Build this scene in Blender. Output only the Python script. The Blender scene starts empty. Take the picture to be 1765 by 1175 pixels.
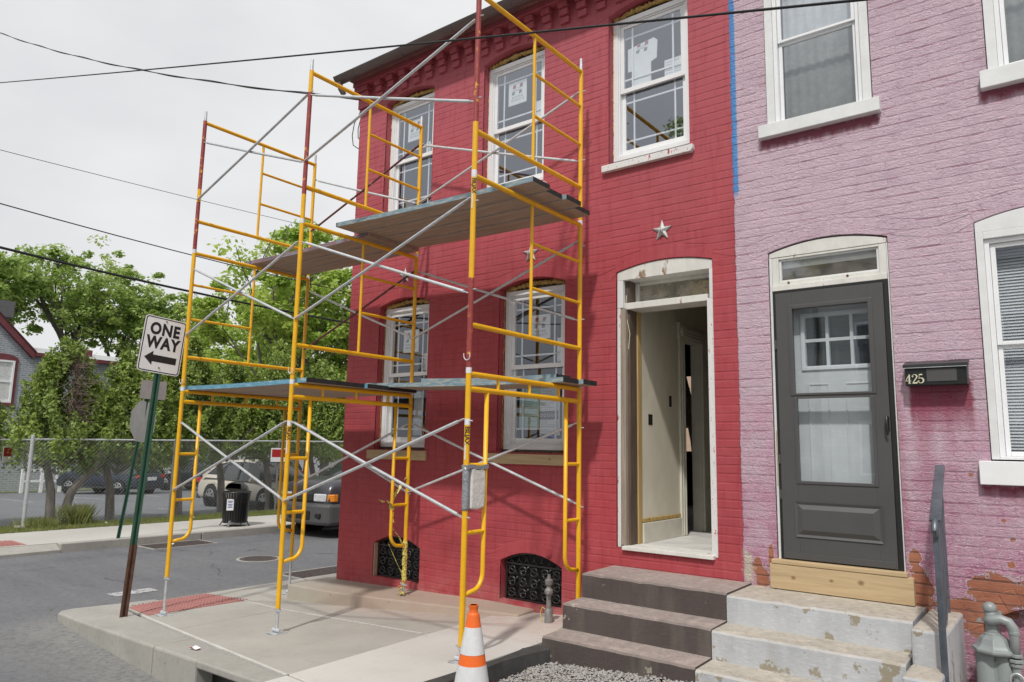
import bpy, math, random
import numpy as np
from mathutils import Vector, Matrix
R = math.radians
rnd = random.Random(7)
SC = bpy.context.scene
COL = SC.collection
# ---------------------------------------------------------------- camera
cam = bpy.data.cameras.new('camera'); camo = bpy.data.objects.new('camera', cam); COL.objects.link(camo)
YAW, PITCH, ROLL, FPX = R(37.72), R(8.34), R(1.10), 1257.0
cy_, sy_ = math.cos(YAW), math.sin(YAW)
fwd = Vector((-sy_ * math.cos(PITCH), cy_ * math.cos(PITCH), math.sin(PITCH)))
r0 = Vector((cy_, sy_, 0)); u0 = r0.cross(fwd)
rt = r0 * math.cos(ROLL) + u0 * math.sin(ROLL); up = -r0 * math.sin(ROLL) + u0 * math.cos(ROLL)
M = Matrix((rt, up, -fwd)).transposed().to_4x4(); M.translation = Vector((0, 0, 1.8))
camo.matrix_world = M
cam.sensor_width = 36.0; cam.lens = 36.0 * FPX / 1765.0; cam.clip_end = 900; cam.clip_start = 0.05
SC.camera = camo
# ---------------------------------------------------------------- light
LDIR = Vector((-.34, .94, -1.32)).normalized()
sun = bpy.data.lights.new('sun', 'SUN'); sun.energy = 2.75; sun.angle = R(2.8); sun.color = (1.0, .965, .91)
suno = bpy.data.objects.new('sun', sun); COL.objects.link(suno)
suno.rotation_euler = LDIR.to_track_quat('-Z', 'Y').to_euler(); suno.location = (3, -8, 14)
W = bpy.data.worlds.new('World'); SC.world = W; W.use_nodes = True
nt = W.node_tree; nt.nodes.clear()
sky = nt.nodes.new('ShaderNodeTexSky'); sky.sky_type = 'NISHITA'; sky.sun_disc = False
sky.sun_elevation = math.asin(-LDIR.z); sky.sun_rotation = math.atan2(-LDIR.x, -LDIR.y)
sky.air_density = 1.2; sky.dust_density = 6.0; sky.ozone_density = 1.0
hs = nt.nodes.new('ShaderNodeHueSaturation'); hs.inputs['Saturation'].default_value = .12
nt.links.new(sky.outputs[0], hs.inputs['Color'])
mx = nt.nodes.new('ShaderNodeMixRGB'); mx.inputs[0].default_value = .84
tcw = nt.nodes.new('ShaderNodeTexCoord'); nw = nt.nodes.new('ShaderNodeTexNoise'); nw.inputs['Scale'].default_value = 1.6; nw.inputs['Detail'].default_value = 5
mpw = nt.nodes.new('ShaderNodeMapping'); mpw.inputs['Scale'].default_value = (1, 1, 2.4)
nt.links.new(tcw.outputs['Generated'], mpw.inputs[0]); nt.links.new(mpw.outputs[0], nw.inputs['Vector'])
rw = nt.nodes.new('ShaderNodeValToRGB'); rw.color_ramp.elements[0].position = .36; rw.color_ramp.elements[1].position = .62
rw.color_ramp.elements[0].color = (7.9, 8.0, 8.3, 1); rw.color_ramp.elements[1].color = (10.0, 10.02, 10.08, 1)
nt.links.new(nw.outputs['Fac'], rw.inputs[0]); nt.links.new(hs.outputs[0], mx.inputs[1]); nt.links.new(rw.outputs[0], mx.inputs[2])
bg = nt.nodes.new('ShaderNodeBackground'); bg.inputs['Strength'].default_value = .1
ow = nt.nodes.new('ShaderNodeOutputWorld'); nt.links.new(mx.outputs[0], bg.inputs[0]); nt.links.new(bg.outputs[0], ow.inputs[0])
SC.view_settings.view_transform = 'Standard'; SC.view_settings.look = 'None'
SC.view_settings.exposure = 0.0; SC.view_settings.gamma = 1.0
try: SC.view_settings.use_curve_mapping = False
except Exception: pass
try:
    SC.cycles.max_bounces = 7; SC.cycles.transparent_max_bounces = 24
except Exception: pass

# ---------------------------------------------------------------- mesh helpers
class MB:
    def __init__(s): s.v = []; s.f = []; s.m = []
    def add(s, vs, fs, m=0):
        b = len(s.v); s.v += [tuple(v) for v in vs]
        for f in fs: s.f.append(tuple(b + i for i in f)); s.m.append(m)
    def box(s, x0, x1, y0, y1, z0, z1, m=0):
        s.add([(x0,y0,z0),(x1,y0,z0),(x1,y1,z0),(x0,y1,z0),(x0,y0,z1),(x1,y0,z1),(x1,y1,z1),(x0,y1,z1)],
              [(0,3,2,1),(4,5,6,7),(0,1,5,4),(1,2,6,5),(2,3,7,6),(3,0,4,7)], m)
    def quad(s, a, b, c, d, m=0): s.add([a, b, c, d], [(0, 1, 2, 3)], m)
    def bar(s, a, b, w, h, m=0, upv=(0,0,1)):      # rectangular bar from a to b
        a, b = Vector(a), Vector(b); d = (b - a).normalized(); u = Vector(upv)
        if abs(d.dot(u)) > .97: u = Vector((0, 1, 0))
        x = d.cross(u).normalized() * w / 2; y = x.cross(d).normalized() * h / 2
        s.add([a-x-y, a+x-y, a+x+y, a-x+y, b-x-y, b+x-y, b+x+y, b-x+y],
              [(0,3,2,1),(4,5,6,7),(0,1,5,4),(1,2,6,5),(2,3,7,6),(3,0,4,7)], m)
    def tube(s, pts, r, n=10, m=0, cap=True):
        pts = [Vector(p) for p in pts]; rs = r if isinstance(r, (list, tuple)) else [r] * len(pts)
        L = len(pts); T = []
        for i in range(L):
            t = (pts[min(i+1, L-1)] - pts[max(i-1, 0)]); T.append(t.normalized() if t.length > 1e-9 else Vector((0,0,1)))
        u = Vector((0,0,1)) if abs(T[0].z) < .9 else Vector((1,0,0))
        X = T[0].cross(u).normalized(); base = len(s.v); ms = m if isinstance(m, (list, tuple)) else [m] * L
        for i in range(L):
            X = (X - T[i] * X.dot(T[i])).normalized(); Y = T[i].cross(X)
            for k in range(n):
                a = 2 * math.pi * k / n; s.v.append(tuple(pts[i] + (X * math.cos(a) + Y * math.sin(a)) * rs[i]))
        for i in range(L - 1):
            for k in range(n):
                k2 = (k + 1) % n
                s.f.append((base+i*n+k, base+i*n+k2, base+(i+1)*n+k2, base+(i+1)*n+k)); s.m.append(ms[i])
        if cap:
            s.f.append(tuple(base + k for k in range(n))[::-1]); s.m.append(ms[0])
            s.f.append(tuple(base + (L-1)*n + k for k in range(n))); s.m.append(ms[-1])
    def cyl(s, c, r, h, n=20, m=0, r2=None, axis='z'):
        c = Vector(c); ax = {'x': Vector((1,0,0)), 'y': Vector((0,1,0)), 'z': Vector((0,0,1))}[axis]
        s.tube([c, c + ax * h], [r, r if r2 is None else r2], n, m)
    def lathe(s, c, prof, n=24, m=0):
        c = Vector(c); s.tube([c + Vector((0, 0, z)) for r, z in prof], [max(r, 1e-4) for r, z in prof], n, m)
    def prism(s, poly, a, b, axis='y', m=0):       # poly of 2D points extruded from a to b along axis
        def P(p, t):
            return {'y': (p[0], t, p[1]), 'x': (t, p[0], p[1]), 'z': (p[0], p[1], t)}[axis]
        n = len(poly); vs = [P(p, a) for p in poly] + [P(p, b) for p in poly]
        fs = [tuple(range(n)), tuple(range(2*n-1, n-1, -1))] + [(i, i+n, (i+1) % n + n, (i+1) % n) for i in range(n)]
        s.add(vs, fs, m)
    def slab(s, poly, zf, t, m=0):                 # ground slab following zf(x, y)
        n = len(poly); vs = [(x, y, zf(x, y)) for x, y in poly] + [(x, y, zf(x, y) - t) for x, y in poly]
        s.add(vs, [tuple(range(n)), tuple(range(2*n-1, n-1, -1))] + [(i, i+n, (i+1) % n + n, (i+1) % n) for i in range(n)], m)
    def xf(s, Mx):
        s.v = [tuple(Mx @ Vector(v)) for v in s.v]; return s
    def build(s, name, mats, parent=None, smooth=False, bevel=0, label=None, cat=None, kind=None, group=None):
        me = bpy.data.meshes.new(name); me.from_pydata(s.v, [], s.f)
        if not isinstance(mats, (list, tuple)): mats = [mats]
        for mt in mats: me.materials.append(mt)
        if len(mats) > 1: me.polygons.foreach_set('material_index', s.m)
        me.validate(); me.update()
        import bmesh
        if len(s.f) < 20000:
            bm = bmesh.new(); bm.from_mesh(me); bmesh.ops.recalc_face_normals(bm, faces=bm.faces); bm.to_mesh(me); bm.free()
        o = bpy.data.objects.new(name, me); COL.objects.link(o)
        if smooth:
            me.polygons.foreach_set('use_smooth', [True] * len(me.polygons))
            if smooth != 'all':
                try: me.set_sharp_from_angle(angle=R(38))
                except Exception: pass
        if bevel:
            b = o.modifiers.new('bevel', 'BEVEL'); b.width = bevel; b.segments = 2; b.limit_method = 'ANGLE'; b.angle_limit = R(40)
        adopt(o, parent); tag(o, label, cat, kind, group)
        return o
def adopt(o, parent):
    if parent is None: return
    o.parent = parent
    m = Matrix.Identity(4); p = parent; chain = []
    while p is not None: chain.append(p); p = p.parent
    for q in reversed(chain): m = m @ q.matrix_parent_inverse @ q.matrix_basis
    o.matrix_parent_inverse = m.inverted()
def tag(o, label=None, cat=None, kind=None, group=None):
    if label: o['label'] = label
    if cat: o['category'] = cat
    if kind: o['kind'] = kind
    if group: o['group'] = group
def thing(name, loc, label, cat, group=None):
    o = bpy.data.objects.new(name, None); COL.objects.link(o); o.location = loc; o.empty_display_size = .1
    tag(o, label, cat, None, group); return o
def copy_tree(o, parent=None):
    c = o.copy(); COL.objects.link(c)
    if parent is not None: c.parent = parent
    for ch in [x for x in COL.objects if x.parent == o]: copy_tree(ch, c)
    return c
_kids = {}
def text_mb(txt, size, font_extrude=.001, align='CENTER', bold=0, spacing=1.0):
    cu = bpy.data.curves.new('t', 'FONT'); cu.body = txt; cu.size = size; cu.extrude = font_extrude; cu.align_x = align; cu.align_y = 'CENTER'
    cu.resolution_u = 3; cu.offset = bold; cu.space_character = spacing
    o = bpy.data.objects.new('t', cu); COL.objects.link(o); bpy.context.view_layer.update()
    dg = bpy.context.evaluated_depsgraph_get(); me = bpy.data.meshes.new_from_object(o.evaluated_get(dg))
    mb = MB(); mb.v = [tuple(v.co) for v in me.vertices]; mb.f = [tuple(p.vertices) for p in me.polygons]; mb.m = [0] * len(mb.f)
    bpy.data.objects.remove(o); bpy.data.curves.remove(cu); bpy.data.meshes.remove(me); return mb
FACE = Matrix(((1,0,0,0),(0,0,-1,0),(0,1,0,0),(0,0,0,1)))     # xy text -> stands in xz plane, facing -y

# ---------------------------------------------------------------- materials
def nodes(name):
    m = bpy.data.materials.new(name); m.use_nodes = True; t = m.node_tree
    return m, t, t.nodes['Principled BSDF']
class NB:                                            # small node builder
    def __init__(s, t): s.t = t
    def n(s, ty, **kw):
        x = s.t.nodes.new(ty)
        for k, v in kw.items(): setattr(x, k, v)
        return x
    def L(s, a, b): s.t.links.new(a, b)
    def val(s, x, sock):
        if hasattr(x, 'is_output') or hasattr(x, 'links'): s.L(x, sock)
        else: sock.default_value = x
    def math(s, op, a, b=None, c=None, clamp=False):
        x = s.n('ShaderNodeMath', operation=op); x.use_clamp = clamp
        for i, q in enumerate((a, b, c)):
            if q is not None: s.val(q, x.inputs[i])
        return x.outputs[0]
    def mix(s, f, a, b, mode='MIX'):
        x = s.n('ShaderNodeMixRGB', blend_type=mode); s.val(f, x.inputs[0])
        for i, q in ((1, a), (2, b)):
            if isinstance(q, (tuple, list)): x.inputs[i].default_value = (q[0], q[1], q[2], 1)
            else: s.L(q, x.inputs[i])
        return x.outputs[0]
    def noise(s, vec, scale, detail=4, rough=.55, dist=0):
        x = s.n('ShaderNodeTexNoise'); x.inputs['Scale'].default_value = scale; x.inputs['Detail'].default_value = detail
        x.inputs['Roughness'].default_value = rough; x.inputs['Distortion'].default_value = dist
        if vec is not None: s.L(vec, x.inputs['Vector'])
        return x.outputs['Fac']
    def ramp(s, f, a, b):
        x = s.n('ShaderNodeMapRange'); x.inputs['From Min'].default_value = a; x.inputs['From Max'].default_value = b
        s.L(f, x.inputs['Value']); return x.outputs[0]
    def pos(s): return s.n('ShaderNodeNewGeometry').outputs['Position']
    def obj(s): return s.n('ShaderNodeTexCoord').outputs['Object']
    def mapping(s, v, sc=(1,1,1), rot=(0,0,0)):
        x = s.n('ShaderNodeMapping'); x.inputs['Scale'].default_value = sc; x.inputs['Rotation'].default_value = rot; s.L(v, x.inputs[0]); return x.outputs[0]
    def xyz(s, v):
        x = s.n('ShaderNodeSeparateXYZ'); s.L(v, x.inputs[0]); return x.outputs
    def bump(s, h, strength, dist, bsdf, prev=None):
        x = s.n('ShaderNodeBump'); x.inputs['Strength'].default_value = strength; x.inputs['Distance'].default_value = dist
        s.L(h, x.inputs['Height'])
        if prev is not None: s.L(prev, x.inputs['Normal'])
        if bsdf is not None: s.L(x.outputs[0], bsdf.inputs['Normal'])
        return x.outputs[0]
def mat(name, col, rough=.6, metal=0, var=.18, scale=6, bump=.15, bscale=80, stretch=(1,1,1), col2=None, c2t=(.55,.75), bdist=.004, spec=.5, space='pos'):
    m, t, b = nodes(name); q = NB(t); P = q.pos() if space == 'pos' else q.obj(); v = q.mapping(P, stretch)
    n1 = q.noise(v, scale, 6, .6); n2 = q.noise(v, scale * 5.3, 4)
    dark = tuple(c * (1 - var) for c in col); lite = tuple(min(1, c * (1 + var)) for c in col)
    c = q.mix(q.ramp(n1, .3, .7), dark, lite); c = q.mix(q.math('MULTIPLY', q.ramp(n2, .35, .7), .35), c, dark)
    if col2 is not None: c = q.mix(q.ramp(n1, *c2t), c, col2)
    q.L(c, b.inputs['Base Color']); b.inputs['Roughness'].default_value = rough; b.inputs['Metallic'].default_value = metal
    try: b.inputs['Specular IOR Level'].default_value = spec
    except Exception: pass
    if bump: q.bump(q.noise(v, bscale, 5), bump, bdist, b)
    return m
def wood(name, col, dark, axis='x', rough=.75, rings=26, bump=.35, knots=False):
    m, t, b = nodes(name); q = NB(t); P = q.obj()
    st = {'x': (1.2, 22, 22), 'y': (22, 1.2, 22), 'z': (22, 22, 1.2)}[axis]
    v = q.mapping(P, st); n = q.noise(v, 2.2, 7, .65, .6); n2 = q.noise(q.mapping(P, tuple(s * .22 for s in st)), 3, 3)
    c = q.mix(q.ramp(n, .32, .68), dark, col); c = q.mix(q.math('MULTIPLY', q.ramp(n2, .45, .8), .5), c, tuple(d * .8 for d in dark))
    if knots:
        X, Y, Z = q.xyz(q.pos()); k = None
        for kx, kz, kr in ((-1.77, .875, .016), (-1.50, .885, .013), (-1.30, .895, .020), (-4.02, 1.70, .012), (-5.95, 1.69, .012)):
            dx, dz = q.math('DIVIDE', q.math('SUBTRACT', X, kx), kr * 1.3), q.math('DIVIDE', q.math('SUBTRACT', Z, kz), kr)
            d = q.math('ADD', q.math('ADD', q.math('MULTIPLY', dx, dx), q.math('MULTIPLY', dz, dz)), q.math('MULTIPLY', n, .6)); d = q.ramp(d, 1.5, .4); k = d if k is None else q.math('MAXIMUM', k, d)
        c = q.mix(q.math('MULTIPLY', k, .85), c, (.20, .10, .045))
    q.L(c, b.inputs['Base Color']); b.inputs['Roughness'].default_value = rough
    q.bump(n, bump, .003, b); return m
def glass(name, tint=(.9,.93,.95), refl=.16, rough=0.0, dirt=.0):
    m = bpy.data.materials.new(name); m.use_nodes = True; t = m.node_tree; t.nodes.clear(); q = NB(t)
    o = q.n('ShaderNodeOutputMaterial'); tr = q.n('ShaderNodeBsdfTransparent'); tr.inputs[0].default_value = (*tint, 1)
    gl = q.n('ShaderNodeBsdfGlossy'); gl.inputs['Roughness'].default_value = rough; gl.inputs['Color'].default_value = (.86, .91, 1.0, 1)
    ge = q.n('ShaderNodeNewGeometry'); dt = q.n('ShaderNodeVectorMath', operation='DOT_PRODUCT'); q.L(ge.outputs['Normal'], dt.inputs[0]); q.L(ge.outputs['Incoming'], dt.inputs[1])
    cs_ = q.math('ABSOLUTE', dt.outputs['Value']); f = q.math('ADD', q.math('MULTIPLY', q.math('POWER', q.math('SUBTRACT', 1.0, cs_), 4.0), .8), .05 + refl, clamp=True)
    bm = q.n('ShaderNodeBump'); bm.inputs['Strength'].default_value = .06; bm.inputs['Distance'].default_value = .01
    q.L(q.noise(q.pos(), 2.2, 1), bm.inputs['Height']); q.L(bm.outputs[0], gl.inputs['Normal'])
    mx = q.n('ShaderNodeMixShader'); q.L(f, mx.inputs[0]); q.L(tr.outputs[0], mx.inputs[1]); q.L(gl.outputs[0], mx.inputs[2])
    last = mx.outputs[0]
    if dirt:
        df = q.n('ShaderNodeBsdfDiffuse'); df.inputs[0].default_value = (.52, .47, .38, 1)
        m2 = q.n('ShaderNodeMixShader'); q.L(q.math('MULTIPLY', q.ramp(q.noise(q.pos(), 9, 5), .2, .8), dirt), m2.inputs[0])
        q.L(last, m2.inputs[1]); q.L(df.outputs[0], m2.inputs[2]); last = m2.outputs[0]
    q.L(last, o.inputs[0]); return m
def wall_paint():
    m, t, b = nodes('painted_brick'); q = NB(t); P = q.pos(); X, Y, Z = q.xyz(P)
    fl = q.mapping(P, (1, 1, 2.2))
    def sub(a, c): return q.math('SUBTRACT', a, c)
    n_big = q.noise(P, .9, 4); n_mid = q.noise(P, 5, 6, .65); n_fine = q.noise(fl, 34, 6, .7); n_edge = q.noise(P, 14, 5, .7)
    n_str = q.noise(q.mapping(P, (7, 7, .7)), 3, 4)
    # red paint: patchy second coat, chalky and paler towards the top
    red = q.mix(q.ramp(n_big, .35, .65), (.405, .056, .068), (.345, .058, .070))
    red = q.mix(q.math('MULTIPLY', q.ramp(n_mid, .45, .75), .5), red, (.45, .095, .11))
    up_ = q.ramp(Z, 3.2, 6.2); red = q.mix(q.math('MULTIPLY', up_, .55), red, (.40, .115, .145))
    red = q.mix(q.math('MULTIPLY', q.ramp(n_str, .50, .72), .42), red, (.27, .025, .04))
    # lilac paint with the older magenta coat showing through
    pur = q.mix(q.ramp(n_mid, .3, .72), (.54, .395, .472), (.68, .525, .60))
    low = q.ramp(Z, 3.3, .9)
    pk = q.math('MULTIPLY', q.ramp(q.math('ADD', n_mid, q.math('MULTIPLY', low, .28)), .52, .82), q.math('ADD', .25, q.math('MULTIPLY', low, .75)))
    pur = q.mix(q.math('MULTIPLY', pk, .8, clamp=True), pur, (.40, .11, .22))
    pur = q.mix(q.math('MULTIPLY', q.ramp(n_fine, .55, .78), .35), pur, (.36, .15, .225))
    pur = q.mix(q.math('MULTIPLY', q.math('MULTIPLY', q.ramp(q.noise(fl, 60, 5, .75), .52, .62), q.math('ADD', .12, low)), .5, clamp=True), pur, (.74, .66, .70))
    def boxmask(x0, x1, z0, z1, soft_x, soft_z0, soft_z1, wob=.06):
        nx = q.math('ADD', X, q.math('MULTIPLY', sub(n_edge, .5), wob)); nz = q.math('ADD', Z, q.math('MULTIPLY', sub(n_str, .5), wob * 2))
        a = q.math('MULTIPLY', q.ramp(nx, x0 - soft_x, x0 + soft_x), q.ramp(nx, x1 + soft_x, x1 - soft_x))
        c = q.math('MULTIPLY', q.ramp(nz, z0 - soft_z0, z0 + soft_z0), q.ramp(nz, z1 + soft_z1, z1 - soft_z1))
        return q.math('MULTIPLY', a, c, clamp=True)
    for bx in ((-.93, -.545, 2.05, 2.32, .012, .10, .02), (-1.93, -1.03, 4.30, 4.40, .01, .03, .02), (-.37, .5, 4.28, 4.38, .01, .03, .02), (-.53, .5, 1.55, 1.62, .01, .04, .02)):
        pur = q.mix(q.math('MULTIPLY', boxmask(*bx), .85), pur, (.235, .014, .046))
    for x0, x1, z0 in ((-.9, -.8, 1.75), (-.72, -.68, 1.85), (-1.04, -.99, .95)):
        pur = q.mix(q.math('MULTIPLY', boxmask(x0, x1, z0, 2.3, .03, .2, .1), .45), pur, (.33, .05, .11))
    # the paint line between the houses
    xb = q.math('ADD', X, q.math('MULTIPLY', sub(q.noise(q.mapping(P, (1, 1, 3)), 5, 4, .7), .5), .035))
    isp = q.ramp(xb, -2.172, -2.164)
    col = q.mix(isp, red, pur)
    blue = q.math('MULTIPLY', q.math('MULTIPLY', q.ramp(xb, -2.176, -2.170), q.ramp(q.math('ADD', X, q.math('MULTIPLY', sub(n_edge, .5), .03)), -2.122, -2.132)), q.ramp(Z, 3.93, 4.0))
    col = q.mix(blue, col, (.10, .29, .62))
    # bare brick where the paint has come away
    spots = [(-.48, .93, .17, .11), (-.62, .80, .25, .065), (-.93, .86, .07, .20), (-.96, 1.1, .04, .06), (-2.02, .83, .05, .09), (-2.06, .92, .045, .06), (-.60, .68, .10, .05),
             (-.425, 1.39, .014, .012), (-.385, 1.27, .016, .014), (-.40, 1.11, .02, .022), (-.59, 1.68, .012, .010), (-1.95, 1.0, .02, .1)]
    msk = None
    for sx, sz, rx, rz in spots:
        dx = q.math('DIVIDE', sub(X, sx), rx); dz = q.math('DIVIDE', sub(Z, sz), rz)
        d = q.math('SQRT', q.math('ADD', q.math('MULTIPLY', dx, dx), q.math('MULTIPLY', dz, dz)))
        msk = d if msk is None else q.math('MINIMUM', msk, d)
    dd = q.math('ADD', msk, q.math('ADD', q.math('MULTIPLY', sub(n_edge, .5), 1.5), q.math('MULTIPLY', sub(q.noise(P, 48, 4, .7), .5), .8)))
    msk = q.math('MULTIPLY', q.ramp(dd, 1.03, .995), isp); rim = q.math('MULTIPLY', q.math('MULTIPLY', q.ramp(dd, 1.13, 1.10), isp), .75)
    # cracked paint and shadow lines, both coloured into the bed joints
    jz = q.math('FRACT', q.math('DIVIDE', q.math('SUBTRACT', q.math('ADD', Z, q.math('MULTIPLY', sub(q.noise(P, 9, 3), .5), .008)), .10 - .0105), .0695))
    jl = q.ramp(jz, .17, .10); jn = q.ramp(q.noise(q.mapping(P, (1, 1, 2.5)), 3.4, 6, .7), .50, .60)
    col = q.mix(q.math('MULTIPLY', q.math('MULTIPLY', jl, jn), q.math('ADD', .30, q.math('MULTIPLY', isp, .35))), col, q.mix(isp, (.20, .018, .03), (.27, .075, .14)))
    col = q.mix(rim, col, (.60, .50, .52))
    brick = q.mix(q.ramp(n_mid, .3, .7), (.42, .175, .10), (.27, .095, .06))
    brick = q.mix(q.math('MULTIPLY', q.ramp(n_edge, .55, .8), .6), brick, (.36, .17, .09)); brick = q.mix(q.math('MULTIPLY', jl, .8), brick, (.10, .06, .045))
    col = q.mix(msk, col, brick)
    # pale old limewash next to the corner of the step
    lw = q.math('MULTIPLY', boxmask(-2.165, -2.09, .80, 1.02, .015, .02, .02, .12), .85); col = q.mix(lw, col, (.56, .52, .42))
    # dust at the foot of the red wall
    foot = q.math('MULTIPLY', q.math('MULTIPLY', q.ramp(q.math('SUBTRACT', Z, q.math('MULTIPLY', q.math('ADD', X, 6.8), .07)), .42, .12), q.ramp(n_mid, .4, .62)), .35)
    col = q.mix(foot, col, (.42, .25, .22))
    q.L(col, b.inputs['Base Color'])
    q.L(q.math('ADD', .52, q.math('MULTIPLY', n_mid, .25)), b.inputs['Roughness'])
    try: b.inputs['Specular IOR Level'].default_value = .35
    except Exception: pass
    # relief: smooth brushed coat on the red house, thick cracked coat on the lilac one
    vo = q.n('ShaderNodeTexVoronoi', feature='DISTANCE_TO_EDGE'); vo.inputs['Scale'].default_value = 15
    wv = q.n('ShaderNodeVectorMath', operation='ADD'); dn = q.n('ShaderNodeTexNoise'); dn.inputs['Scale'].default_value = 16; dn.inputs['Detail'].default_value = 5
    q.L(P, dn.inputs['Vector']); sc = q.n('ShaderNodeVectorMath', operation='SCALE'); sc.inputs['Scale'].default_value = .16; q.L(dn.outputs['Color'], sc.inputs[0])
    q.L(q.mapping(P, (1, 1, 1.9)), wv.inputs[0]); q.L(sc.outputs[0], wv.inputs[1]); q.L(wv.outputs[0], vo.inputs['Vector'])
    crk = q.ramp(vo.outputs['Distance'], 0, .055); crk = q.math('MULTIPLY', crk, q.math('MULTIPLY', isp, .9))
    flake = q.noise(fl, 26, 8, .68, 1.2)
    h = q.math('ADD', q.math('MULTIPLY', flake, q.math('ADD', .18, q.math('MULTIPLY', isp, 2.1))), q.math('MULTIPLY', crk, .38))
    h = q.math('ADD', h, q.math('MULTIPLY', q.noise(P, 120, 4), .12))
    h = q.math('SUBTRACT', q.math('MULTIPLY', h, q.math('SUBTRACT', 1.0, q.math('MULTIPLY', msk, .75))), q.math('MULTIPLY', msk, .35))
    q.bump(h, .75, .011, b)
    return m
MAT = {}
def mk(): 
    m = MAT
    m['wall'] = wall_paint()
    m['yellow'] = mat('yellow_enamel', (.80, .43, .010), .34, 0, .07, 14, .12, 160, col2=(.52, .19, .02), c2t=(.70, .78))
    m['redold'] = mat('old_red_enamel', (.30, .045, .042), .55, 0, .25, 18, .2, 160, col2=(.66, .34, .02), c2t=(.60, .64))
    m['steel'] = mat('galvanised_steel', (.60, .62, .64), .42, .55, .16, 20, .15, 180)
    m['braceg'] = mat('brace_steel', (.60, .62, .64), .45, .35, .14, 16, .2, 200, col2=(.30, .10, .09), c2t=(.70, .74))
    m['bracer'] = mat('brace_old_red', (.16, .045, .045), .55, .2, .3, 16, .2, 200, col2=(.45, .44, .44), c2t=(.62, .68))
    m['pinwhite'] = mat('white_sticker', (.72, .72, .74), .5, 0, .1, 30, 0)
    m['black'] = mat('black_iron', (.012, .012, .014), .30, .1, .3, 20, .2, 120, spec=.8)
    m['blackpaint'] = mat('black_plank_end', (.022, .021, .022), .75, 0, .5, 20, .35, 90, col2=(.10, .09, .08), c2t=(.62, .8))
    m['blue'] = mat('blue_plank_edge', (.13, .32, .44), .65, 0, .3, 9, .3, 90, (1, 6, 6), col2=(.48, .46, .40), c2t=(.60, .70))
    m['plankwood'] = wood('scaffold_plank_wood', (.47, .38, .29), (.28, .215, .165), 'x')
    m['newwood'] = wood('fresh_pine', (.56, .425, .25), (.43, .31, .175), 'x', .7, knots=True, bump=.15)
    m['white'] = mat('white_vinyl', (.78, .79, .80), .35, 0, .04, 6, .03, 60)
    m['whitewood'] = mat('white_painted_wood', (.68, .69, .69), .5, 0, .08, 7, .12, 60)
    m['peel'] = mat('peeling_white_paint', (.66, .65, .61), .7, 0, .12, 9, .6, 40, (1, 1, .35), col2=(.25, .16, .10), c2t=(.62, .68), bdist=.006)
    m['peelred'] = mat('white_trim_with_red_smears', (.68, .67, .66), .7, 0, .1, 42, .6, 40, (1, 1, .3), col2=(.40, .05, .06), c2t=(.60, .66), bdist=.006)
    m['rawwood'] = wood('weathered_jamb', (.40, .335, .27), (.22, .18, .14), 'z')
    m['darkwood'] = wood('dark_jamb', (.15, .105, .075), (.05, .035, .028), 'z')
    m['yelwood'] = wood('yellow_pine_strip', (.52, .36, .15), (.36, .23, .09), 'z')
    m['glass'] = glass('window_glass', refl=.20)
    m['glasslow'] = glass('ground_floor_glass', refl=.08)
    m['glassst'] = glass('storm_door_glass', refl=.10)
    m['glassold'] = glass('dusty_transom_glass', refl=.05, dirt=.8, rough=.08)
    m['glassdust'] = glass('lightly_dusty_glass', refl=.12, dirt=.3, rough=.03)
    m['bluedull'] = mat('faded_blue_plank_edge', (.20, .30, .355), .75, 0, .3, 9, .3, 90, (1, 6, 6), col2=(.40, .37, .31), c2t=(.50, .62))
    m['foam'] = mat('expanding_foam', (.55, .37, .12), .8, 0, .4, 22, 1.0, 50, col2=(.16, .06, .03), c2t=(.58, .66), bdist=.02)
    m['plaster'] = mat('old_plaster', (.66, .62, .51), .85, 0, .12, 2.2, .25, 18, (1, 1, .5), col2=(.54, .48, .35), c2t=(.6, .85))
    m['floor'] = mat('dusty_floor', (.56, .55, .53), .8, 0, .18, 4, .2, 40)
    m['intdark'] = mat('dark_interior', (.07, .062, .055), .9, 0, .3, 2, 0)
    m['intwall'] = mat('upper_room_wall', (.30, .30, .31), .9, 0, .15, 1, 0)
    m['casing'] = mat('cream_casing', (.62, .60, .52), .6, 0, .10, 6, .1, 60)
    m['card'] = mat('white_paper', (.74, .76, .75), .7, 0, .04, 5, 0)
    m['greenpaper'] = mat('green_paper', (.45, .62, .55), .7, 0, .05, 5, 0)
    m['txtgrey'] = mat('print_grey', (.16, .18, .19), .7, 0, .1, 5, 0)
    m['txtred'] = mat('print_red', (.30, .05, .06), .7, 0, .1, 5, 0)
    m['bluetape'] = mat('blue_tape', (.06, .14, .42), .6, 0, .1, 5, 0)
    m['storm'] = mat('charcoal_door_paint', (.078, .077, .077), .42, 0, .08, 3, .05, 60)
    m['seal'] = mat('black_rubber', (.01, .01, .011), .6, 0, .1, 10, 0)
    m['bag'] = mat('dark_bronze_box', (.030, .034, .034), .35, .3, .2, 10, .1, 60)
    m['cream'] = mat('cream_numerals', (.70, .66, .48), .5, 0, .1, 20, 0)
    m['gutter'] = mat('old_gutter_metal', (.17, .14, .135), .5, .4, .2, 4, .15, 40, (.5, 2, 2), col2=(.25, .23, .225), c2t=(.55, .8))
    m['soffit'] = mat('soffit_board', (.20, .085, .085), .8, 0, .3, 5, .3, 40)
    m['star'] = mat('grey_star_iron', (.46, .47, .46), .5, .3, .12, 20, .2, 80)
    m['rust'] = mat('rusty_iron', (.16, .07, .045), .8, .2, .4, 20, .4, 80)
    m['asphalt'] = None
    m['grey'] = mat('meter_grey_paint', (.27, .30, .30), .42, .1, .10, 9, .12, 60)
    m['greyd'] = mat('dull_grey_pipe', (.24, .23, .22), .6, .3, .25, 20, .3, 80)
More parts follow.
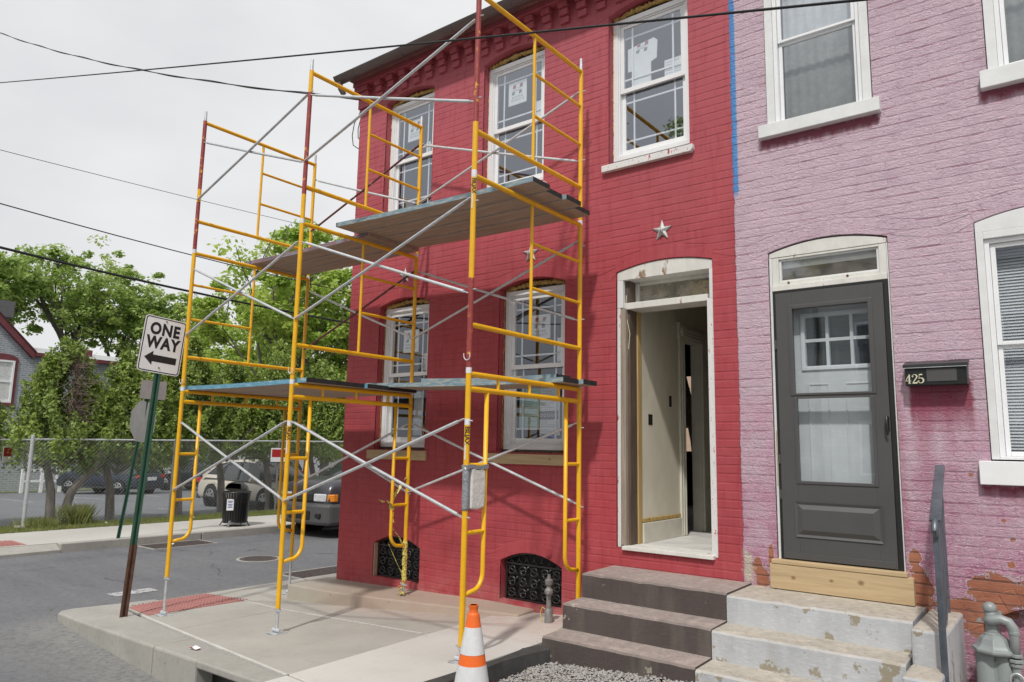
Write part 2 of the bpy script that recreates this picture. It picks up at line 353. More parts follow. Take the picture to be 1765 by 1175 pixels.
    m['railblue'] = mat('worn_black_rail', (.12, .14, .165), .38, .35, .35, 12, .25, 60, (1, 1, .6), col2=(.20, .18, .14), c2t=(.66, .8))
    m['tape'] = mat('grey_duct_tape', (.34, .36, .38), .35, .4, .2, 30, .8, 60, bdist=.01)
    m['rag'] = mat('white_foam_board', (.66, .64, .60), .8, 0, .12, 20, .7, 30, bdist=.01)
    m['green'] = mat('green_sign_post', (.045, .125, .085), .5, .3, .2, 12, .2, 60)
    m['postrust'] = mat('rusty_green_post', (.13, .065, .045), .75, .3, .3, 14, .3, 60, col2=(.05, .10, .07), c2t=(.6, .7))
    m['signwhite'] = mat('sign_white', (.80, .81, .82), .45, 0, .05, 8, 0)
    m['signblack'] = mat('sign_black', (.015, .016, .018), .45, 0, .1, 8, 0)
    m['signback'] = mat('sign_back_aluminium', (.42, .42, .40), .4, .6, .12, 6, .1, 40)
    m['orange'] = mat('cone_orange', (.82, .15, .02), .5, 0, .08, 12, .1, 60, col2=(.5, .09, .02), c2t=(.66, .8))
    m['conewhite'] = mat('cone_white_band', (.66, .67, .68), .35, 0, .08, 22, .1, 60, col2=(.40, .39, .37), c2t=(.62, .75))
    m['caution'] = None
    m['tarp'] = mat('asphalt_strip', (.05, .048, .047), .9, 0, .3, 12, .6, 40)
mk()
def concrete(name, col, scale=3, stain=(.20,.18,.15), s_amt=.35, sand=None, rust=None):
    m, t, b = nodes(name); q = NB(t); P = q.pos()
    n1 = q.noise(P, scale * .5, 6, .6); n2 = q.noise(P, scale * 4, 6, .7); n3 = q.noise(P, 160, 3)
    c = q.mix(q.ramp(n1, .3, .7), tuple(x * .88 for x in col), tuple(min(1, x * 1.08) for x in col))
    c = q.mix(q.math('MULTIPLY', q.ramp(n2, .5, .8), s_amt), c, stain)
    c = q.mix(q.math('MULTIPLY', q.ramp(n3, .55, .75), .18), c, tuple(x * .6 for x in col))
    vo = q.n('ShaderNodeTexVoronoi'); vo.inputs['Scale'].default_value = 4.5; q.L(P, vo.inputs['Vector'])
    c = q.mix(q.math('MULTIPLY', q.ramp(vo.outputs['Distance'], .05, .03), .7), c, (.07, .06, .05))
    if rust is not None:                              # dust washed off the wall: a stain beside y = rust
        X, Y, Z = q.xyz(P)
        k = q.math('MULTIPLY', q.ramp(q.math('ADD', Y, q.math('MULTIPLY', n1, .9)), rust, rust + .55), .42)
        k = q.math('MULTIPLY', k, q.math('MULTIPLY', q.ramp(X, -6.9, -6.0), q.ramp(n2, .2, .7)), clamp=True); c = q.mix(k, c, (.46, .235, .165))
    q.L(c, b.inputs['Base Color']); b.inputs['Roughness'].default_value = .85
    q.bump(q.math('ADD', n2, q.math('MULTIPLY', n3, .4)), .3, .006, b); return m
def asphalt(name, col, patch):
    m, t, b = nodes(name); q = NB(t); P = q.pos()
    n1 = q.noise(P, .35, 5, .6); n2 = q.noise(P, 3, 6, .7); n3 = q.noise(P, 70, 4, .8); ns = q.noise(q.mapping(P, (.3, 2.2, 1), (0, 0, .15)), 1.2, 5)
    c = q.mix(q.ramp(n1, .35, .65), col, patch); c = q.mix(q.math('MULTIPLY', q.ramp(ns, .45, .7), .4), c, tuple(x * 1.3 for x in patch))
    c = q.mix(q.math('MULTIPLY', q.ramp(n2, .55, .8), .3), c, tuple(x * .6 for x in col))
    c = q.mix(q.ramp(n3, .35, .75), tuple(x * .62 for x in col), c) if False else q.mix(q.math('MULTIPLY', q.ramp(n3, .5, .72), .45), c, tuple(x * 1.9 for x in col))
    vo = q.n('ShaderNodeTexVoronoi', feature='DISTANCE_TO_EDGE'); vo.inputs['Scale'].default_value = .42
    wv = q.n('ShaderNodeVectorMath', operation='ADD'); dn = q.n('ShaderNodeTexNoise'); dn.inputs['Scale'].default_value = 1.6; dn.inputs['Detail'].default_value = 6
    q.L(P, dn.inputs['Vector']); sc = q.n('ShaderNodeVectorMath', operation='SCALE'); sc.inputs['Scale'].default_value = .9; q.L(dn.outputs['Color'], sc.inputs[0]); q.L(P, wv.inputs[0]); q.L(sc.outputs[0], wv.inputs[1]); q.L(wv.outputs[0], vo.inputs['Vector'])
    cr = q.math('MULTIPLY', q.ramp(vo.outputs['Distance'], .008, .003), q.ramp(q.noise(P, .8, 2), .5, .56))
    c = q.mix(q.math('MULTIPLY', cr, .8), c, (.02, .02, .02))
    n4 = q.noise(P, 17, 5, .75); c = q.mix(q.math('MULTIPLY', q.ramp(n4, .42, .7), .35), c, tuple(x * 1.55 for x in patch)); c = q.mix(q.math('MULTIPLY', q.ramp(n4, .5, .3), .4), c, tuple(x * .55 for x in col))
    X, Y, Z = q.xyz(P); kd = q.math('SUBTRACT', q.math('ADD', q.math('MULTIPLY', X, -.118), 2.5), Y)      # distance in front of the kerb line
    gm = q.math('MULTIPLY', q.math('MULTIPLY', q.ramp(q.math('ADD', kd, q.math('MULTIPLY', n2, .5)), 1.15, .35), q.ramp(X, -9.4, -8.6)), .6)
    c = q.mix(q.math('MULTIPLY', gm, q.ramp(n4, .3, .55)), c, (.27, .26, .235))
    q.L(c, b.inputs['Base Color']); b.inputs['Roughness'].default_value = .82
    q.bump(q.math('ADD', q.math('SUBTRACT', n3, cr), n4), .5, .008, b); return m
MAT['road'] = asphalt('road_asphalt', (.105, .108, .118), (.135, .138, .145))
MAT['lot'] = asphalt('lot_asphalt', (.115, .12, .135), (.135, .14, .155))
MAT['slabnew'] = concrete('new_concrete', (.52, .505, .475), 2, s_amt=.22, rust=5.15)
MAT['slabold'] = concrete('old_concrete', (.385, .37, .335), 3, s_amt=.42, rust=5.35)
MAT['kerb'] = concrete('kerb_concrete', (.35, .34, .31), 5, s_amt=.7)
MAT['grout'] = concrete('pale_joint', (.56, .55, .52), 9, s_amt=.45)
MAT['farslab'] = concrete('far_concrete', (.46, .445, .415), 1.2, s_amt=.2)
MAT['ledge'] = concrete('ledge_concrete', (.36, .325, .27), 4, s_amt=.3, rust=5.0)
MAT['roadmark'] = mat('worn_white_line', (.46, .46, .46), .8, 0, .15, 14, 0, col2=(.15, .155, .165), c2t=(.47, .60))
def step_mat(name, riser, top, chip, thr):
    m, t, b = nodes(name); q = NB(t); P = q.pos(); n = q.noise(P, 9, 7, .7); n2 = q.noise(P, 2.2, 5, .6); n3 = q.noise(q.mapping(P, (1, 1, 3)), 22, 5, .7)
    N = q.n('ShaderNodeNewGeometry').outputs['Normal']; up_ = q.ramp(q.xyz(N)[2], .5, .8)
    r = q.mix(q.ramp(n2, .3, .7), riser, tuple(x * .80 for x in riser)); r = q.mix(q.math('MULTIPLY', q.ramp(n3, .5, .7), .25), r, tuple(min(1, x * 1.6) for x in riser)); ex_ = q.math('ADD', n, q.math('MULTIPLY', q.math('SUBTRACT', q.noise(P, 1.3, 3), .5), .75)); r = q.mix(q.ramp(ex_, thr, thr + .02), r, chip); r = q.mix(q.math('MULTIPLY', q.ramp(q.noise(q.mapping(P, (1, 1, .2)), 5, 4), .5, .75), .35), r, tuple(x * .72 for x in chip))
    tp = q.mix(q.ramp(n2, .3, .7), top, tuple(x * .8 for x in top)); tp = q.mix(q.math('MULTIPLY', q.ramp(n3, .48, .62), .55), tp, tuple(x * .55 for x in top)); tp = q.mix(q.math('MULTIPLY', q.ramp(n, .52, .66), .5), tp, tuple(min(1, x * 1.35) for x in top))
    q.L(q.mix(up_, r, tp), b.inputs['Base Color']); b.inputs['Roughness'].default_value = .8; q.bump(n3, .35, .006, b); return m
MAT['stepdark'] = step_mat('brown_painted_step', (.085, .066, .062), (.36, .30, .275), (.34, .31, .25), .685)
MAT['stepwhite'] = step_mat('white_painted_step', (.50, .515, .54), (.46, .42, .36), (.30, .265, .20), .635)
MAT['rawstep'] = concrete('bare_step_foot', (.33, .315, .26), 6, s_amt=.5)

# ---------------------------------------------------------------- the ground
def zs(x, y=0): return .08 + .07 * (min(x, 4.0) + 6.8)
XC = -8.9
def zroad(x, y=0):
    if x > -4.5: return -.076 + .07 * (min(x, 4.0) + 4.5)
    if x > -8.6: return -.15 + .018 * (x + 8.6)
    if x > -17: return -.15
    if x > -19: return -.15 - .2 * (-17 - x) / 2 if False else -.30
    return -.30 + .03 * max(x + 20, -40) if x < -20 else -.30
def grid(xs, ys, zf):
    mb = MB(); nx, ny = len(xs), len(ys)
    mb.v = [(x, y, zf(x, y)) for y in ys for x in xs]
    mb.f = [(j*nx+i, j*nx+i+1, (j+1)*nx+i+1, (j+1)*nx+i) for j in range(ny-1) for i in range(nx-1)]; mb.m = [0]*len(mb.f); return mb
grid([-400, -120, -60, -20, -17.5, -17.0, -15, -12, -8.6, -4.5, 4, 60, 400], [-400, -60, -12, 0, 3, 6, 12, 30, 80, 400], zroad).build('road', MAT['road'], kind='structure')
lot = grid([-70, -60, -50, -40, -30, -25, -20, -17.15], [-20, 0, 5, 10, 20, 40, 60], lambda x, y: -.12 + .03 * min(0, x + 20)); lot.build('parking_lot', MAT['lot'], kind='structure')
mb = MB()
for (a, b_) in (((-33.1, 10.7), (-28.8, 10.4)), ((-32.2, 12.8), (-29.0, 12.8)), ((-22.1, 8.75), (-19.4, 9.15)), ((-31, 15.3), (-29.2, 15.05)), ((-21.7, 11.1), (-19.4, 12.0)), ((-22.5, 15.0), (-18.5, 15.6))):
    z = lambda x: -.12 + .03 * min(0, x + 20) + .004
    d = Vector((b_[0]-a[0], b_[1]-a[1])).normalized() * .05; n = (-d.y, d.x)
    mb.quad((a[0]-n[0], a[1]-n[1], z(a[0])), (b_[0]-n[0], b_[1]-n[1], z(b_[0])), (b_[0]+n[0], b_[1]+n[1], z(b_[0])), (a[0]+n[0], a[1]+n[1], z(a[0])))
mb.build('parking_line_paint', MAT['roadmark'], kind='structure')
# near pavement: bed, slabs, joints, kerb
D = 5.85
PV = bpy.data.objects.new('pavement', None); COL.objects.link(PV); tag(PV, kind='structure')
def cf(x): return 3.43 - .118 * (x + 7.88)           # kerb face line
mb = MB(); mb.slab([(-8.85, 4.5), (-8.4, 3.65), (-5, 3.3), (-3.4, 3.0), (-3.4, 12), (-8.85, 30)], lambda x, y: zs(x) - .022, .30)
mb.slab([(-3.4, 4.78), (6, 4.78), (6, 12), (-3.4, 12)], lambda x, y: zs(x) - .24, .3)
mb.build('slab_bed', MAT['seal'] if False else MAT['tarp'], PV)
def slab(poly, mt, lift=0.0, bev=.006):
    o = MB(); o.slab(poly, lambda x, y: zs(x) + lift, .12); return o.build('concrete_slab', MAT[mt], PV, bevel=bev)
J1 = lambda x: 3.93 - .209 * (x + 7.80)             # pale joint behind the kerb
slab([(-8.72, 4.6), (-8.55, 4.12), (-7.86, J1(-7.86) + .02), (-6.73, J1(-6.73) + .02), (-6.73, 4.86), (-7.72, 5.02), (-8.72, 5.2)], 'slabold')
slab([(-6.715, J1(-6.715) + .02), (-4.37, J1(-4.37) + .02), (-4.445, 4.64), (-6.715, 4.85)], 'slabold')
slab([(-8.72, 5.22), (-7.72, 5.04), (-6.73, 4.875), (-4.45, 4.66), (-4.5, 5.84), (-7.15, 5.84), (-8.72, 6.6)], 'slabold')
slab([(-4.355, J1(-4.355) + .02), (-3.4, J1(-3.4) + .02), (-3.4, 5.86), (-4.485, 5.86), (-4.43, 4.66)], 'slabnew', .004)
slab([(-4.35, cf(-4.35) + .02), (-3.4, cf(-3.4) + .02), (-3.4, J1(-3.4) + .005), (-4.35, J1(-4.35) + .005)], 'slabnew', .002)
slab([(-8.72, 6.62), (-7.15, 5.86), (-7.15, 9.5), (-8.72, 9.5)], 'slabold')
slab([(-8.72, 9.52), (-7.15, 9.52), (-7.15, 30), (-8.72, 30)], 'slabold')
slab([(-3.38, 4.76), (-.2, 4.76), (-.2, 5.84), (-3.38, 5.84)], 'slabold', -.21)
slab([(-.18, 4.76), (5, 4.76), (5, 5.84), (-.18, 5.84)], 'slabold', -.21)
slab([(-.18, cf(-.18) + .02), (5, cf(5) + .02), (5, 4.74), (-.18, 4.74)], 'slabnew')
mb = MB()
for a, b_ in (((-7.83, 3.945), (-4.37, 3.225)),):
    for k in range(12):
        t0, t1 = k / 12, (k + 1) / 12; xa, xb_ = a[0] + (b_[0]-a[0])*t0, a[0] + (b_[0]-a[0])*t1; w = .012 + .006 * rnd.random()
        mb.slab([(xa, J1(xa) + .01 - w), (xb_, J1(xb_) + .01 - w), (xb_, J1(xb_) + .01 + w), (xa, J1(xa) + .01 + w)], lambda x, y: zs(x) + .002, .05)
for k in range(10):
    xa, xb_ = -7.7 + k * .32, -7.7 + (k + 1) * .32; f = lambda x: 5.03 - .166 * (x + 7.72) if x < -6.73 else 4.866 - .092 * (x + 6.73)
    mb.slab([(xa, f(xa) - .009), (xb_, f(xb_) - .009), (xb_, f(xb_) + .009), (xa, f(xa) + .009)], lambda x, y: zs(x) + .002, .05)
mb.build('joint_filler', MAT['grout'], PV)
# kerb stones along the main street, with the drain inlet
def kerb(poly, top=0, name='kerb_stone'): 
    o = MB(); o.slab(poly, lambda x, y: zs(x) + top, .34); return o.build(name, MAT['kerb'], PV, bevel=.018)
corner = [(-8.86, 4.6), (-8.93, 4.3), (-9.05, 4.0), (-9.12, 3.8), (-9.08, 3.66), (-8.95, 3.58)]
kerb(corner + [(-8.4, 3.50), (-7.9, cf(-7.9)), (-6.2, cf(-6.2)), (-6.2, J1(-6.2) - .02), (-7.87, J1(-7.87) - .02), (-8.56, 4.1), (-8.735, 4.6)])
kerb([(-6.185, cf(-6.185)), (-5.36, cf(-5.36)), (-5.36, J1(-5.36) - .02), (-6.185, J1(-6.185) - .02)])
o = MB(); o.slab([(-5.358, cf(-5.358)), (-4.1, cf(-4.1)), (-4.1, J1(-4.1) - .02), (-5.358, J1(-5.358) - .02)], lambda x, y: zs(x), .055); o.build('inlet_lid', MAT['kerb'], PV, bevel=.012)
o = MB(); o.box(-5.36, -4.1, 3.28, 3.34, -.2, .13); o.build('inlet_back', MAT['black'], PV)
kerb([(-4.098, cf(-4.098)), (-3.4, cf(-3.4)), (-3.4, J1(-3.4) - .02), (-4.098, J1(-4.098) - .02)])
kerb([(-3.39, cf(-3.39)), (5, cf(5)), (5, cf(5) + .16), (-3.39, cf(-3.39) + .16)])
kerb([(-8.86, 4.62), (-8.735, 4.62), (-8.735, 9), (-8.86, 9)], -.02); kerb([(-8.86, 9.01), (-8.735, 9.01), (-8.735, 30), (-8.86, 30)], 0)
# red tactile paving pad
def pad(poly, zf, nm, mt, parent):
    o = MB(); o.slab(poly, zf, .03); return o.build(nm, mt, parent)
MAT['padred'] = concrete('red_tactile_paving', (.36, .15, .135), 6, (.40, .30, .27), .5)
TP = thing('tactile_paving', (-8.1, 4.4, 0), 'red studded tactile paving pad beside the near kerb by the sign post', 'paving pad')
pad([(-8.50, 4.12), (-7.75, 3.97), (-7.66, 5.02), (-8.66, 5.13), (-8.66, 4.6)], lambda x, y: zs(x) + .006, 'pad', MAT['padred'], TP)
mb = MB()
for i in range(15):
    for j in range(18):
        x = -8.60 + i * .062 + (.03 if j % 2 else 0); y = 4.1 + j * .057
        if y > 3.97 + .0 - .2 * (x + 7.75) + .04 and x < -7.70: mb.cyl((x, y, zs(x) + .004), .014, .009, 6, 0, .008)
mb.build('stud', MAT['padred'], TP, kind='stuff')
# ledge along the foot of the wall
LG = thing('concrete_ledge', (-6, 5.5, 0), 'low concrete ledge tapering along the foot of the red house', 'ledge')
mb = MB(); pts = [(-7.28, 5.30), (-6.6, 5.27), (-6.1, 5.29), (-5.4, 5.36), (-4.8, 5.43), (-4.2, 5.58)]
top = lambda x: .215 + (x + 7.1) * .032 if x < -4.2 else .285
n = len(pts)
for i in range(n - 1):
    (xa, ya), (xb_, yb) = pts[i], pts[i+1]; ta, tb = max(top(xa), zs(xa) + .012), max(top(xb_), zs(xb_) + .012)
    za, zb = zs(xa) - .06, zs(xb_) - .06
    mb.add([(xa, ya, za), (xb_, yb, zb), (xb_, D + .02, zb), (xa, D + .02, za), (xa, ya + .02, ta), (xb_, yb + .02, tb), (xb_, D + .02, tb + .01), (xa, D + .02, ta + .01)],
           [(0,1,5,4), (4,5,6,7)] + ([(0,4,7,3)] if i == 0 else []) + ([(1,2,6,5)] if i == n-2 else []))
mb.build('ledge_block', MAT['ledge'], LG, bevel=.012)
# trench of gravel in front of the steps
MAT['gravel'] = mat('gravel_stone', (.46, .44, .42), .85, 0, .5, 45, .3, 60, col2=(.13, .11, .10), c2t=(.48, .60))
mb = MB(); mb.slab([(-3.4, 2.7), (-.2, 2.4), (-.2, 4.78), (-3.4, 4.78)], lambda x, y: zs(x) - .14, .02); mb.build('gravel_bed', MAT['tarp'], kind='structure')
mb = MB()
for i in range(14000):
    x = rnd.uniform(-3.30, -1.6); y = rnd.uniform(3.3, 4.76); s = rnd.uniform(.006, .017); z = zs(x) - .137 + rnd.uniform(0, .02) + .03 * max(0, y - 4.3)
    a = rnd.uniform(0, 6.28); c_, s_ = math.cos(a) * s, math.sin(a) * s; h = s * rnd.uniform(.5, .9)
    mb.add([(x+c_, y+s_, z), (x-s_*.8, y+c_*.8, z), (x-c_, y-s_, z), (x+s_*.7, y-c_*.7, z), (x+s*.2, y, z+h)], [(0,1,4), (1,2,4), (2,3,4), (3,0,4)])
gv = mb.build('gravel', MAT['gravel'], kind='stuff'); tag(gv, 'loose grey gravel filling the trench before the brown steps', 'gravel')
mb = MB()
for k in range(8):
    xa, xb_ = -3.40 + .0, 0; t0, t1 = k / 8, (k + 1) / 8
    p = [(-3.36, 4.75), (-3.42, 4.55), (-3.45, 4.3), (-3.43, 4.0), (-3.41, 3.7), (-3.40, 3.4), (-3.38, 3.2), (-3.36, 3.0), (-3.36, 2.8)]
    (xa, ya), (xb_, yb) = p[k], p[k+1]
    mb.add([(xa, ya, zs(xa) + .004), (xa + .10, ya, zs(xa) - .012), (xb_ + .10, yb, zs(xb_) - .012), (xb_, yb, zs(xb_) + .004), (xa + .12, ya, zs(xa) - .17), (xb_ + .12, yb, zs(xb_) - .17)], [(0,1,2,3), (1,4,5,2)])
mb.build('trench_edge', MAT['tarp'], kind='structure')
# far side: kerb, pavement, verge
FP = bpy.data.objects.new('far_pavement', None); COL.objects.link(FP); tag(FP, kind='structure')
zf_ = lambda x, y: .0 + .01 * (-14.2 - x)
def fslab(poly, mt='farslab', bev=.008):
    o = MB(); o.slab(poly, zf_, .2); return o.build('concrete_slab', MAT[mt], FP, bevel=bev)
ys = [-30, -10, 0, 3.0, 4.55, 6.1, 7.65, 9.2, 10.75, 12.3, 14, 18, 24, 34]
for a, b_ in zip(ys[:-1], ys[1:]): fslab([(-14.36, a + .008), (-14.36, b_ - .008), (-16.2, b_ - .008), (-16.2, a + .008)])
for a, b_ in ((-30, 2), (5.6, 8.2), (8.22, 11.0), (11.02, 16), (16.02, 34)):
    o = MB(); o.slab([(-14.17, a), (-14.17, b_), (-14.35, b_), (-14.35, a)], zf_, .2); o.build('kerb_stone', MAT['kerb'], FP, bevel=.015)
o = MB(); o.slab([(-14.12, 2.01), (-14.15, 5.59), (-14.35, 5.59), (-14.35, 2.01)], lambda x, y: -.10 + (-14.15 - x) * .45, .1); o.build('dropped_kerb', MAT['kerb'], FP)
FPD = thing('tactile_paving', (-15.4, 4.3, 0), 'faded red tactile paving pad on the far corner across the road', 'paving pad')
o = MB(); o.slab([(-14.42, 3.4), (-14.42, 5.15), (-15.12, 5.15), (-15.12, 3.4)], lambda x, y: zf_(x, y) + .005, .03); o.build('pad', MAT['padred'], FPD)
mb = MB()
for i in range(10):
    for j in range(22): mb.cyl((-15.09 + i * .068, 3.45 + j * .076, zf_(-14.8, 0) + .007), .018, .010, 6, 0, .01)
mb.build('stud', MAT['padred'], FPD, kind='stuff')
MAT['soil'] = mat('verge_soil', (.14, .12, .07), .95, 0, .3, 3, .6, 20, col2=(.10, .16, .03), c2t=(.45, .6), bdist=.03)
grid([-17.3, -16.8, -16.21], [-30, 0, 5, 10, 20, 34], lambda x, y: .03).build('verge', MAT['soil'], kind='structure')

# ---------------------------------------------------------------- the two house fronts
def arch(op, x):
    x0, x1, z0, zsd, zp = op; c = (x0 + x1) / 2; h = (x1 - x0) / 2
    return zsd + (zp - zsd) * (1 - ((x - c) / h) ** 2)
OPR = {'w1': (-6.58, -5.76, 4.52, 6.05, 6.13), 'w2': (-4.99, -4.16, 4.52, 6.05, 6.13), 'w3': (-3.39, -2.56, 4.50, 6.05, 6.13),
       'w4': (-6.54, -5.72, 1.74, 3.44, 3.52), 'w5': (-4.70, -3.88, 1.74, 3.44, 3.52), 'door': (-3.31, -2.375, .95, 3.44, 3.505),
       'g1': (-6.47, -5.73, .335, .70, .80), 'g2': (-4.62, -3.89, .335, .70, .80)}
OPP = {'door': (-1.90, -1.015, .78, 3.415, 3.485), 'u1': (-1.87, -1.06, 4.50, 6.05, 6.13), 'u2': (-.32, .50, 4.49, 6.05, 6.13),
       'pl': (-.47, .36, 1.77, 3.42, 3.49), 'bp': (-.58, .28, -.3, .72, .88)}
XB = -2.165; XL_ = -7.09; XR_ = 4.0; ZT = 6.46
def wall_face(ops, xa, xb, z0, z1, y):
    mb = MB(); xs = {xa, xb}
    for o in ops:
        k = 10 if o[4] > o[3] else 1
        for i in range(k + 1): xs.add(round(o[0] + (o[1] - o[0]) * i / k, 5))
    xs = sorted(x for x in xs if xa - 1e-6 <= x <= xb + 1e-6)
    for a, b in zip(xs[:-1], xs[1:]):
        if b - a < 1e-5: continue
        mid = (a + b) / 2; cover = sorted([o for o in ops if o[0] < mid < o[1]], key=lambda o: o[2]); lo = (z0, z0)
        for o in cover:
            if o[2] > lo[0]: mb.quad((a, y, lo[0]), (b, y, lo[1]), (b, y, o[2]), (a, y, o[2]))
            lo = (arch(o, a), arch(o, b))
        mb.quad((a, y, lo[0]), (b, y, lo[1]), (b, y, z1), (a, y, z1))
    return mb
def reveal(mb, o, y0, y1, sides='lrtb'):
    x0, x1, z0, zsd, zp = o
    if 'l' in sides: mb.quad((x0, y0, z0), (x0, y1, z0), (x0, y1, zsd), (x0, y0, zsd))
    if 'r' in sides: mb.quad((x1, y0, z0), (x1, y1, z0), (x1, y1, zsd), (x1, y0, zsd))
    if 'b' in sides: mb.quad((x0, y0, z0), (x1, y0, z0), (x1, y1, z0), (x0, y1, z0))
    if 't' in sides:
        for i in range(10):
            a = x0 + (x1 - x0) * i / 10; b = x0 + (x1 - x0) * (i + 1) / 10
            mb.quad((a, y0, arch(o, a)), (b, y0, arch(o, b)), (b, y1, arch(o, b)), (a, y1, arch(o, a)))
RED = thing('red_house', (-4.6, 8, .2), 'narrow brick rowhouse painted bright red with scaffolding before it', 'house')
PUR = thing('lilac_house', (-.5, 8, .3), 'lilac painted brick rowhouse with peeling paint and charcoal storm door', 'house')
RH = .0695
def voussoirs(o, depth, k, lst, sp=.012):
    x0, x1, z0, zsd, zp = o; c = (x0 + x1) / 2; h = (x1 - x0) / 2; s = zp - zsd
    Rr = (h * h + s * s) / (2 * s); zc = zp - Rr; A = math.asin(min(1, h / Rr))
    for i in range(k):
        a0 = -A + 2 * A * i / k; a1 = -A + 2 * A * (i + 1) / k; g = (a1 - a0) * .07; a0 += g; a1 -= g
        P = [(c + Rr * math.sin(a0), zc + Rr * math.cos(a0)), (c + Rr * math.sin(a1), zc + Rr * math.cos(a1)),
             (c + (Rr + depth) * math.sin(a1), zc + (Rr + depth) * math.cos(a1)), (c + (Rr + depth) * math.sin(a0), zc + (Rr + depth) * math.cos(a0))]
        lst.append(('poly', P))
def brick_list(ops, xa, xb, z0, z1, arch_ops, dep=.115):
    out = []; bl = .213; k = 0; z = z0
    rings = []
    for o in arch_ops:
        c = (o[0] + o[1]) / 2; h = (o[1] - o[0]) / 2; s = o[4] - o[3]; Rr = (h*h + s*s) / (2*s)
        rings.append((o, c, o[4] - Rr, Rr + dep + .004, math.asin(min(1, h / Rr))))
    def clip(a, b, za, zb):
        # spans of this course left by the openings
        spans = [(a, b)]
        zm = (za + zb) / 2
        for o in ops:
            if o in arch_ops: continue
            if zm > o[2] and zm < o[3]: spans = cut(spans, o[0], o[1])
        for o in arch_ops:
            if zm > o[2] and za < o[3]: spans = cut(spans, o[0], o[1])
        return spans
    def cut(sp, x0, x1):
        r = []
        for a, b in sp:
            if x1 <= a or x0 >= b: r.append((a, b)); continue
            if a < x0: r.append((a, x0))
            if b > x1: r.append((x1, b))
        return r
    while z < z1:
        zt = min(z + RH - .0105, z1); off = (k % 2) * bl / 2 + ((k * 37) % 7) * .002; x = xa - off
        while x < xb:
            a, b = max(x, xa), min(x + bl - .0045, xb)
            if b - a > .02:
                for (p, q_) in clip(a, b, z, zt):
                    if q_ - p < .018: continue
                    za, zb = z, z; ok = True
                    for o, c, zc, Ro, A in rings:
                        if q_ > c - Ro * math.sin(A) and p < c + Ro * math.sin(A) and zt > o[3] - .02 and z < zc + Ro:
                            def rz(xx):
                                dx = min(abs(xx - c), Ro * .999); return zc + math.sqrt(Ro*Ro - dx*dx)
                            ea, eb = abs(p - c) < Ro * math.sin(A) + .01, abs(q_ - c) < Ro * math.sin(A) + .01
                            if ea: za = max(za, rz(p) + .005)
                            if eb: zb = max(zb, rz(q_) + .005)
                    if za >= zt and zb >= zt: continue
                    za, zb = min(za, zt - .002), min(zb, zt - .002)
                    if (zt - za) + (zt - zb) < .03 and (za > z or zb > z): continue
                    out.append(('poly', [(p, za), (q_, zb), (q_, zt), (p, zt)]))
            x += bl
        z += RH; k += 1
    return out
def brick_mesh(P, y, dy, tilt, be=.0035, dp=.0030):
    c = (sum(p[0] for p in P) / 4, sum(p[1] for p in P) / 4)
    f = []
    for p in P:
        vx, vz = c[0] - p[0], c[1] - p[1]; f.append((p[0] + math.copysign(min(be * .45, abs(vx) * .5), vx), p[1] + math.copysign(min(be, abs(vz) * .5), vz)))
    vs = [(p[0], y + .015, p[1]) for p in P] + [(p[0], y + dp - .001, p[1]) for p in P] + [(f[i][0], y - dy + tilt[i], f[i][1]) for i in range(4)]
    fs = [(8, 9, 10, 11)] + [(4+i, 4+(i+1) % 4, 8+(i+1) % 4, 8+i) for i in range(4)] + [(i, (i+1) % 4, 4+(i+1) % 4, 4+i) for i in range(4)]
    return vs, fs
def lay_bricks(lst, parent, y, rough, keep=300):
    cx = lambda b: sum(p[0] for p in b[1]) / 4; cz = lambda b: sum(p[1] for p in b[1]) / 4
    def inview(b):
        v = Vector((cx(b), y, cz(b) - 1.8)); d = v.dot(fwd); px = 882.5 + FPX * v.dot(rt) / d; py = 587.5 - FPX * v.dot(up) / d
        return 0 < px < 1765 and 0 < py < 1175
    def area(b): return abs((b[1][1][0] - b[1][0][0]) * (b[1][2][1] - b[1][1][1]))
    lst.sort(key=lambda b: -(area(b) if inview(b) and area(b) > 0 else 1e-9) / (cx(b) ** 2 + y * y + (cz(b) - 1.8) ** 2) ** 1.0)
    rest = MB()
    for i, b in enumerate(lst):
        dy = rnd.gauss(0, rough); tl = [rnd.gauss(0, rough * .55) for _ in range(4)]
        vs, fs = brick_mesh(b[1], y, dy, tl)
        if i < keep:
            m_ = MB(); m_.add(vs, fs); m_.build('brick', MAT['wall'], parent)
        else: rest.add(vs, fs)
    rest.build('brickwork', MAT['wall'], parent, kind='stuff')
ra, pa = list(OPR.values()), list(OPP.values())
WB = D + .0022
mb = wall_face(ra, XL_, XB, -.3, ZT, WB)
for k, o in OPR.items(): reveal(mb, o, D + .004, D + .26, 'lrt' if k == 'door' else 'lrtb')
mb.quad((XL_, WB, -.3), (XL_, 11.8, -.3), (XL_, 11.8, ZT + .3), (XL_, WB, ZT))
mb.quad((XL_, 11.8, 3.9), (XB, 11.8, 3.9), (XB, 11.8, ZT + .4), (XL_, 11.8, ZT + .4))
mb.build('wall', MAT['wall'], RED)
mb = wall_face(pa, XB, XR_, -.3, ZT, WB)
for k, o in OPP.items(): reveal(mb, o, D + .004, D + (.10 if k == 'bp' else .26), 'lrt')
o = OPP['bp']; mb.quad((o[0], D + .10, o[2]), (o[1], D + .10, o[2]), (o[1], D + .10, o[4]), (o[0], D + .10, o[4]))
mb.quad((XR_, WB, -.3), (XR_, 16, -.3), (XR_, 16, ZT), (XR_, WB, ZT)); mb.quad((XB, 16, -.3), (XR_, 16, -.3), (XR_, 16, ZT), (XB, 16, ZT))
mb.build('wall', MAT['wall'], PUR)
lr = brick_list(ra, XL_, XB, .10, ZT - .3, [o for k, o in OPR.items()], .115)
for k, o in OPR.items(): voussoirs(o, .115, 11 if 'g' not in k else 10, lr)
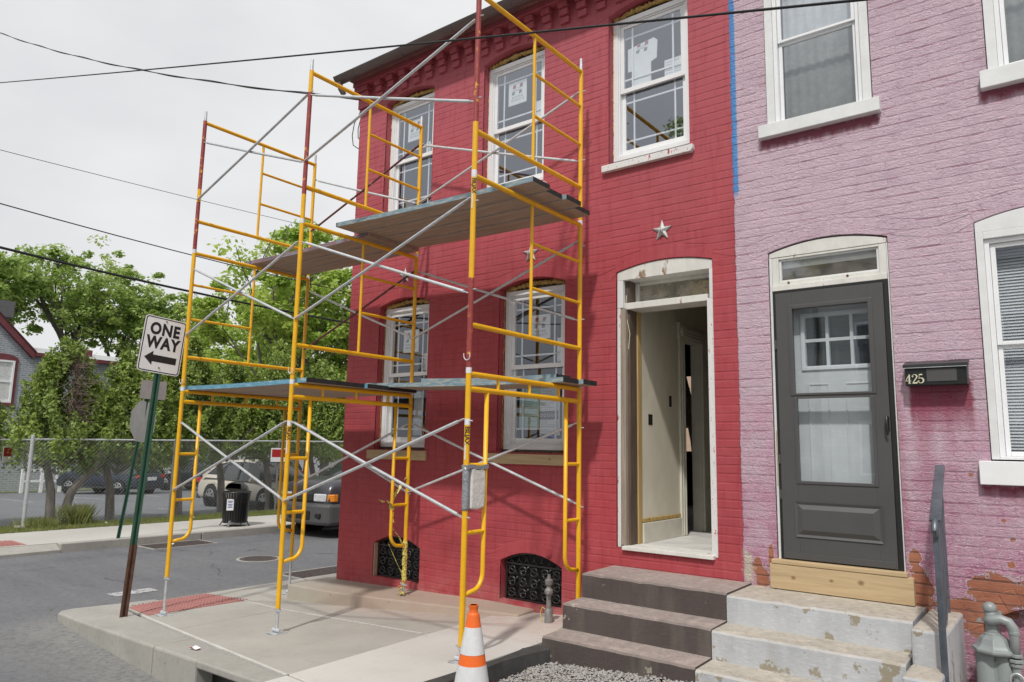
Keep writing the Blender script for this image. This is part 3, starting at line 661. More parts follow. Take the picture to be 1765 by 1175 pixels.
lay_bricks(lr, RED, D, .00055)
lp = brick_list(pa, XB + .006, 1.2, .10, ZT - .3, [o for k, o in OPP.items()], .12)
for k, o in OPP.items():
    if o[0] < 1.2: voussoirs(o, .12, 11, lp)
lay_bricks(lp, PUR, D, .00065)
# rooms
def room(name, parent, x0, x1, y0, y1, z0, z1, mt):
    mb = MB(); mb.quad((x0,y0,z0),(x0,y1,z0),(x0,y1,z1),(x0,y0,z1)); mb.quad((x1,y0,z0),(x1,y1,z0),(x1,y1,z1),(x1,y0,z1))
    mb.quad((x0,y1,z0),(x1,y1,z0),(x1,y1,z1),(x0,y1,z1)); mb.quad((x0,y0,z1),(x1,y0,z1),(x1,y1,z1),(x0,y1,z1)); mb.quad((x0,y0,z0),(x1,y0,z0),(x1,y1,z0),(x0,y1,z0))
    return mb.build(name, mt, parent)
room('upper_room', RED, XL_ + .06, XB - .1, D + .27, 11, 4.02, 6.4, MAT['intwall'])
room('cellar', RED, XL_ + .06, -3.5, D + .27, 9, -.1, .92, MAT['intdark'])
room('upper_room', PUR, XB + .1, 3.8, D + .27, 10, 4.02, 6.4, MAT['intwall'])
room('lower_room', PUR, -.95, 3.8, D + .27, 10, .92, 3.9, MAT['intwall'])
mb = MB()                                            # roofs
mb.add([(XL_ - .1, D - .1, 6.50), (XB, D - .1, 6.50), (XB, 12, 7.0), (XL_ - .1, 12, 7.0), (XL_ - .1, D - .1, 6.56), (XB, D - .1, 6.56), (XB, 12, 7.06), (XL_ - .1, 12, 7.06)],
       [(0,3,2,1),(4,5,6,7),(0,1,5,4),(1,2,6,5),(2,3,7,6),(3,0,4,7)]); mb.build('roof', MAT['gutter'], RED)
mb = MB()
mb.add([(XB + .01, D - .1, 6.50), (XR_, D - .1, 6.50), (XR_, 16, 7.3), (XB + .01, 16, 7.3), (XB + .01, D - .1, 6.56), (XR_, D - .1, 6.56), (XR_, 16, 7.36), (XB + .01, 16, 7.36)],
       [(0,3,2,1),(4,5,6,7),(0,1,5,4),(1,2,6,5),(2,3,7,6),(3,0,4,7)]); mb.build('roof', MAT['gutter'], PUR)
# corbelled cornice
def corbel(par, x, w=.105):
    m_ = MB()
    for k, (z0, z1, p) in enumerate(((6.165, 6.235, .030), (6.245, 6.310, .058), (6.320, 6.385, .086))): m_.box(x - w/2, x + w/2, D - p, D + .01, z0, z1)
    return m_.build('corbel', MAT['wall'], par, bevel=.004)
m_ = MB()
for z0, z1, p in ((6.05, 6.10, .012), (6.11, 6.235, .030), (6.245, 6.310, .058), (6.320, 6.385, .086)): m_.box(XL_ - p * .5, XL_ + .20, D - p, D + .01, z0, z1)
m_.build('corner_corbel', MAT['wall'], RED, bevel=.004)
x = -6.70
while x < XB - .05: corbel(RED, x); x += .2155
while x < 3.9: corbel(PUR, x); x += .2155
for par, a, b in ((RED, XL_ - .05, XB), (PUR, XB + .002, XR_)):
    m_ = MB(); m_.box(a, b, D - .105, D + .01, 6.39, 6.45); m_.build('cornice_band', MAT['wall'], par, bevel=.004)
    m_ = MB(); m_.box(a, b, D - .185, D - .03, 6.452, 6.49); m_.build('soffit', MAT['soffit'], par)
def gutter(par, a, b):
    prof = [(-.20, 6.53), (-.205, 6.475), (-.24, 6.425), (-.30, 6.405), (-.355, 6.43), (-.385, 6.49), (-.395, 6.515), (-.385, 6.525), (-.375, 6.51), (-.35, 6.46), (-.30, 6.425), (-.245, 6.445), (-.215, 6.49), (-.21, 6.53)]
    prof = [(y * .88, 6.405 + (z - 6.405) * .60) for y, z in prof]
    m_ = MB(); m_.prism([(D + y, z) for y, z in prof], a, b, 'x'); g = m_.build('gutter', MAT['gutter'], par, smooth=True)
    m_ = MB(); x = a + .35
    while x < b: m_.prism([(D + y * 1.0 - .003, z - .003) for y, z in prof[1:7]] + [(D + y, z) for y, z in prof[7:13]], x, x + .02, 'x'); x += .83
    m_.build('gutter_strap', MAT['gutter'], g)
    return g
g = gutter(RED, XL_ - .16, XB - .01); gutter(PUR, XB + .01, XR_)
m_ = MB(); m_.tube([(XL_ - .10, D - .28, 6.41), (XL_ - .10, D - .26, 6.33), (XL_ - .10, D - .20, 6.27)], .035, 10); m_.build('downpipe_stub', MAT['gutter'], g, smooth=True)

# ---------------------------------------------------------------- sash windows
def member(x0, x1, z0, z1, y0, y1, name, mt, par, bev=.003):
    m_ = MB(); m_.box(x0, x1, y0, y1, z0, z1); return m_.build(name, mt, par, bevel=bev)
def ring(name, x0, x1, z0, z1, wl, wr, wt, wb, y0, y1, mt, par, bev=.003):
    m_ = MB(); m_.box(x0, x0 + wl, y0, y1, z0, z1); m_.box(x1 - wr, x1, y0, y1, z0, z1)
    m_.box(x0 + wl, x1 - wr, y0 + .0005, y1, z1 - wt, z1); m_.box(x0 + wl, x1 - wr, y0 + .0005, y1, z0, z0 + wb); return m_.build(name, mt, par, bevel=bev)
def window(par, x0, x1, z0, z1, zm, yf=D + .085, gl='glass', muntin=True, label=None):
    fr = ring('window', x0, x1, z0, z1, .05, .05, .05, .045, yf, yf + .10, MAT['white'], par)
    if label: fr['label'] = label
    ring('inner_track', x0 + .051, x1 - .051, z0 + .046, z1 - .051, .016, .016, .014, .012, yf + .012, yf + .09, MAT['white'], fr, .002)
    a, b = x0 + .068, x1 - .068
    ring('upper_sash', a, b, zm - .028, z1 - .066, .040, .040, .036, .045, yf + .022, yf + .050, MAT['white'], fr)
    ring('lower_sash', a, b, z0 + .059, zm + .022, .040, .040, .040, .055, yf + .054, yf + .082, MAT['white'], fr)
    for nm, p0, p1, y in (('pane', zm + .017, z1 - .102, yf + .032), ('pane', z0 + .114, zm - .018, yf + .064)):
        m_ = MB(); m_.quad((a + .040, y, p0), (b - .040, y, p0), (b - .040, y, p1), (a + .040, y, p1)); m_.build(nm, MAT[gl], fr)
        if muntin:
            xa, xb_ = a + .040, b - .040; w = .0085
            for xx in (xa + .085, xb_ - .085): member(xx - w, xx + w, p0, p1, y + .006, y + .012, 'muntin', MAT['white'], fr, 0)
            for zz in (p0 + .095, p1 - .095): member(xa, xb_, zz - w, zz + w, y + .0125, y + .018, 'muntin', MAT['white'], fr, 0)
    return fr
WR = {}
for k in ('w1', 'w2', 'w3'):
    o = OPR[k]; WR[k] = window(RED, o[0] + .005, o[1] - .01, 4.565, 6.03, 5.285)
for k in ('w4', 'w5'):
    o = OPR[k]; WR[k] = window(RED, o[0] + .02, o[1] - .008, 1.785, 3.425, 2.63, gl='glasslow')
# raw gaps round the new windows: foam, black joint
def lumpy(pts, r, mt, par, name='foam'):
    m_ = MB(); P = []; rs = []
    for i in range(len(pts) - 1):
        a, b = Vector(pts[i]), Vector(pts[i+1]); n = max(2, int((b - a).length / .018))
        for k in range(n): P.append(a.lerp(b, k / n) + Vector((rnd.gauss(0, .002), rnd.gauss(0, .004), rnd.gauss(0, .004)))); rs.append(r * rnd.uniform(.6, 1.35))
    m_.tube(P, rs, 7); return m_.build(name, mt, par, smooth='all')
for k in ('w1', 'w2', 'w3', 'w4', 'w5'):
    o = OPR[k]; zt = 6.03 if k in ('w1', 'w2', 'w3') else 3.425; x0, x1 = o[0], o[1]
    lumpy([(x0 + (x1 - x0) * i / 8 + .01, D + .10, (arch(o, x0 + (x1 - x0) * i / 8) + zt) / 2 + .008) for i in range(8)] + [(x1 - .03, D + .10, zt + .02)], .026, MAT['foam'], WR[k])
    lumpy([(x0 + .004, D + .088, o[2] + .06), (x0 + .004, D + .088, zt)], .006, MAT['foam'], WR[k])
    m_ = MB(); m_.box(x0 + .001, x1 - .001, D + .12, D + .2, zt - .01, o[4] + .01); m_.box(x0 + .0015, x0 + .03, D + .10, D + .2, o[2], zt); m_.box(x0 + .001, x1 - .001, D + .09, D + .2, o[2] + .001, o[2] + .05)
    m_.build('rough_gap', MAT['darkwood'], WR[k])
for k in ('w1', 'w2', 'w3'):
    o = OPR[k]; m_ = MB(); n = 14; a, b = o[0] - .055, o[1] + .045
    m_.prism([(a, 4.435), (b - .02, 4.435), (b, 4.46), (b, 4.50), (a, 4.50)], D - .045, D + .085, 'y'); m_.build('window_sill', MAT['peelred'] if k == 'w3' else MAT['peel'], RED, bevel=.004)
for (a, b, z0, z1) in ((-6.63, -5.68, 1.645, 1.748), (-4.79, -3.865, 1.642, 1.742)):
    member(a, b, z0, z1, D - .028, D + .10, 'sill_board', MAT['newwood'], RED, .003)
# papers and stickers in the panes
def sign_on(par, x, z, w, h, y, kind='h', tilt=0):
    m_ = MB(); m_.box(-w/2, w/2, 0, .0012, -h/2, h/2); m_.xf(Matrix.Translation((x, y, z)) @ Matrix.Rotation(tilt, 4, 'Y')); s_ = m_.build('sticker', MAT['card'], par)
    T = Matrix.Translation((x, y - .0008, z)) @ Matrix.Rotation(tilt, 4, 'Y')
    m1 = MB(); m2 = MB(); q = w / .25
    def para(mb_, cx, cz): mb_.add([(cx - .024*q, 0, cz - .020*q), (cx + .016*q, 0, cz - .020*q), (cx + .024*q, 0, cz + .020*q), (cx - .016*q, 0, cz + .020*q)], [(0,1,2,3)])
    para(m1, -.045*q, .078*q); para(m1, .050*q, .078*q); para(m2, -.058*q, .005*q); para(m2, .038*q, .005*q)
    pts = [(-.07*q, .040*q), (-.01*q, .056*q), (.07*q, .048*q)]
    for a, b in zip(pts[:-1], pts[1:]): m2.add([(a[0], 0, a[1]), (b[0], 0, b[1]), (b[0], 0, b[1] + .004*q), (a[0], 0, a[1] + .004*q)], [(0,1,2,3)])
    for s, sz, cz, mb_ in (('HARVEY', .024*q, .030*q, m1),) + ((('BUILDING', .034*q, -.045*q, m2), ('PRODUCTS', .034*q, -.082*q, m2)) if kind == 'h' else ()):
        t = text_mb(s, sz, 0).xf(Matrix.Translation((0, 0, cz)) @ FACE); mb_.add(t.v, t.f)
    m1.xf(T).build('print', MAT['txtred'], par); m2.xf(T).build('print', MAT['txtgrey'], par)
def paper(par, x0, x1, z0, z1, y, mt='card', lines=0, tx='txtgrey'):
    m_ = MB(); m_.box(x0, x1, y, y + .001, z0, z1); m_.build('paper', MAT[mt], par)
    if lines:
        m_ = MB(); r_ = random.Random(int(abs(x0) * 1000))
        for k in range(lines):
            z = z1 - (k + 1) * (z1 - z0) / (lines + 1); m_.box(x0 + .012, x0 + .012 + (x1 - x0 - .024) * r_.uniform(.35, 1), y - .001, y - .0005, z - .0016, z + .0016)
        m_.build('print', MAT[tx], par)
yu = D + .085 + .032 + .022; yl = yu + .032
sign_on(WR['w1'], -6.20, 5.66, .25, .27, yu); sign_on(WR['w2'], -4.62, 5.68, .25, .27, yu); sign_on(WR['w4'], -6.13, 3.02, .25, .27, yu); sign_on(WR['w5'], -4.27, 3.03, .25, .25, yu)
m_ = MB(); m_.prism([(-3.20, 5.32), (-3.00, 5.32), (-3.00, 5.52), (-2.94, 5.54), (-2.93, 5.72), (-2.97, 5.76), (-3.25, 5.72), (-3.25, 5.48), (-3.20, 5.48)], yu, yu + .001, 'y'); m_.build('paper', MAT['card'], WR['w3'])
sign_on(WR['w3'], -3.09, 5.66, .22, .12, yu - .001, 'x')
paper(WR['w2'], -4.40, -4.27, 5.31, 5.50, yu, 'card'); paper(WR['w3'], -2.86, -2.66, 5.31, 5.48, yu, 'card', 5); paper(WR['w4'], -5.94, -5.85, 2.66, 2.86, yu, 'card')
paper(WR['w1'], -6.00, -5.93, 5.31, 5.45, yu, 'card'); paper(WR['w5'], -4.06, -3.99, 2.66, 2.90, yu, 'card')
paper(WR['w5'], -4.54, -4.29, 2.00, 2.46, yl, 'greenpaper', 26); paper(WR['w5'], -4.285, -4.04, 1.93, 2.47, yl, 'card', 30)
m_ = MB(); m_.box(-4.285, -4.06, yl - .002, yl - .001, 2.09, 2.17); m_.build('paper', MAT['txtgrey'], WR['w5'])
m_ = MB()
for k in range(5): m_.cyl((-4.265 + k * .045, yl - .003, 2.13), .016, .001, 12, axis='y')
m_.build('print', MAT['card'], WR['w5']); m_ = MB()
for k in range(5): m_.cyl((-4.265 + k * .045, yl - .004, 2.13), .011, .001, 12, axis='y')
m_.build('print', MAT['txtgrey'], WR['w5'])
paper(WR['w5'], -4.30, -4.08, 2.47, 2.52, yl, 'bluetape'); paper(WR['w5'], -4.27, -4.09, 1.90, 1.94, yl, 'bluetape'); paper(WR['w5'], -4.56, -4.52, 2.38, 2.50, yl, 'bluetape')
paper(WR['w4'], -6.33, -6.18, 1.93, 2.45, yl + .25, 'card'); paper(WR['w4'], -6.06, -5.90, 1.90, 2.40, yl + .3, 'card', 8)
# ground floor room, hall and what stands in them
HALL = D + .26
m_ = MB(); m_.box(-3.24, -2.40, D - .035, HALL, .935, .968); m_.build('threshold', MAT['peel'], RED, bevel=.004)
m_ = MB(); m_.box(XL_ + .06, -2.33, HALL, 12, .90, .966); m_.build('floor', MAT['floor'], RED)
m_ = MB()
m_.box(-3.30, -3.2, HALL, 7.05, .966, 3.8); m_.box(-3.30, -3.2, 7.05, 7.50, 2.95, 3.8); m_.box(-3.30, -3.2, 7.50, 12, .966, 3.8); m_.build('plaster_wall', MAT['plaster'], RED)
m_ = MB(); m_.box(-2.40, -2.34, HALL, 12, .966, 3.8); m_.build('plaster_wall', MAT['plaster'], RED)
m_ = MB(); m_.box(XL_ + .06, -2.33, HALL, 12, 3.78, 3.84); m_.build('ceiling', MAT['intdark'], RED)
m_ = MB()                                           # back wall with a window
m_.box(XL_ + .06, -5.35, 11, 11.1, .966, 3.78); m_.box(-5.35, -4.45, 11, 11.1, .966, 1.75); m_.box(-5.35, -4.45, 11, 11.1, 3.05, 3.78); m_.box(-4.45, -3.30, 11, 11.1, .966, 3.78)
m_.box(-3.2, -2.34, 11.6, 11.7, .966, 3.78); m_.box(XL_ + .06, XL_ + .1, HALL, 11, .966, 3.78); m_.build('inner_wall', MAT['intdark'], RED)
bw = ring('back_window', -5.35, -4.45, 1.75, 3.05, .05, .05, .05, .05, 11.0, 11.08, MAT['intdark'], RED)
member(-5.3, -4.5, 2.62, 2.66, 11.02, 11.06, 'meeting_rail', MAT['intdark'], bw, 0)
def band(x0, x1, y0, y1, z0, z1, nm, mt, par): m_ = MB(); m_.box(x0, x1, y0, y1, z0, z1); return m_.build(nm, mt, par, bevel=.004)
cs = band(-3.2, -3.175, 6.93, 7.05, .966, 2.95, 'door_casing', MAT['casing'], RED); band(-3.175, -3.165, 6.96, 6.98, .97, 2.93, 'moulding', MAT['casing'], cs); band(-3.175, -3.165, 7.01, 7.03, .97, 2.93, 'moulding', MAT['casing'], cs)
cs = band(-3.2, -3.170, 6.91, 7.06, 2.95, 3.12, 'corner_block', MAT['casing'], RED); m_ = MB(); m_.cyl((-3.17, 6.985, 3.035), .05, .012, 18, axis='x'); m_.cyl((-3.158, 6.985, 3.035), .03, .008, 18, axis='x'); m_.build('rosette', MAT['casing'], cs)
cs = band(-3.2, -3.175, 7.06, 7.50, 2.95, 3.09, 'head_casing', MAT['casing'], RED)
for zz in (2.975, 3.01, 3.045): band(-3.175, -3.163, 7.065, 7.495, zz, zz + .018, 'moulding', MAT['casing'], cs)
band(-3.2, -3.175, 7.50, 7.65, .966, 3.09, 'door_casing', MAT['casing'], RED)
band(-3.31, -3.2, 7.49, 7.50, .966, 2.95, 'door_lining', MAT['casing'], RED)
band(-3.2, -3.178, HALL + .01, 6.93, .966, 1.145, 'skirting_board', MAT['casing'], RED); band(-3.205, -3.19, HALL + .01, 6.93, 1.15, 1.185, 'rough_plaster_edge', MAT['foam'], RED)
for (y0, y1, z0, z1) in ((6.26, 6.345, 2.04, 2.14), (6.71, 6.765, 2.235, 2.345)): band(-3.199, -3.197, y0, y1, z0, z1, 'socket_hole', MAT['seal'], RED)
# planks and odds and ends leaning in the dark front room
for k, (x, y, l, a) in enumerate(((-3.55, 8.6, 1.3, .10), (-3.68, 8.75, 1.9, .16), (-3.80, 8.9, 1.5, .06), (-3.62, 9.0, 2.2, .2), (-3.95, 9.2, 1.7, .12))):
    m_ = MB(); m_.bar((x, y, .97), (x - a * l * 1.6, y + .35, .97 + l), .07, .018, 0, (0, 1, 0))
    bo = m_.build('leaning_board', MAT['casing'] if k % 2 == 0 else MAT['rawwood'])
    tag(bo, ['short pale board leaning inside the red doorway, nearest the opening', 'long brown board leaning behind the short pale one inside the red doorway', 'pale board standing almost upright in the dark front room', 'longest and most slanted brown board in the dark front room', 'pale board farthest left in the dark front room'][k], 'board', None, 'boards leaning inside the red house')
m_ = MB(); m_.box(-5.1, -4.75, 10.6, 10.8, 2.16, 2.44); m_.box(-4.72, -4.62, 10.6, 10.75, 2.16, 2.36); bx = m_.build('carton', MAT['intwall']); tag(bx, 'grey cartons on the sill of the back window of the red house', 'box')
# brick house behind, seen through the back window
MAT['tanbrick'] = mat('tan_brick', (.46, .33, .24), .85, 0, .12, 4, .2, 30)
m_ = MB(); m_.box(-9, 1, 19.5, 20, -.2, 6); ob = m_.build('back_garden_wall', MAT['tanbrick']); tag(ob, 'tan brick wall glimpsed through the back window of the red house', 'wall')

# ---------------------------------------------------------------- red doorway joinery
DO = OPR['door']; y0 = D + .012
m_ = MB(); n = 14; xs = [DO[0] + .006 + (DO[1] - DO[0] - .012) * i / n for i in range(n + 1)]
m_.prism([(xs[0], 3.36)] + [(x, arch(DO, x) - .004) for x in xs] + [(xs[-1], 3.36)], y0, D + .26, 'y'); m_.build('arched_head_board', MAT['peel'], RED, bevel=.003)
band(DO[0] + .005, -3.245, y0, D + .06, 3.10, 3.36, 'door_jamb', MAT['whitewood'], RED); band(DO[0] + .004, -3.274, y0, D + .06, .95, 3.098, 'door_jamb', MAT['peelred'], RED)
band(-3.273, -3.222, y0 + .006, D + .07, .968, 3.098, 'bare_jamb', MAT['rawwood'], RED); band(-3.244, -3.20, D + .061, D + .19, .968, 3.36, 'bare_jamb', MAT['darkwood'], RED)
band(-3.205, -3.188, D + .191, D + .26, .968, 3.36, 'wood_strip', MAT['yelwood'], RED)
band(-2.432, DO[1] - .003, y0 - .004, D + .26, .95, 3.10, 'door_jamb', MAT['peelred'], RED); band(-2.41, DO[1] - .003, y0, D + .26, 3.101, 3.36, 'door_jamb', MAT['whitewood'], RED)
band(-3.243, -2.433, D + .03, D + .26, 3.085, 3.145, 'transom_bar', MAT['peel'], RED)
tr_ = ring('transom_window', -3.20, -2.41, 3.146, 3.359, .035, .03, .03, .02, D + .17, D + .22, MAT['peel'], RED)
m_ = MB(); m_.quad((-3.165, D + .19, 3.166), (-2.44, D + .19, 3.166), (-2.44, D + .19, 3.33), (-3.165, D + .19, 3.33)); m_.build('pane', MAT['glassold'], tr_)
m_ = MB(); m_.prism([(-2.66, 3.167), (-2.63, 3.25), (-2.58, 3.30), (-2.52, 3.31), (-2.445, 3.29), (-2.445, 3.167)], D + .195, D + .20, 'y'); m_.build('stained_plaster_patch', MAT['foam'], tr_)
m_ = MB(); m_.tube([(-3.21, D + .1, 3.30), (-3.235, D + .06, 3.22), (-3.235, D + .05, 3.12), (-3.225, D + .05, 3.0), (-3.20, D + .06, 2.86), (-3.215, D + .06, 2.72)], .003, 5); m_.build('loose_wire', MAT['cream'], RED, smooth=True)
band(-3.215, -3.205, D + .12, D + .19, 1.98, 2.05, 'latch_plate', MAT['rust'], RED)
# ---------------------------------------------------------------- basement grates
def grate(par, o, label):
    g = thing('basement_grate', ((o[0] + o[1]) / 2, D + .1, o[2]), label, 'grate', 'cast iron basement grates')
    y = D + .06; x0, x1 = o[0] + .03, o[1] - .002; zt = o[3] - .03
    m_ = MB(); w = .018
    m_.box(x0, x1, y, y + .02, o[2] + .003, o[2] + .02); m_.box(x0, x0 + w, y, y + .02, o[2] + .003, o[3]); m_.box(x1 - w, x1, y, y + .02, o[2] + .003, o[3]); m_.box(x0, x1, y - .004, y + .02, zt, zt + .016)
    for i in range(12):
        a = x0 + (x1 - x0) * i / 12; b = x0 + (x1 - x0) * (i + 1) / 12
        f = lambda x: arch(o, min(max(x, o[0]), o[1])) - .006
        m_.add([(a, y, f(a) - .014), (b, y, f(b) - .014), (b, y, f(b)), (a, y, f(a)), (a, y+.02, f(a) - .014), (b, y+.02, f(b) - .014), (b, y+.02, f(b)), (a, y+.02, f(a))], [(0,1,2,3),(4,7,6,5),(0,4,5,1),(3,2,6,7)])
    m_.build('frame', MAT['black'], g)
    m_ = MB(); m_.box(o[0] + .001, o[1] - .001, y + .06, y + .065, o[2], o[4]); m_.build('backing', MAT['seal'], g)
    nx, nz = 5, 3; cw = (x1 - x0 - .04) / nx; ch = (zt - o[2] - .02) / nz
    for i in range(nx):
        for j in range(nz):
            cx = x0 + .02 + cw * (i + .5); cz = o[2] + .02 + ch * (j + .5); s = 1 if (i + j) % 2 else -1; m_ = MB()
            for q in (1, -1):
                P = []
                for k in range(15):
                    a = k / 14 * 5.2; r_ = .050 * (1 - k / 17); P.append((cx + q * s * (r_ * math.cos(a) - .012), y - .004 - .010 * math.sin(k / 14 * 3.1), cz + q * (r_ * math.sin(a) * .9 + .004)))
                m_.tube(P, [.0105 - .0004 * k for k in range(15)], 6)
                m_.tube([(cx - q * cw * .48, y + .006, cz - q * s * ch * .48), (cx - q * cw * .2, y - .006, cz - q * s * ch * .05), (cx, y, cz)], [.007, .009, .005], 6)
            m_.lathe((cx, y - .004, cz - .009), [(0, 0), (.012, .003), (.014, .009), (.012, .015), (0, .018)], 8)
            m_.build('scroll', MAT['black'], g, smooth='all')
    for i in range(7):
        xa = x0 + .03 + (x1 - x0 - .06) * (i + .5) / 7; top_ = arch(o, xa) - .02
        if top_ - zt > .03:
            m_ = MB(); zc = (top_ + zt + .016) / 2; hh = (top_ - zt - .016) / 2
            m_.tube([(xa - .036, y, zt + .016), (xa, y - .008, zc), (xa, y - .004, top_), (xa, y - .008, zc), (xa + .036, y, zt + .016)], .007, 6); m_.build('crest', MAT['black'], g, smooth='all')
    return g
grate(RED, OPR['g1'], 'black scrollwork basement grate behind the yellow caution tape')
grate(RED, OPR['g2'], 'black scrollwork basement grate nearest the brown steps')
m_ = MB(); m_.box(-6.469, -6.455, D + .01, D + .06, .336, .70); m_.build('bare_reveal', MAT['tanbrick'], RED)
m_ = MB(); m_.cyl((-4.03, D + .004, .815), .030, -.018, 16, axis='y'); m_.cyl((-4.03, D - .014, .815), .016, -.012, 8, axis='y'); m_.build('painted_bolt', MAT['wall'], RED, smooth=True)
# ---------------------------------------------------------------- wall stars
def star(x, z, label, s=.098, rot=0):
    t = thing('wall_star', (x, D, z), label, 'star', 'iron anchor stars on the red wall')
    m_ = MB(); vs = [(0, -.032, 0)]
    for k in range(10):
        a = math.pi / 2 + k * math.pi / 5 + rot; r_ = s if k % 2 == 0 else s * .40
        vs.append((r_ * math.cos(a), -.008 if k % 2 == 0 else -.010, r_ * math.sin(a)))
    fs = [(0, 1 + k, 1 + (k + 1) % 10) for k in range(10)]; b = len(vs); vs += [(v[0], .004, v[2]) for v in vs[1:]]
    fs += [(1 + k, 1 + (k + 1) % 10, 11 + (k + 1) % 10, 11 + k) for k in range(10)]
    m_.add([(v[0] + x, v[1] + D, v[2] + z) for v in vs], fs); m_.build('star_plate', MAT['star'], t)
    m_ = MB(); m_.cyl((x, D - .018, z), .020, -.022, 6, axis='y'); m_.cyl((x, D - .04, z), .010, -.014, 10, axis='y'); m_.build('nut', MAT['steel'], t)
star(-2.835, 3.765, 'pale iron star on the red wall right above the open doorway')
star(-4.30, 3.775, 'pale iron star above the ground floor window nearest the doorway')
star(-6.125, 3.775, 'pale iron star above the ground floor window nearest the street corner')

# ---------------------------------------------------------------- lilac house joinery
DP = OPP['door']; yd = D + .012
m_ = MB(); n = 14; xs = [DP[0] + .006 + (DP[1] - DP[0] - .012) * i / n for i in range(n + 1)]
m_.prism([(xs[0], 3.37)] + [(x, arch(DP, x) - .012) for x in xs] + [(xs[-1], 3.37)], yd, D + .2, 'y'); m_.build('arched_head_board', MAT['peel'], PUR, bevel=.003)
band(DP[0] + .004, -1.875, yd, D + .16, .985, 3.369, 'door_jamb', MAT['whitewood'], PUR); band(-1.03, DP[1] - .004, yd, D + .16, .985, 3.369, 'door_jamb', MAT['whitewood'], PUR)
band(-1.884, -1.877, yd - .008, yd, 1.55, 1.98, 'bare_sliver', MAT['newwood'], PUR)
band(-1.874, -1.031, yd - .012, D + .16, 3.09, 3.135, 'transom_bar', MAT['peel'], PUR)
tr_ = ring('transom_window', -1.874, -1.031, 3.136, 3.368, .052, .052, .018, .030, D + .016, D + .06, MAT['peel'], PUR)
ring('transom_bead', -1.821, -1.084, 3.167, 3.349, .016, .016, .012, .012, D + .030, D + .065, MAT['whitewood'], tr_, .002)
m_ = MB(); m_.quad((-1.805, D + .05, 3.18), (-1.10, D + .05, 3.18), (-1.10, D + .05, 3.337), (-1.805, D + .05, 3.337)); m_.build('pane', MAT['glassdust'], tr_)
m_ = MB(); m_.box(-1.82, -1.09, D + .075, D + .08, 3.285, 3.37); m_.build('pull_shade', MAT['card'], tr_)
for xx in (-1.745, -1.305): m_ = MB(); m_.cyl((xx, D + .014, 3.152), .009, -.008, 8, axis='y'); m_.build('screw_head', MAT['rust'], tr_)
# charcoal storm door
SD = thing('storm_door', (-1.45, D + .03, 1.0), 'charcoal storm door with two panes on the lilac house', 'door')
ring('weather_frame', -1.873, -1.032, 1.0, 3.088, .022, .030, .018, .01, D + .004, D + .06, MAT['seal'], SD, .002)
m_ = MB(); ya, yb = D - .004, D + .035; X0, X1, Z0, Z1 = -1.850, -1.064, 1.008, 3.068
gu = (-1.725, -1.172, 2.262, 2.932); gd = (-1.712, -1.182, 1.592, 2.222)
m_.box(X0, gu[0], ya, yb, Z0, Z1); m_.box(gu[1], X1, ya, yb, Z0, Z1); m_.box(gu[0], gu[1], ya, yb, gu[3], Z1); m_.box(gu[0], gu[1], ya, yb, gd[3], gu[2]); m_.box(gu[0], gu[1], ya, yb, Z0, gd[2])
m_.box(gu[0], gd[0], ya, yb, gd[2], gd[3]); m_.box(gd[1], gu[1], ya, yb, gd[2], gd[3]); m_.build('door_leaf', MAT['storm'], SD, bevel=.002)
ring('glazing_bead', gu[0] - .03, gu[1] + .03, gu[2] - .018, gu[3] + .03, .032, .032, .032, .020, ya - .007, ya + .004, MAT['storm'], SD, .004)
ring('glazing_bead', gd[0] - .022, gd[1] + .022, gd[2] - .022, gd[3] + .006, .024, .024, .008, .024, ya - .007, ya + .004, MAT['storm'], SD, .004)
for g_ in (gu, gd): m_ = MB(); m_.quad((g_[0], D + .018, g_[2]), (g_[1], D + .018, g_[2]), (g_[1], D + .018, g_[3]), (g_[0], D + .018, g_[3])); m_.build('pane', MAT['glassst'], SD)
m_ = MB(); a, b, c, d = -1.755, -1.145, 1.175, 1.435; e = .038; yy = ya - .001; yo = ya - .012
m_.add([(a, yy, c), (b, yy, c), (b, yy, d), (a, yy, d), (a + e*.5, ya + .012 - .004, c + e*.5), (b - e*.5, ya + .008, c + e*.5), (b - e*.5, ya + .008, d - e*.5), (a + e*.5, ya + .008, d - e*.5), (a + e*1.6, yo, c + e*1.4), (b - e*1.6, yo, c + e*1.4), (b - e*1.6, yo, d - e*1.4), (a + e*1.6, yo, d - e*1.4)],
       [(0,1,5,4),(1,2,6,5),(2,3,7,6),(3,0,4,7),(4,5,9,8),(5,6,10,9),(6,7,11,10),(7,4,8,11),(8,9,10,11)])
m_.v = [(v[0], v[1] - .007, v[2]) for v in m_.v]; m_.build('raised_panel', MAT['storm'], SD)
band(X0 + .01, X1 - .01, ya - .004, ya - .0005, 1.010, 1.055, 'bottom_sweep', MAT['storm'], SD)
for zz in (2.62, 1.72, 1.45): m_ = MB(); m_.cyl((-1.858, D - .002, zz), .008, .07, 10); m_.build('hinge', MAT['storm'], SD)
m_ = MB(); m_.box(-1.093, -1.069, ya - .006, ya, 1.97, 2.075); m_.tube([(-1.081, ya - .004, 2.07), (-1.081, ya - .035, 2.065), (-1.079, ya - .05, 2.03), (-1.079, ya - .045, 1.98), (-1.077, ya - .03, 1.945)], [.009, .010, .010, .009, .007], 10); m_.build('handle', MAT['black'], SD, smooth=True)
ID = thing('white_front_door', (-1.45, D + .14, 1.0), 'white six light front door behind the charcoal storm door', 'door')
m_ = MB(); yi = D + .13; lx = [-1.668, -1.513, -1.490, -1.335, -1.312, -1.157]; lz = [2.485, 2.675, 2.70, 2.875]
xs = [-1.86, *lx, -1.04]; zs__ = [1.0, *lz, 3.09]
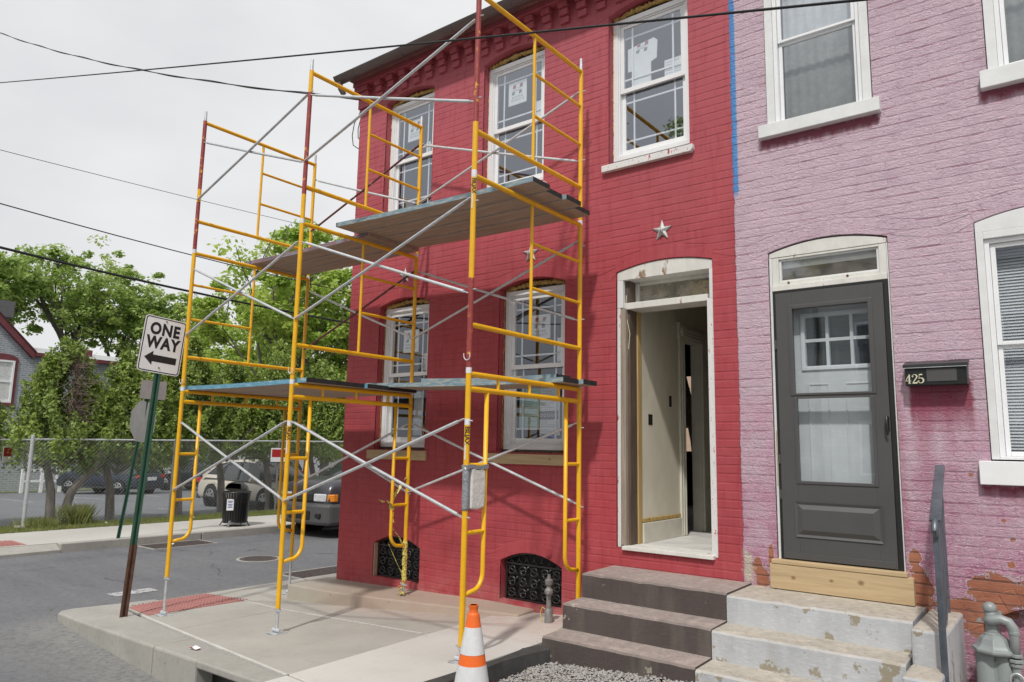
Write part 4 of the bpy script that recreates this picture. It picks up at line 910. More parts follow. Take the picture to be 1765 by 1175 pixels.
for i in range(7):
    for j in range(5):
        if i in (1, 3, 5) and j in (1, 3): continue
        m_.box(xs[i], xs[i+1], yi, yi + .04, zs__[j], zs__[j+1])
m_.build('door_slab', MAT['whitewood'], ID)
for (a, b, c, d) in ((-1.66, -1.50, 1.15, 2.345), (-1.385, -1.19, 1.15, 2.345)):
    ring('panel_edge', a, b, c, d, .012, .012, .012, .012, yi - .006, yi - .0002, MAT['whitewood'], ID, .003)
ring('light_edge', -1.70, -1.13, 2.45, 2.91, .03, .03, .03, .03, yi - .014, yi - .0002, MAT['white'], ID, .004)
for i in (0, 2, 4):
    for j in (0, 2): m_ = MB(); m_.quad((lx[i], yi + .02, lz[j]), (lx[i+1], yi + .02, lz[j]), (lx[i+1], yi + .02, lz[j+1]), (lx[i], yi + .02, lz[j+1])); m_.build('pane', MAT['glass'], ID)
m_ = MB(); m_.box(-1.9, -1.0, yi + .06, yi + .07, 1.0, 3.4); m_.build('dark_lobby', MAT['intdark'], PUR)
# pine riser under the door
NS = thing('pine_riser', (-1.45, D, .78), 'fresh pine board boxing under the charcoal storm door', 'board')
band(-1.945, -.965, D - .055, D + .02, .783, .965, 'front_board', MAT['newwood'], NS); band(-1.93, -1.0, D - .06, D + .05, .967, .998, 'top_board', MAT['newwood'], NS)
# upper lilac windows
MAT['screen'] = glass('insect_screen', (.55, .56, .56), .12, .25)
def cwin(o, zb, zt, zm, screen=True, trim=.062, head=False):
    x0, x1 = o[0] + .006, o[1] - .006
    fr = ring('window', x0, x1, zb, zt, trim, trim, .05, .01, D - .012, D + .12, MAT['whitewood'], PUR)
    ring('storm_track', x0 + trim + .001, x1 - trim - .001, zb + .011, zt - .051, .030, .030, .03, .012, D + .010, D + .10, MAT['white'], fr, .002)
    a, b = x0 + trim + .033, x1 - trim - .033
    ring('upper_sash', a, b, zm, zt - .083, .030, .030, .03, .022, D + .030, D + .055, MAT['white'], fr)
    ring('lower_sash', a, b, zb + .024, zm - .001, .028, .028, .024, .028, D + .052, D + .075, MAT['white'], fr)
    m_ = MB(); m_.quad((a + .03, D + .045, zm + .022), (b - .03, D + .045, zm + .022), (b - .03, D + .045, zt - .11), (a + .03, D + .045, zt - .11)); m_.build('pane', MAT['glass'], fr)
    m_ = MB(); m_.quad((a + .028, D + .066, zb + .052), (b - .028, D + .066, zb + .052), (b - .028, D + .066, zm - .025), (a + .028, D + .066, zm - .025)); m_.build('screen' if screen else 'pane', MAT['screen' if screen else 'glass'], fr)
    return fr, a, b
MAT['curtain'] = mat('sheer_curtain', (.58, .59, .58), .9, 0, .2, 10, .1, 60)
for k in ('u1', 'u2'):
    o = OPP[k]; fr, a, b = cwin(o, 4.495, 6.06, 5.225); m_ = MB()
    for i in range(40):
        xa = a + (b - a) * i / 40; xb_ = a + (b - a) * (i + 1) / 40; m_.quad((xa, D + .20 + .004 * math.sin(i * 1.3), 4.5), (xb_, D + .20 + .004 * math.sin((i + 1) * 1.3), 4.5), (xb_, D + .20 + .004 * math.sin((i + 1) * 1.3), 6.05), (xa, D + .20 + .004 * math.sin(i * 1.3), 6.05))
    m_.build('curtain', MAT['curtain'], fr, smooth='all')
for (a, b, z0, z1) in ((-1.925, -1.005, 4.385, 4.494), (-.362, .55, 4.358, 4.488)):
    band(a, b, D - .065, D + .06, z0, z1, 'window_sill', MAT['whitewood'], PUR)
o = OPP['pl']; fr, a, b = cwin(o, 1.785, 3.34, 2.552, screen=False, trim=.045)
m_ = MB(); n = 14; xs = [o[0] + .006 + (o[1] - o[0] - .012) * i / n for i in range(n + 1)]
m_.prism([(xs[0], 3.34)] + [(x, arch(o, x) - .012) for x in xs] + [(xs[-1], 3.34)], D - .010, D + .12, 'y'); m_.build('arched_head_board', MAT['whitewood'], PUR, bevel=.003)
m_ = MB(); z = 1.83
while z < 3.28: m_.add([(a + .02, D + .13, z), (b - .02, D + .13, z), (b - .02, D + .148, z + .0212), (a + .02, D + .142, z + .0212)], [(0,1,2,3)]); z += .0215
m_.build('blind', MAT['white'], fr, kind='stuff')
band(-.535, .50, D - .06, D + .06, 1.62, 1.775, 'window_sill', MAT['white'], PUR)
# mailbox
MBX = thing('mailbox', (-.745, D, 2.27), 'dark wall mailbox numbered 425 beside the storm door', 'mailbox')
m_ = MB(); m_.prism([(D - .004, 2.285), (D - .105, 2.285), (D - .110, 2.425), (D - .004, 2.455)], -.935, -.560, 'x'); m_.build('box', MAT['bag'], MBX, bevel=.004)
m_ = MB(); m_.prism([(D - .004, 2.462), (D - .118, 2.432), (D - .121, 2.408), (D - .113, 2.408), (D - .111, 2.426), (D - .004, 2.456)], -.944, -.551, 'x'); m_.build('lid', MAT['bag'], MBX, bevel=.002)
m_ = MB(); m_.box(-.940, -.556, D - .1235, D - .121, 2.405, 2.409); m_.build('lid_lip', MAT['steel'], MBX)
m_ = MB()                                            # serif numerals built from strokes
def stroke(pts, ws):
    for i in range(len(pts) - 1):
        (xa, za), (xb_, zb) = pts[i], pts[i+1]; dx, dz = xb_ - xa, zb - za; L_ = math.hypot(dx, dz) or 1; nx, nz = -dz / L_, dx / L_; wa, wb = ws[i] / 2, ws[i+1] / 2; y = 0
        m_.add([(xa - nx*wa, 0, za - nz*wa), (xb_ - nx*wb, 0, zb - nz*wb), (xb_ + nx*wb, 0, zb + nz*wb), (xa + nx*wa, 0, za + nz*wa), (xa - nx*wa, .0015, za - nz*wa), (xb_ - nx*wb, .0015, zb - nz*wb), (xb_ + nx*wb, .0015, zb + nz*wb), (xa + nx*wa, .0015, za + nz*wa)], [(0,1,2,3),(0,4,5,1),(2,6,7,3)])
def arc(cx, cz, r_, a0, a1, n=10, sx=1): return [(cx + r_ * sx * math.cos(R(a0 + (a1 - a0) * i / n)), cz + r_ * math.sin(R(a0 + (a1 - a0) * i / n))) for i in range(n + 1)]
H_ = .066
stroke([(.024, H_), (.024, 0)], [.009, .009]); stroke([(.024, H_), (.001, .020)], [.003, .004]); stroke([(.001, .0195), (.036, .0195)], [.004, .003]); stroke([(.015, .001), (.034, .001)], [.003, .003])
P = arc(.057, .049, .0145, 170, -35, 10); stroke(P + [(.045, .007)], [.007, .005, .003, .003, .004, .006, .008, .009, .009, .008, .007, .004]); stroke([(.043, .005), (.073, .005)], [.008, .010]); stroke([(.072, .008), (.074, .018)], [.004, .002]); stroke([(.0445, .046), (.0455, .052)], [.010, .009])
stroke([(.086, .062), (.106, .0625)], [.007, .008]); stroke([(.086, .0625), (.085, .033)], [.003, .003]); P = arc(.094, .021, .0175, 140, -150, 14); stroke(P, [.003, .003, .004, .006, .008, .010, .010, .010, .009, .008, .006, .005, .004, .004, .005]); stroke([(.0805, .014), (.082, .020)], [.009, .008])
m_.xf(Matrix.Translation((-.932, D - .1105, 2.298))); m_.build('house_number', MAT['cream'], MBX)
m_ = MB(); m_.box(-.80, -.62, D - .1095, D - .1085, 2.31, 2.395); m_.build('worn_label', MAT['storm'], MBX)

# ---------------------------------------------------------------- steps
def steps(x0, x1, z3, mt, name, label, foot, ext=0):
    t = thing(name, ((x0 + x1) / 2, 5.3, z3 - .6), label, 'steps')
    yf = [5.32, 5.035, 4.755]
    for k in range(3):
        z = z3 - k * .195; zb = zs((x0 + x1) / 2) - .05 if k == 2 else z - .195 - .002; m_ = MB()
        n = 14; e = [rnd.gauss(0, .003) for _ in range(n + 1)]; h = [rnd.gauss(0, .002) for _ in range(n + 1)]; yb = D - .001 if k == 0 else yf[k-1] + .03
        zl = z - .195 if k < 2 else .17
        for i in range(n):
            xa = x0 + (x1 - x0) * i / n; xb_ = x0 + (x1 - x0) * (i + 1) / n; ya, yc = yf[k] + e[i], yf[k] + e[i+1]; za, zc = z + h[i], z + h[i+1]
            sl = .006
            m_.add([(xa, ya, zl), (xb_, yc, zl), (xb_, yc, zc - .014), (xa, ya, za - .014), (xa, ya + .012, za), (xb_, yc + .012, zc), (xb_, yb, z + sl), (xa, yb, z + sl), (xa, yb, zl), (xb_, yb, zl)],
                   [(0,1,2,3), (3,2,5,4), (4,5,6,7)] + ([(0,3,4,7,8)] if i == 0 else []) + ([(1,9,6,5,2)] if i == n-1 else []))
        m_.build('step', MAT[mt], t)
    m_ = MB(); m_.box(x0 + .015, x1 - .0, 4.775, 5.2, -.1, .169); m_.build('footing', MAT['rawstep'], t, bevel=.015)
    return t
BS = steps(-3.335, -2.108, .785, 'stepdark', 'front_steps', 'three concrete steps with dark brown painted risers at the open red doorway', True)
WS = steps(-2.104, -.905, .772, 'stepwhite', 'front_steps', 'three concrete steps with flaking white painted risers under the storm door', True)
SB = thing('step_side_board', (-3.36, 5.3, .3), 'weathered board along the open side of the brown steps', 'board')
m_ = MB(); m_.prism([(5.84, .62), (5.84, .72), (4.92, .34), (4.80, .20), (4.80, .17), (5.0, .2)], -3.372, -3.342, 'x'); m_.build('board', MAT['rawstep'], SB, bevel=.003)
PB = thing('step_cheek', (-.79, 5.4, .3), 'stepped white concrete cheek block right of the white steps', 'block')
m_ = MB(); m_.box(-.882, -.690, 5.10, D - .002, .2, .775); m_.build('upper_block', MAT['stepwhite'], PB, bevel=.016)
m_ = MB(); m_.box(-.886, -.70, 4.78, 5.098, .1, .575); m_.build('lower_block', MAT['stepwhite'], PB, bevel=.016)
# iron handrail
HR = thing('handrail', (-.80, 5.4, .3), 'worn black iron handrail on the white steps', 'railing')
m_ = MB(); m_.bar((-.700, 4.99, 1.425), (-.765, D - .03, 1.735), .058, .014); m_.build('top_rail', MAT['railblue'], HR, bevel=.003)
m_ = MB(); m_.tube([(-.70, 5.0, 1.43), (-.70, 4.965, 1.41), (-.70, 4.955, 1.375), (-.70, 4.975, 1.345), (-.70, 4.99, 1.36)], [.016, .018, .019, .016, .010], 10); m_.build('scroll_end', MAT['railblue'], HR, smooth=True)
m_ = MB(); m_.box(-.717, -.683, 4.992, 5.026, .2, 1.43); m_.build('newel', MAT['railblue'], HR, bevel=.002)
m_ = MB(); m_.box(-.780, -.754, D - .08, D - .055, .776, 1.70); m_.build('wall_post', MAT['railblue'], HR, bevel=.002)
m_ = MB(); m_.bar((-.70, 5.01, .66), (-.767, D - .06, .93), .022, .012); m_.build('bottom_rail', MAT['railblue'], HR)
for k in range(5):
    y = 5.15 + k * .125; m_ = MB(); xq = -.70 - (y - 5.0) * .078; m_.box(xq - .007, xq + .007, y - .007, y + .007, .66 + (y - 5.01) * .34, 1.43 + (y - 5.0) * .36); m_.build('baluster', MAT['railblue'], HR)
m_ = MB(); m_.bar((-.775, D - .05, 1.71), (-.765, D + .0, 1.675), .03, .02); m_.build('wall_bracket', MAT['rust'], HR)
# gas meter
GM = thing('gas_meter', (-.48, 5.58, .2), 'grey gas meter with elbow pipe before the peeling lilac wall', 'gas meter')
mx_, my_ = -.505, 5.62
m_ = MB()
for dx in (-.045, .045): m_.lathe((mx_ + dx, my_, .12), [(.001, 0), (.058, 0), (.062, .03), (.062, .465), (.055, .48)], 20)
m_.box(mx_ - .05, mx_ + .05, my_ - .05, my_ + .05, .14, .56); m_.build('body', MAT['grey'], GM, smooth=True)
m_ = MB(); m_.lathe((mx_, my_, .60), [(.001, 0), (.116, .0), (.125, .012), (.125, .026), (.108, .034), (.096, .05), (.080, .085), (.054, .108), (.05, .11)], 8); m_.build('head', MAT['grey'], GM, bevel=.004)
m_ = MB(); m_.lathe((mx_ - .005, my_, .690), [(.046, 0), (.050, .005), (.05, .022), (.040, .03), (.038, .07), (.03, .10)], 18); m_.build('union', MAT['grey'], GM, smooth=True)
m_ = MB(); m_.tube([(mx_ - .005, my_, .74), (mx_ - .008, my_, .81), (mx_ - .01, my_ - .005, .862)], [.032, .036, .034], 14); m_.lathe((mx_ - .012, my_ - .005, .835), [(.03, 0), (.040, .02), (.038, .045), (.022, .062), (0.001, .067)], 14); m_.build('valve', MAT['grey'], GM, smooth='all')
m_ = MB(); m_.tube([(mx_ - .035, my_ - .03, .79), (mx_ + .0, my_ - .045, .80), (mx_ + .045, my_ - .045, .812), (mx_ + .083, my_ - .045, .80), (mx_ + .105, my_ - .045, .765), (mx_ + .108, my_ - .045, .72), (mx_ + .108, my_ - .045, .60)], [.03, .031, .028, .030, .031, .027, .026], 14); m_.build('elbow_pipe', MAT['grey'], GM, smooth='all')
for z, r_ in ((.730, .031), (.60, .036), (.57, .042), (.545, .034)): m_ = MB(); m_.cyl((mx_ + .108, my_ - .045, z), r_, .020, 8 if r_ > .035 else 16); m_.build('collar', MAT['grey'], GM, bevel=.003)
m_ = MB(); m_.tube([(mx_ + .108, my_ - .045, .56), (mx_ + .108, my_ - .045, .25)], .024, 12); m_.build('down_pipe', MAT['grey'], GM, smooth=True)
m_ = MB(); m_.tube([(mx_ + .11 + .036 * math.cos(a / 8 * math.pi), my_ - .085, .47 + .045 * math.sin(a / 8 * math.pi)) for a in range(17)], .006, 6); m_.build('tag_wire', MAT['steel'], GM, smooth='all')
for dx, dz in ((-.068, .79), (.04, .845)): m_ = MB(); m_.cyl((mx_ + dx, my_ - .02, dz), .013, -.02, 8, axis='y'); m_.build('bolt', MAT['grey'], GM)
m_ = MB(); m_.box(mx_ + .145, mx_ + .33, my_ - .02, my_ + .06, .42, .63); m_.build('index_box', MAT['grey'], GM, bevel=.006); m_ = MB(); m_.box(mx_ + .165, mx_ + .31, my_ - .026, my_ - .021, .45, .60); m_.build('dial_window', MAT['signwhite'], GM); m_ = MB(); m_.box(mx_ + .165, mx_ + .31, my_ - .030, my_ - .0265, .585, .60); m_.build('dial_rim', MAT['steel'], GM)
# curb-stop pipe stub in front of the right-hand grate
SP = thing('standpipe', (-3.80, 5.52, .28), 'small grey standpipe with a yellow loop before the grate by the steps', 'standpipe')
sx, sy, sz = -3.79, 5.50, .27
m_ = MB(); m_.lathe((sx, sy, sz), [(.001, 0), (.037, 0), (.037, .13), (.030, .14), (.028, .145)], 16); m_.build('sleeve', MAT['greyd'], SP, smooth=True)
m_ = MB(); m_.lathe((sx, sy, sz + .14), [(.024, 0), (.021, .08), (.022, .12)], 14); m_.build('pipe', MAT['greyd'], SP, smooth=True)
m_ = MB(); m_.lathe((sx, sy, sz + .255), [(.024, 0), (.036, .012), (.040, .03), (.034, .05), (.022, .062), (.022, .085), (.033, .09), (.036, .10), (.036, .13), (.030, .134), (.018, .14), (.018, .155), (.013, .157), (.013, .175), (.001, .177)], 12); m_.build('valve', MAT['greyd'], SP, smooth=True)
m_ = MB(); m_.tube([(sx + .01, sy - .03, sz + .29), (sx + .03, sy - .05, sz + .27)], .011, 8); m_.build('side_plug', MAT['greyd'], SP)
MAT['yloop'] = mat('yellow_cord', (.55, .45, .08), .6, 0, .1, 20, 0)
m_ = MB(); m_.tube([(sx - .02, sy - .03, sz + .14), (sx - .045, sy - .03, sz + .155), (sx - .065, sy - .03, sz + .11), (sx - .065, sy - .03, sz + .06), (sx - .045, sy - .03, sz + .01), (sx - .03, sy - .03, sz + .005)], .004, 6); m_.build('yellow_loop', MAT['yloop'], SP, smooth=True)

# ---------------------------------------------------------------- scaffold
XR, XM, XL = -3.53, -5.67, -7.60; YO, YI = 4.05, 5.57
ZG = {('L', 0): zs(XL) + .03, ('L', 1): zs(XL) + .03, ('M', 0): zs(XM) + .02, ('M', 1): .245, ('R', 0): zs(XR) + .02, ('R', 1): zs(XR) + .02}
Yel, Red_ = 0, 1
def leg(fr, x, y, segs, r_=.0212):                   # segs: [(z, material)...]
    m_ = MB(); P = []; ms = []
    for i, (z, mm) in enumerate(segs): P.append((x, y, z)); ms.append(mm)
    m_.tube(P, r_, 14, ms); return m_.build('leg', [MAT['yellow'], MAT['redold']], fr, smooth=True)
def bar_(fr, nm, a, b, r_, n=10, mt='yellow'): m_ = MB(); m_.tube([a, b], r_, n); return m_.build(nm, MAT[mt], fr, smooth=True)
def frame1(x, key, label):
    f = thing('walkthrough_frame', (x, YO, .4), label, 'scaffold frame', 'yellow scaffold frames')
    za = {'L': .41, 'M': .37, 'R': .42}[key]
    for y, s, kk in ((YO, 1, 0), (YI, -1, 1)):
        zb = za if kk == 0 else za + .02
        leg(f, x, y, [(zb, 0), (2.352, 0)])
        P = [(x, y + s * .215, 2.225), (x, y + s * .215, .90)]
        for k in range(1, 7): a = k / 6 * math.pi / 2; P.append((x, y + s * (.215 - .115 * (1 - math.cos(a))), .90 - .125 * math.sin(a)))
        P.append((x, y + s * .02, .765)); m_ = MB(); m_.tube(P, .0175, 12); m_.build('inner_leg', MAT['yellow'], f, smooth='all')
        for z in (1.67, 1.19): bar_(f, 'rung', (x, y + s * .01, z), (x, y + s * .205, z), .0165)
        for z in (2.225 - .235, 1.30):
            m_ = MB(); m_.cyl((x + .018, y, z), .006, .03, 8, axis='x'); m_.build('lock_stud', MAT['steel'], f)
    bar_(f, 'top_rail', (x, YO, 2.335), (x, YI, 2.335), .0215, 12); bar_(f, 'lower_rail', (x, YO, 2.225), (x, YI, 2.225), .0215, 12)
    for t in (.23, .50, .78): bar_(f, 'strut', (x, YO + 1.52 * t, 2.23), (x, YO + 1.52 * t, 2.33), .0135)
    return f
frame1(XL, 'L', 'bottom yellow walkthrough frame farthest from the doorway, nearest the one way sign')
frame1(XM, 'M', 'bottom yellow walkthrough frame in the middle, caution tape on its wall side leg')
frame1(XR, 'R', 'bottom yellow walkthrough frame behind the traffic cone, nearest the doorway')
def frame2(x, z0, label, outer, inner, flip=False, pins=False):
    f = thing('ladder_frame', (x, YO, z0), label, 'scaffold frame', 'yellow scaffold frames')
    leg(f, x, YO, [(z0 + .012, outer[0][1])] + outer[1:] + [(z0 + 1.515, outer[-1][1])]); leg(f, x, YI, [(z0 + .012, 0), (z0 + 1.515, 0)] if inner is None else inner, .0205)
    zt, zb = z0 + 1.495, z0 + .335
    bar_(f, 'top_rail', (x, YO, zt), (x, YI, zt), .0205, 12); bar_(f, 'bottom_rail', (x, YO, zb), (x, YI, zb), .0205, 12)
    ym = 4.81; bar_(f, 'ladder_post', (x, ym, zb), (x, ym, zt), .0145); ye = YO if flip else YI
    for z in (z0 + 1.14, z0 + .755): bar_(f, 'rung', (x, ym, z), (x, ye, z), .0145)
    for y in (YO, YI):
        m_ = MB(); m_.cyl((x, y, z0 - .03), .0225, .042, 14); m_.build('coupling_collar', MAT['pinwhite'], f, smooth=True)
        if pins: m_ = MB(); m_.cyl((x, y, z0 + 1.51), .0165, .12, 12, 0, .014); m_.build('spigot', MAT['steel'], f, smooth=True)
        for z in (z0 + .60, z0 + 1.29): m_ = MB(); m_.cyl((x + .018, y, z), .006, .03, 8, axis='x'); m_.build('lock_stud', MAT['steel'], f)
    return f
frame2(XL, 2.37, 'middle tier yellow ladder frame farthest from the doorway', [(0, 0)], None, True)
frame2(XM, 2.37, 'middle tier yellow ladder frame at the centre of the scaffold', [(0, 0)], None)
frame2(XR, 2.37, 'middle tier yellow frame with red lower leg, nearest the doorway', [(0, 1), (3.06, 0)], None)
frame2(XL, 3.895, 'top tier frame with red upper leg, farthest from the doorway', [(0, 1), (4.45, 0), (4.60, 1)], None, False, True)
frame2(XM, 3.895, 'top tier frame with red faded middle leg at the centre', [(0, 0), (4.15, 1), (5.18, 0)], None, False, True)
frame2(XR, 3.895, 'top tier frame with red leg over the doorway end', [(0, 0), (4.30, 1)], None, False, True)
def jack(x, y, z0, z1, label):
    j = thing('screw_jack', (x, y, z0), label, 'screw jack', 'galvanised screw jacks')
    m_ = MB(); a = rnd.uniform(-.5, .5); m_.box(-.075, .075, -.06, .06, 0, .006); m_.xf(Matrix.Translation((x, y, z0)) @ Matrix.Rotation(a, 4, 'Z')); m_.build('base_plate', MAT['steel'], j, bevel=.002)
    m_ = MB(); P = []; rs = []; z = z0 + .02; k = 0
    while z < z1 + .05: P.append((x, y, z)); rs.append(.0135 if k % 2 else .0155); z += .007; k += 1
    m_.tube(P, rs, 10); m_.build('screw', MAT['steel'], j, smooth='all')
    m_ = MB(); m_.cyl((x - .05, y, z0 + .024), .017, .10, 10, axis='x'); m_.build('swivel', MAT['steel'], j, smooth=True)
    m_ = MB(); m_.cyl((x, y, z1 - .022), .026, .018, 12); m_.bar((x - .055, y + .01, z1 - .008), (x + .055, y - .01, z1 - .02), .018, .010); m_.build('wing_nut', MAT['steel'], j)
jack(XL, YO, zs(XL) + .004, .41, 'screw jack standing on the red tactile paving by the sign post')
jack(XL, YI, zs(XL) + .004, .43, 'screw jack on the pavement behind the middle front leg')
jack(XM, YO, zs(XM) + .004, .37, 'screw jack alone in the middle of the grey paving slab')
jack(XM, YI, .20, .39, 'screw jack on the ledge wrapped in caution tape')
jack(XR, YO, zs(XR) + .004, .42, 'screw jack hidden behind the traffic cone')
jack(XR, YI, zs(XR) + .004, .44, 'screw jack behind the brown steps at the wall')
def brace(xa, xb, y, zh, zl, m1, m2, label, bow=0):
    b_ = thing('cross_brace', ((xa + xb) / 2, y, zl), label, 'cross brace', 'steel cross braces')
    for k, (za, zb, mt) in enumerate(((zh, zl, m1), (zl, zh, m2))):
        off = .040 + .026 * k if y < 5 else -.040 - .026 * k; yy = y - off if y < 5 else y - off
        yy = y + (-.008 if y < 5 else .006) - (.012 if k else -.012)
        xa_, xb_ = xa + .028, xb - .028; d = Vector((xb_ - xa_, 0, zb - za)).normalized() * .05
        A, B_ = Vector((xa_, yy, za)), Vector((xb_, yy, zb)); m_ = MB(); m_.tube([A + d, (A + B_) / 2 + Vector((0, 0, -.004)), B_ - d], .0128, 10)
        for p, q_ in ((A - d * .3, A + d * 1.2), (B_ + d * .3, B_ - d * 1.2)): m_.bar(p, q_, .008, .026, 0, (0, 1, 0))
        m_.build('brace_tube', MAT[mt], b_, smooth=True)
    m_ = MB(); m_.cyl(((xa + xb) / 2, y - .024, (zh + zl) / 2), .009, .045, 8, axis='y'); m_.build('pivot', MAT['steel'], b_)
T = {1: (2.00, 1.30), 2: (3.68, 2.95), 3: (5.15, 4.48)}
names = {1: 'bottom', 2: 'middle', 3: 'top'}
for lv in (1, 2, 3):
    zh, zl = T[lv]
    brace(XL, XM, YO, zh, zl, 'steel', 'steel', f'{names[lv]} tier street side steel brace of the bay nearest the one way sign')
    brace(XM, XR, YO, zh, zl, 'braceg' if lv > 1 else 'steel', 'steel', f'{names[lv]} tier street side steel brace of the bay nearest the doorway')
    zh += .03; zl += .02
    brace(XL, XM, YI, zh, zl, 'braceg', 'bracer' if lv > 1 else 'steel', f'{names[lv]} tier wall side ' + ('red and grey' if lv > 1 else 'grey') + ' brace past the house corner')
    brace(XM, XR, YI, zh, zl, 'braceg', 'braceg', f'{names[lv]} tier wall side brace in front of the red house windows')
# planks
MAT['mauve'] = mat('mauve_plank_edge', (.26, .165, .185), .7, 0, .3, 8, .3, 90, (1, 6, 6), col2=(.16, .27, .34), c2t=(.55, .62))
def plank(x0, x1, y0, y1, z0, z1, label, edge='blue', endm='blackpaint', th=.042, grp='scaffold planks'):
    o_ = Vector(((x0 + x1) / 2, (y0 + y1) / 2, (z0 + z1) / 2)); m_ = MB(); n = 10
    e = .010
    for i in range(n):
        a, b = i / n, (i + 1) / n; xa, xb_ = x0 + (x1 - x0) * a, x0 + (x1 - x0) * b; sag = lambda t: -.012 * 4 * t * (1 - t)
        za, zb = z0 + (z1 - z0) * a + sag(a), z0 + (z1 - z0) * b + sag(b)
        vs = [(xa, y0, za), (xb_, y0, zb), (xb_, y1, zb), (xa, y1, za), (xa, y0, za + th), (xb_, y0, zb + th), (xb_, y1, zb + th), (xa, y1, za + th)]
        m_.add(vs, [(0,3,2,1), (4,5,6,7)], 0); m_.add(vs, [(0,1,5,4), (2,3,7,6)], 2 if i == n - 1 and endm == 'blackpaint' and False else 1)
        if i == 0: m_.add(vs, [(3,0,4,7)], 2)
        if i == n - 1: m_.add(vs, [(1,2,6,5)], 2)
    m_.v = [(v[0] - o_.x, v[1] - o_.y, v[2] - o_.z) for v in m_.v]
    p = m_.build('scaffold_plank', [MAT['plankwood'], MAT[edge], MAT[endm]], bevel=.003, label=label, cat='plank', group=grp); p.location = o_
    return p
zr_ = 2.358
lb = ['front plank of the lower left deck, bright blue edge', 'second plank from the street in the lower left deck', 'third plank from the street in the lower left deck', 'fourth plank from the street in the lower left deck', 'fifth plank from the street in the lower left deck', 'plank nearest the wall in the lower left deck']
for k in range(6):
    y = 4.10 + k * .243; plank(-7.80 + rnd.uniform(0, .06), -5.53 - .02 * (k % 3), y, y + .236, zr_ + rnd.uniform(0, .003), zr_ + rnd.uniform(0, .003), lb[k])
plank(-5.90, -3.41, 5.125, 5.365, zr_ + .046, zr_ + .002, 'front plank of the lower right deck, pale blue edge', edge='bluedull')
plank(-5.86, -3.365, 5.372, 5.60, zr_ + .046, zr_ + .002, 'wall side plank of the lower right deck', edge='bluedull')
plank(-5.2, -3.56, 5.24, 5.47, zr_ + .075, zr_ + .046, 'loose plank stacked on top of the lower right deck', edge='bluedull')
zu = 3.912
for k, (a, b, xe) in enumerate(((4.79, 5.02, -5.59), (5.03, 5.27, -5.60), (5.28, 5.51, -5.58))):
    plank(-7.79, xe, a, b, zu, zu, ['front plank of the upper left deck, mauve edge', 'middle plank of the upper left deck', 'wall side plank of the upper left deck'][k], edge='mauve' if k == 0 else 'blue', endm='plankwood')
for k, (a, b, xe) in enumerate(((4.50, 4.738, -3.30), (4.752, 4.985, -3.345), (5.0, 5.232, -3.31), (5.247, 5.50, -3.385))):
    plank(-5.74, xe, a, b, zu + .045, zu, ['front plank of the upper right deck, long faded blue edge', 'second plank of the upper right deck from the street', 'third plank of the upper right deck from the street', 'wall side plank of the upper right deck'][k], edge='bluedull')
# tape, foam and stickers on the frames
PD = thing('padding', (XR, 4.15, 1.4), 'white foam pad strapped with grey duct tape between the front scaffold legs', 'padding')
m_ = MB(); m_.prism([(4.082, 1.36), (4.16, 1.35), (4.235, 1.365), (4.245, 1.50), (4.238, 1.63), (4.15, 1.655), (4.085, 1.65)], XR - .032, XR + .030, 'x')
m_.build('foam_pad', MAT['rag'], PD, bevel=.012)
m_ = MB(); P = [(XR, YO, 1.35 + i * .018) for i in range(18)]; m_.tube(P, [.0245 + rnd.uniform(0, .003) for _ in P], 12); m_.build('tape_wrap', MAT['tape'], PD, smooth='all')
m_ = MB(); P = [(XR + .002, 4.03 + i * .03, 1.655 + .006 * math.sin(i)) for i in range(9)]; 
for i in range(8): m_.bar(P[i], P[i+1], .056, .032)
m_.build('tape_strap', MAT['tape'], PD)
LBL = []
for (x, z, s_) in ((XR, 1.93, .050), (XM, 1.93, .044), (XR, 3.82, .046)):
    t_ = thing('leg_label', (x, YO, z), {0: 'white tag and black maker lettering on the front leg by the cone', 1: 'white tag and black maker lettering on the middle front leg', 2: 'white tag and lettering on the leg under the upper deck end'}[len(LBL)], 'label', 'maker labels on scaffold legs'); LBL.append(t_)
    m_ = MB(); m_.tube([(x, YO, z + .03), (x, YO, z + .075)], .0218, 14); m_.build('white_band', MAT['pinwhite'], t_, smooth=True)
    dcam = Vector((0 - x, 0 - YO, 0)).normalized(); side = Vector((0, 0, 1)).cross(dcam)
    tm = text_mb('BILJAX', s_, 0, 'LEFT', .0007, .92); Mx = Matrix((Vector((0, 0, -1)), side * -1 if False else Vector((0,0,1)).cross(dcam), dcam)).transposed().to_4x4()
    cols = [Vector((0, 0, -1)), dcam.cross(Vector((0, 0, -1))), dcam]; Mx = Matrix(cols).transposed().to_4x4(); Mx.translation = Vector((x, YO, z + .02)) + dcam * .0222
    tm.xf(Mx); tm.build('lettering', MAT['signblack'], t_)
    m_ = MB(); q = dcam.cross(Vector((0, 0, -1))); c0 = Vector((x, YO, z)) + dcam * .0200 + Vector((q.x, q.y, 0)) * -.0105; m_.bar(c0 + Vector((0, 0, -.10)), c0 + Vector((0, 0, -.22)), .009, .004); m_.build('white_strip', MAT['pinwhite'], t_)
m_ = MB()
def hook(x, y, z, lab):
    m_ = MB(); P = [(x + .03 * math.cos(R(a)), y - .028 - .004 * math.sin(R(a)), z + .035 * math.sin(R(a))) for a in range(150, 400, 18)]; m_.tube(P, .0035, 6)
    m_.build('locking_pin', MAT['pinwhite'], smooth=True, label=lab, cat='pin', group='bent locking pins')
hook(XR, YO, 2.47, 'bent white locking pin on the red leg by the lower right deck')
hook(XM, YO, 2.47, 'bent white locking pin above the lower left deck at the middle leg')
hook(XL, YO, 2.45, 'bent white locking pin above the lower left deck at the far leg')
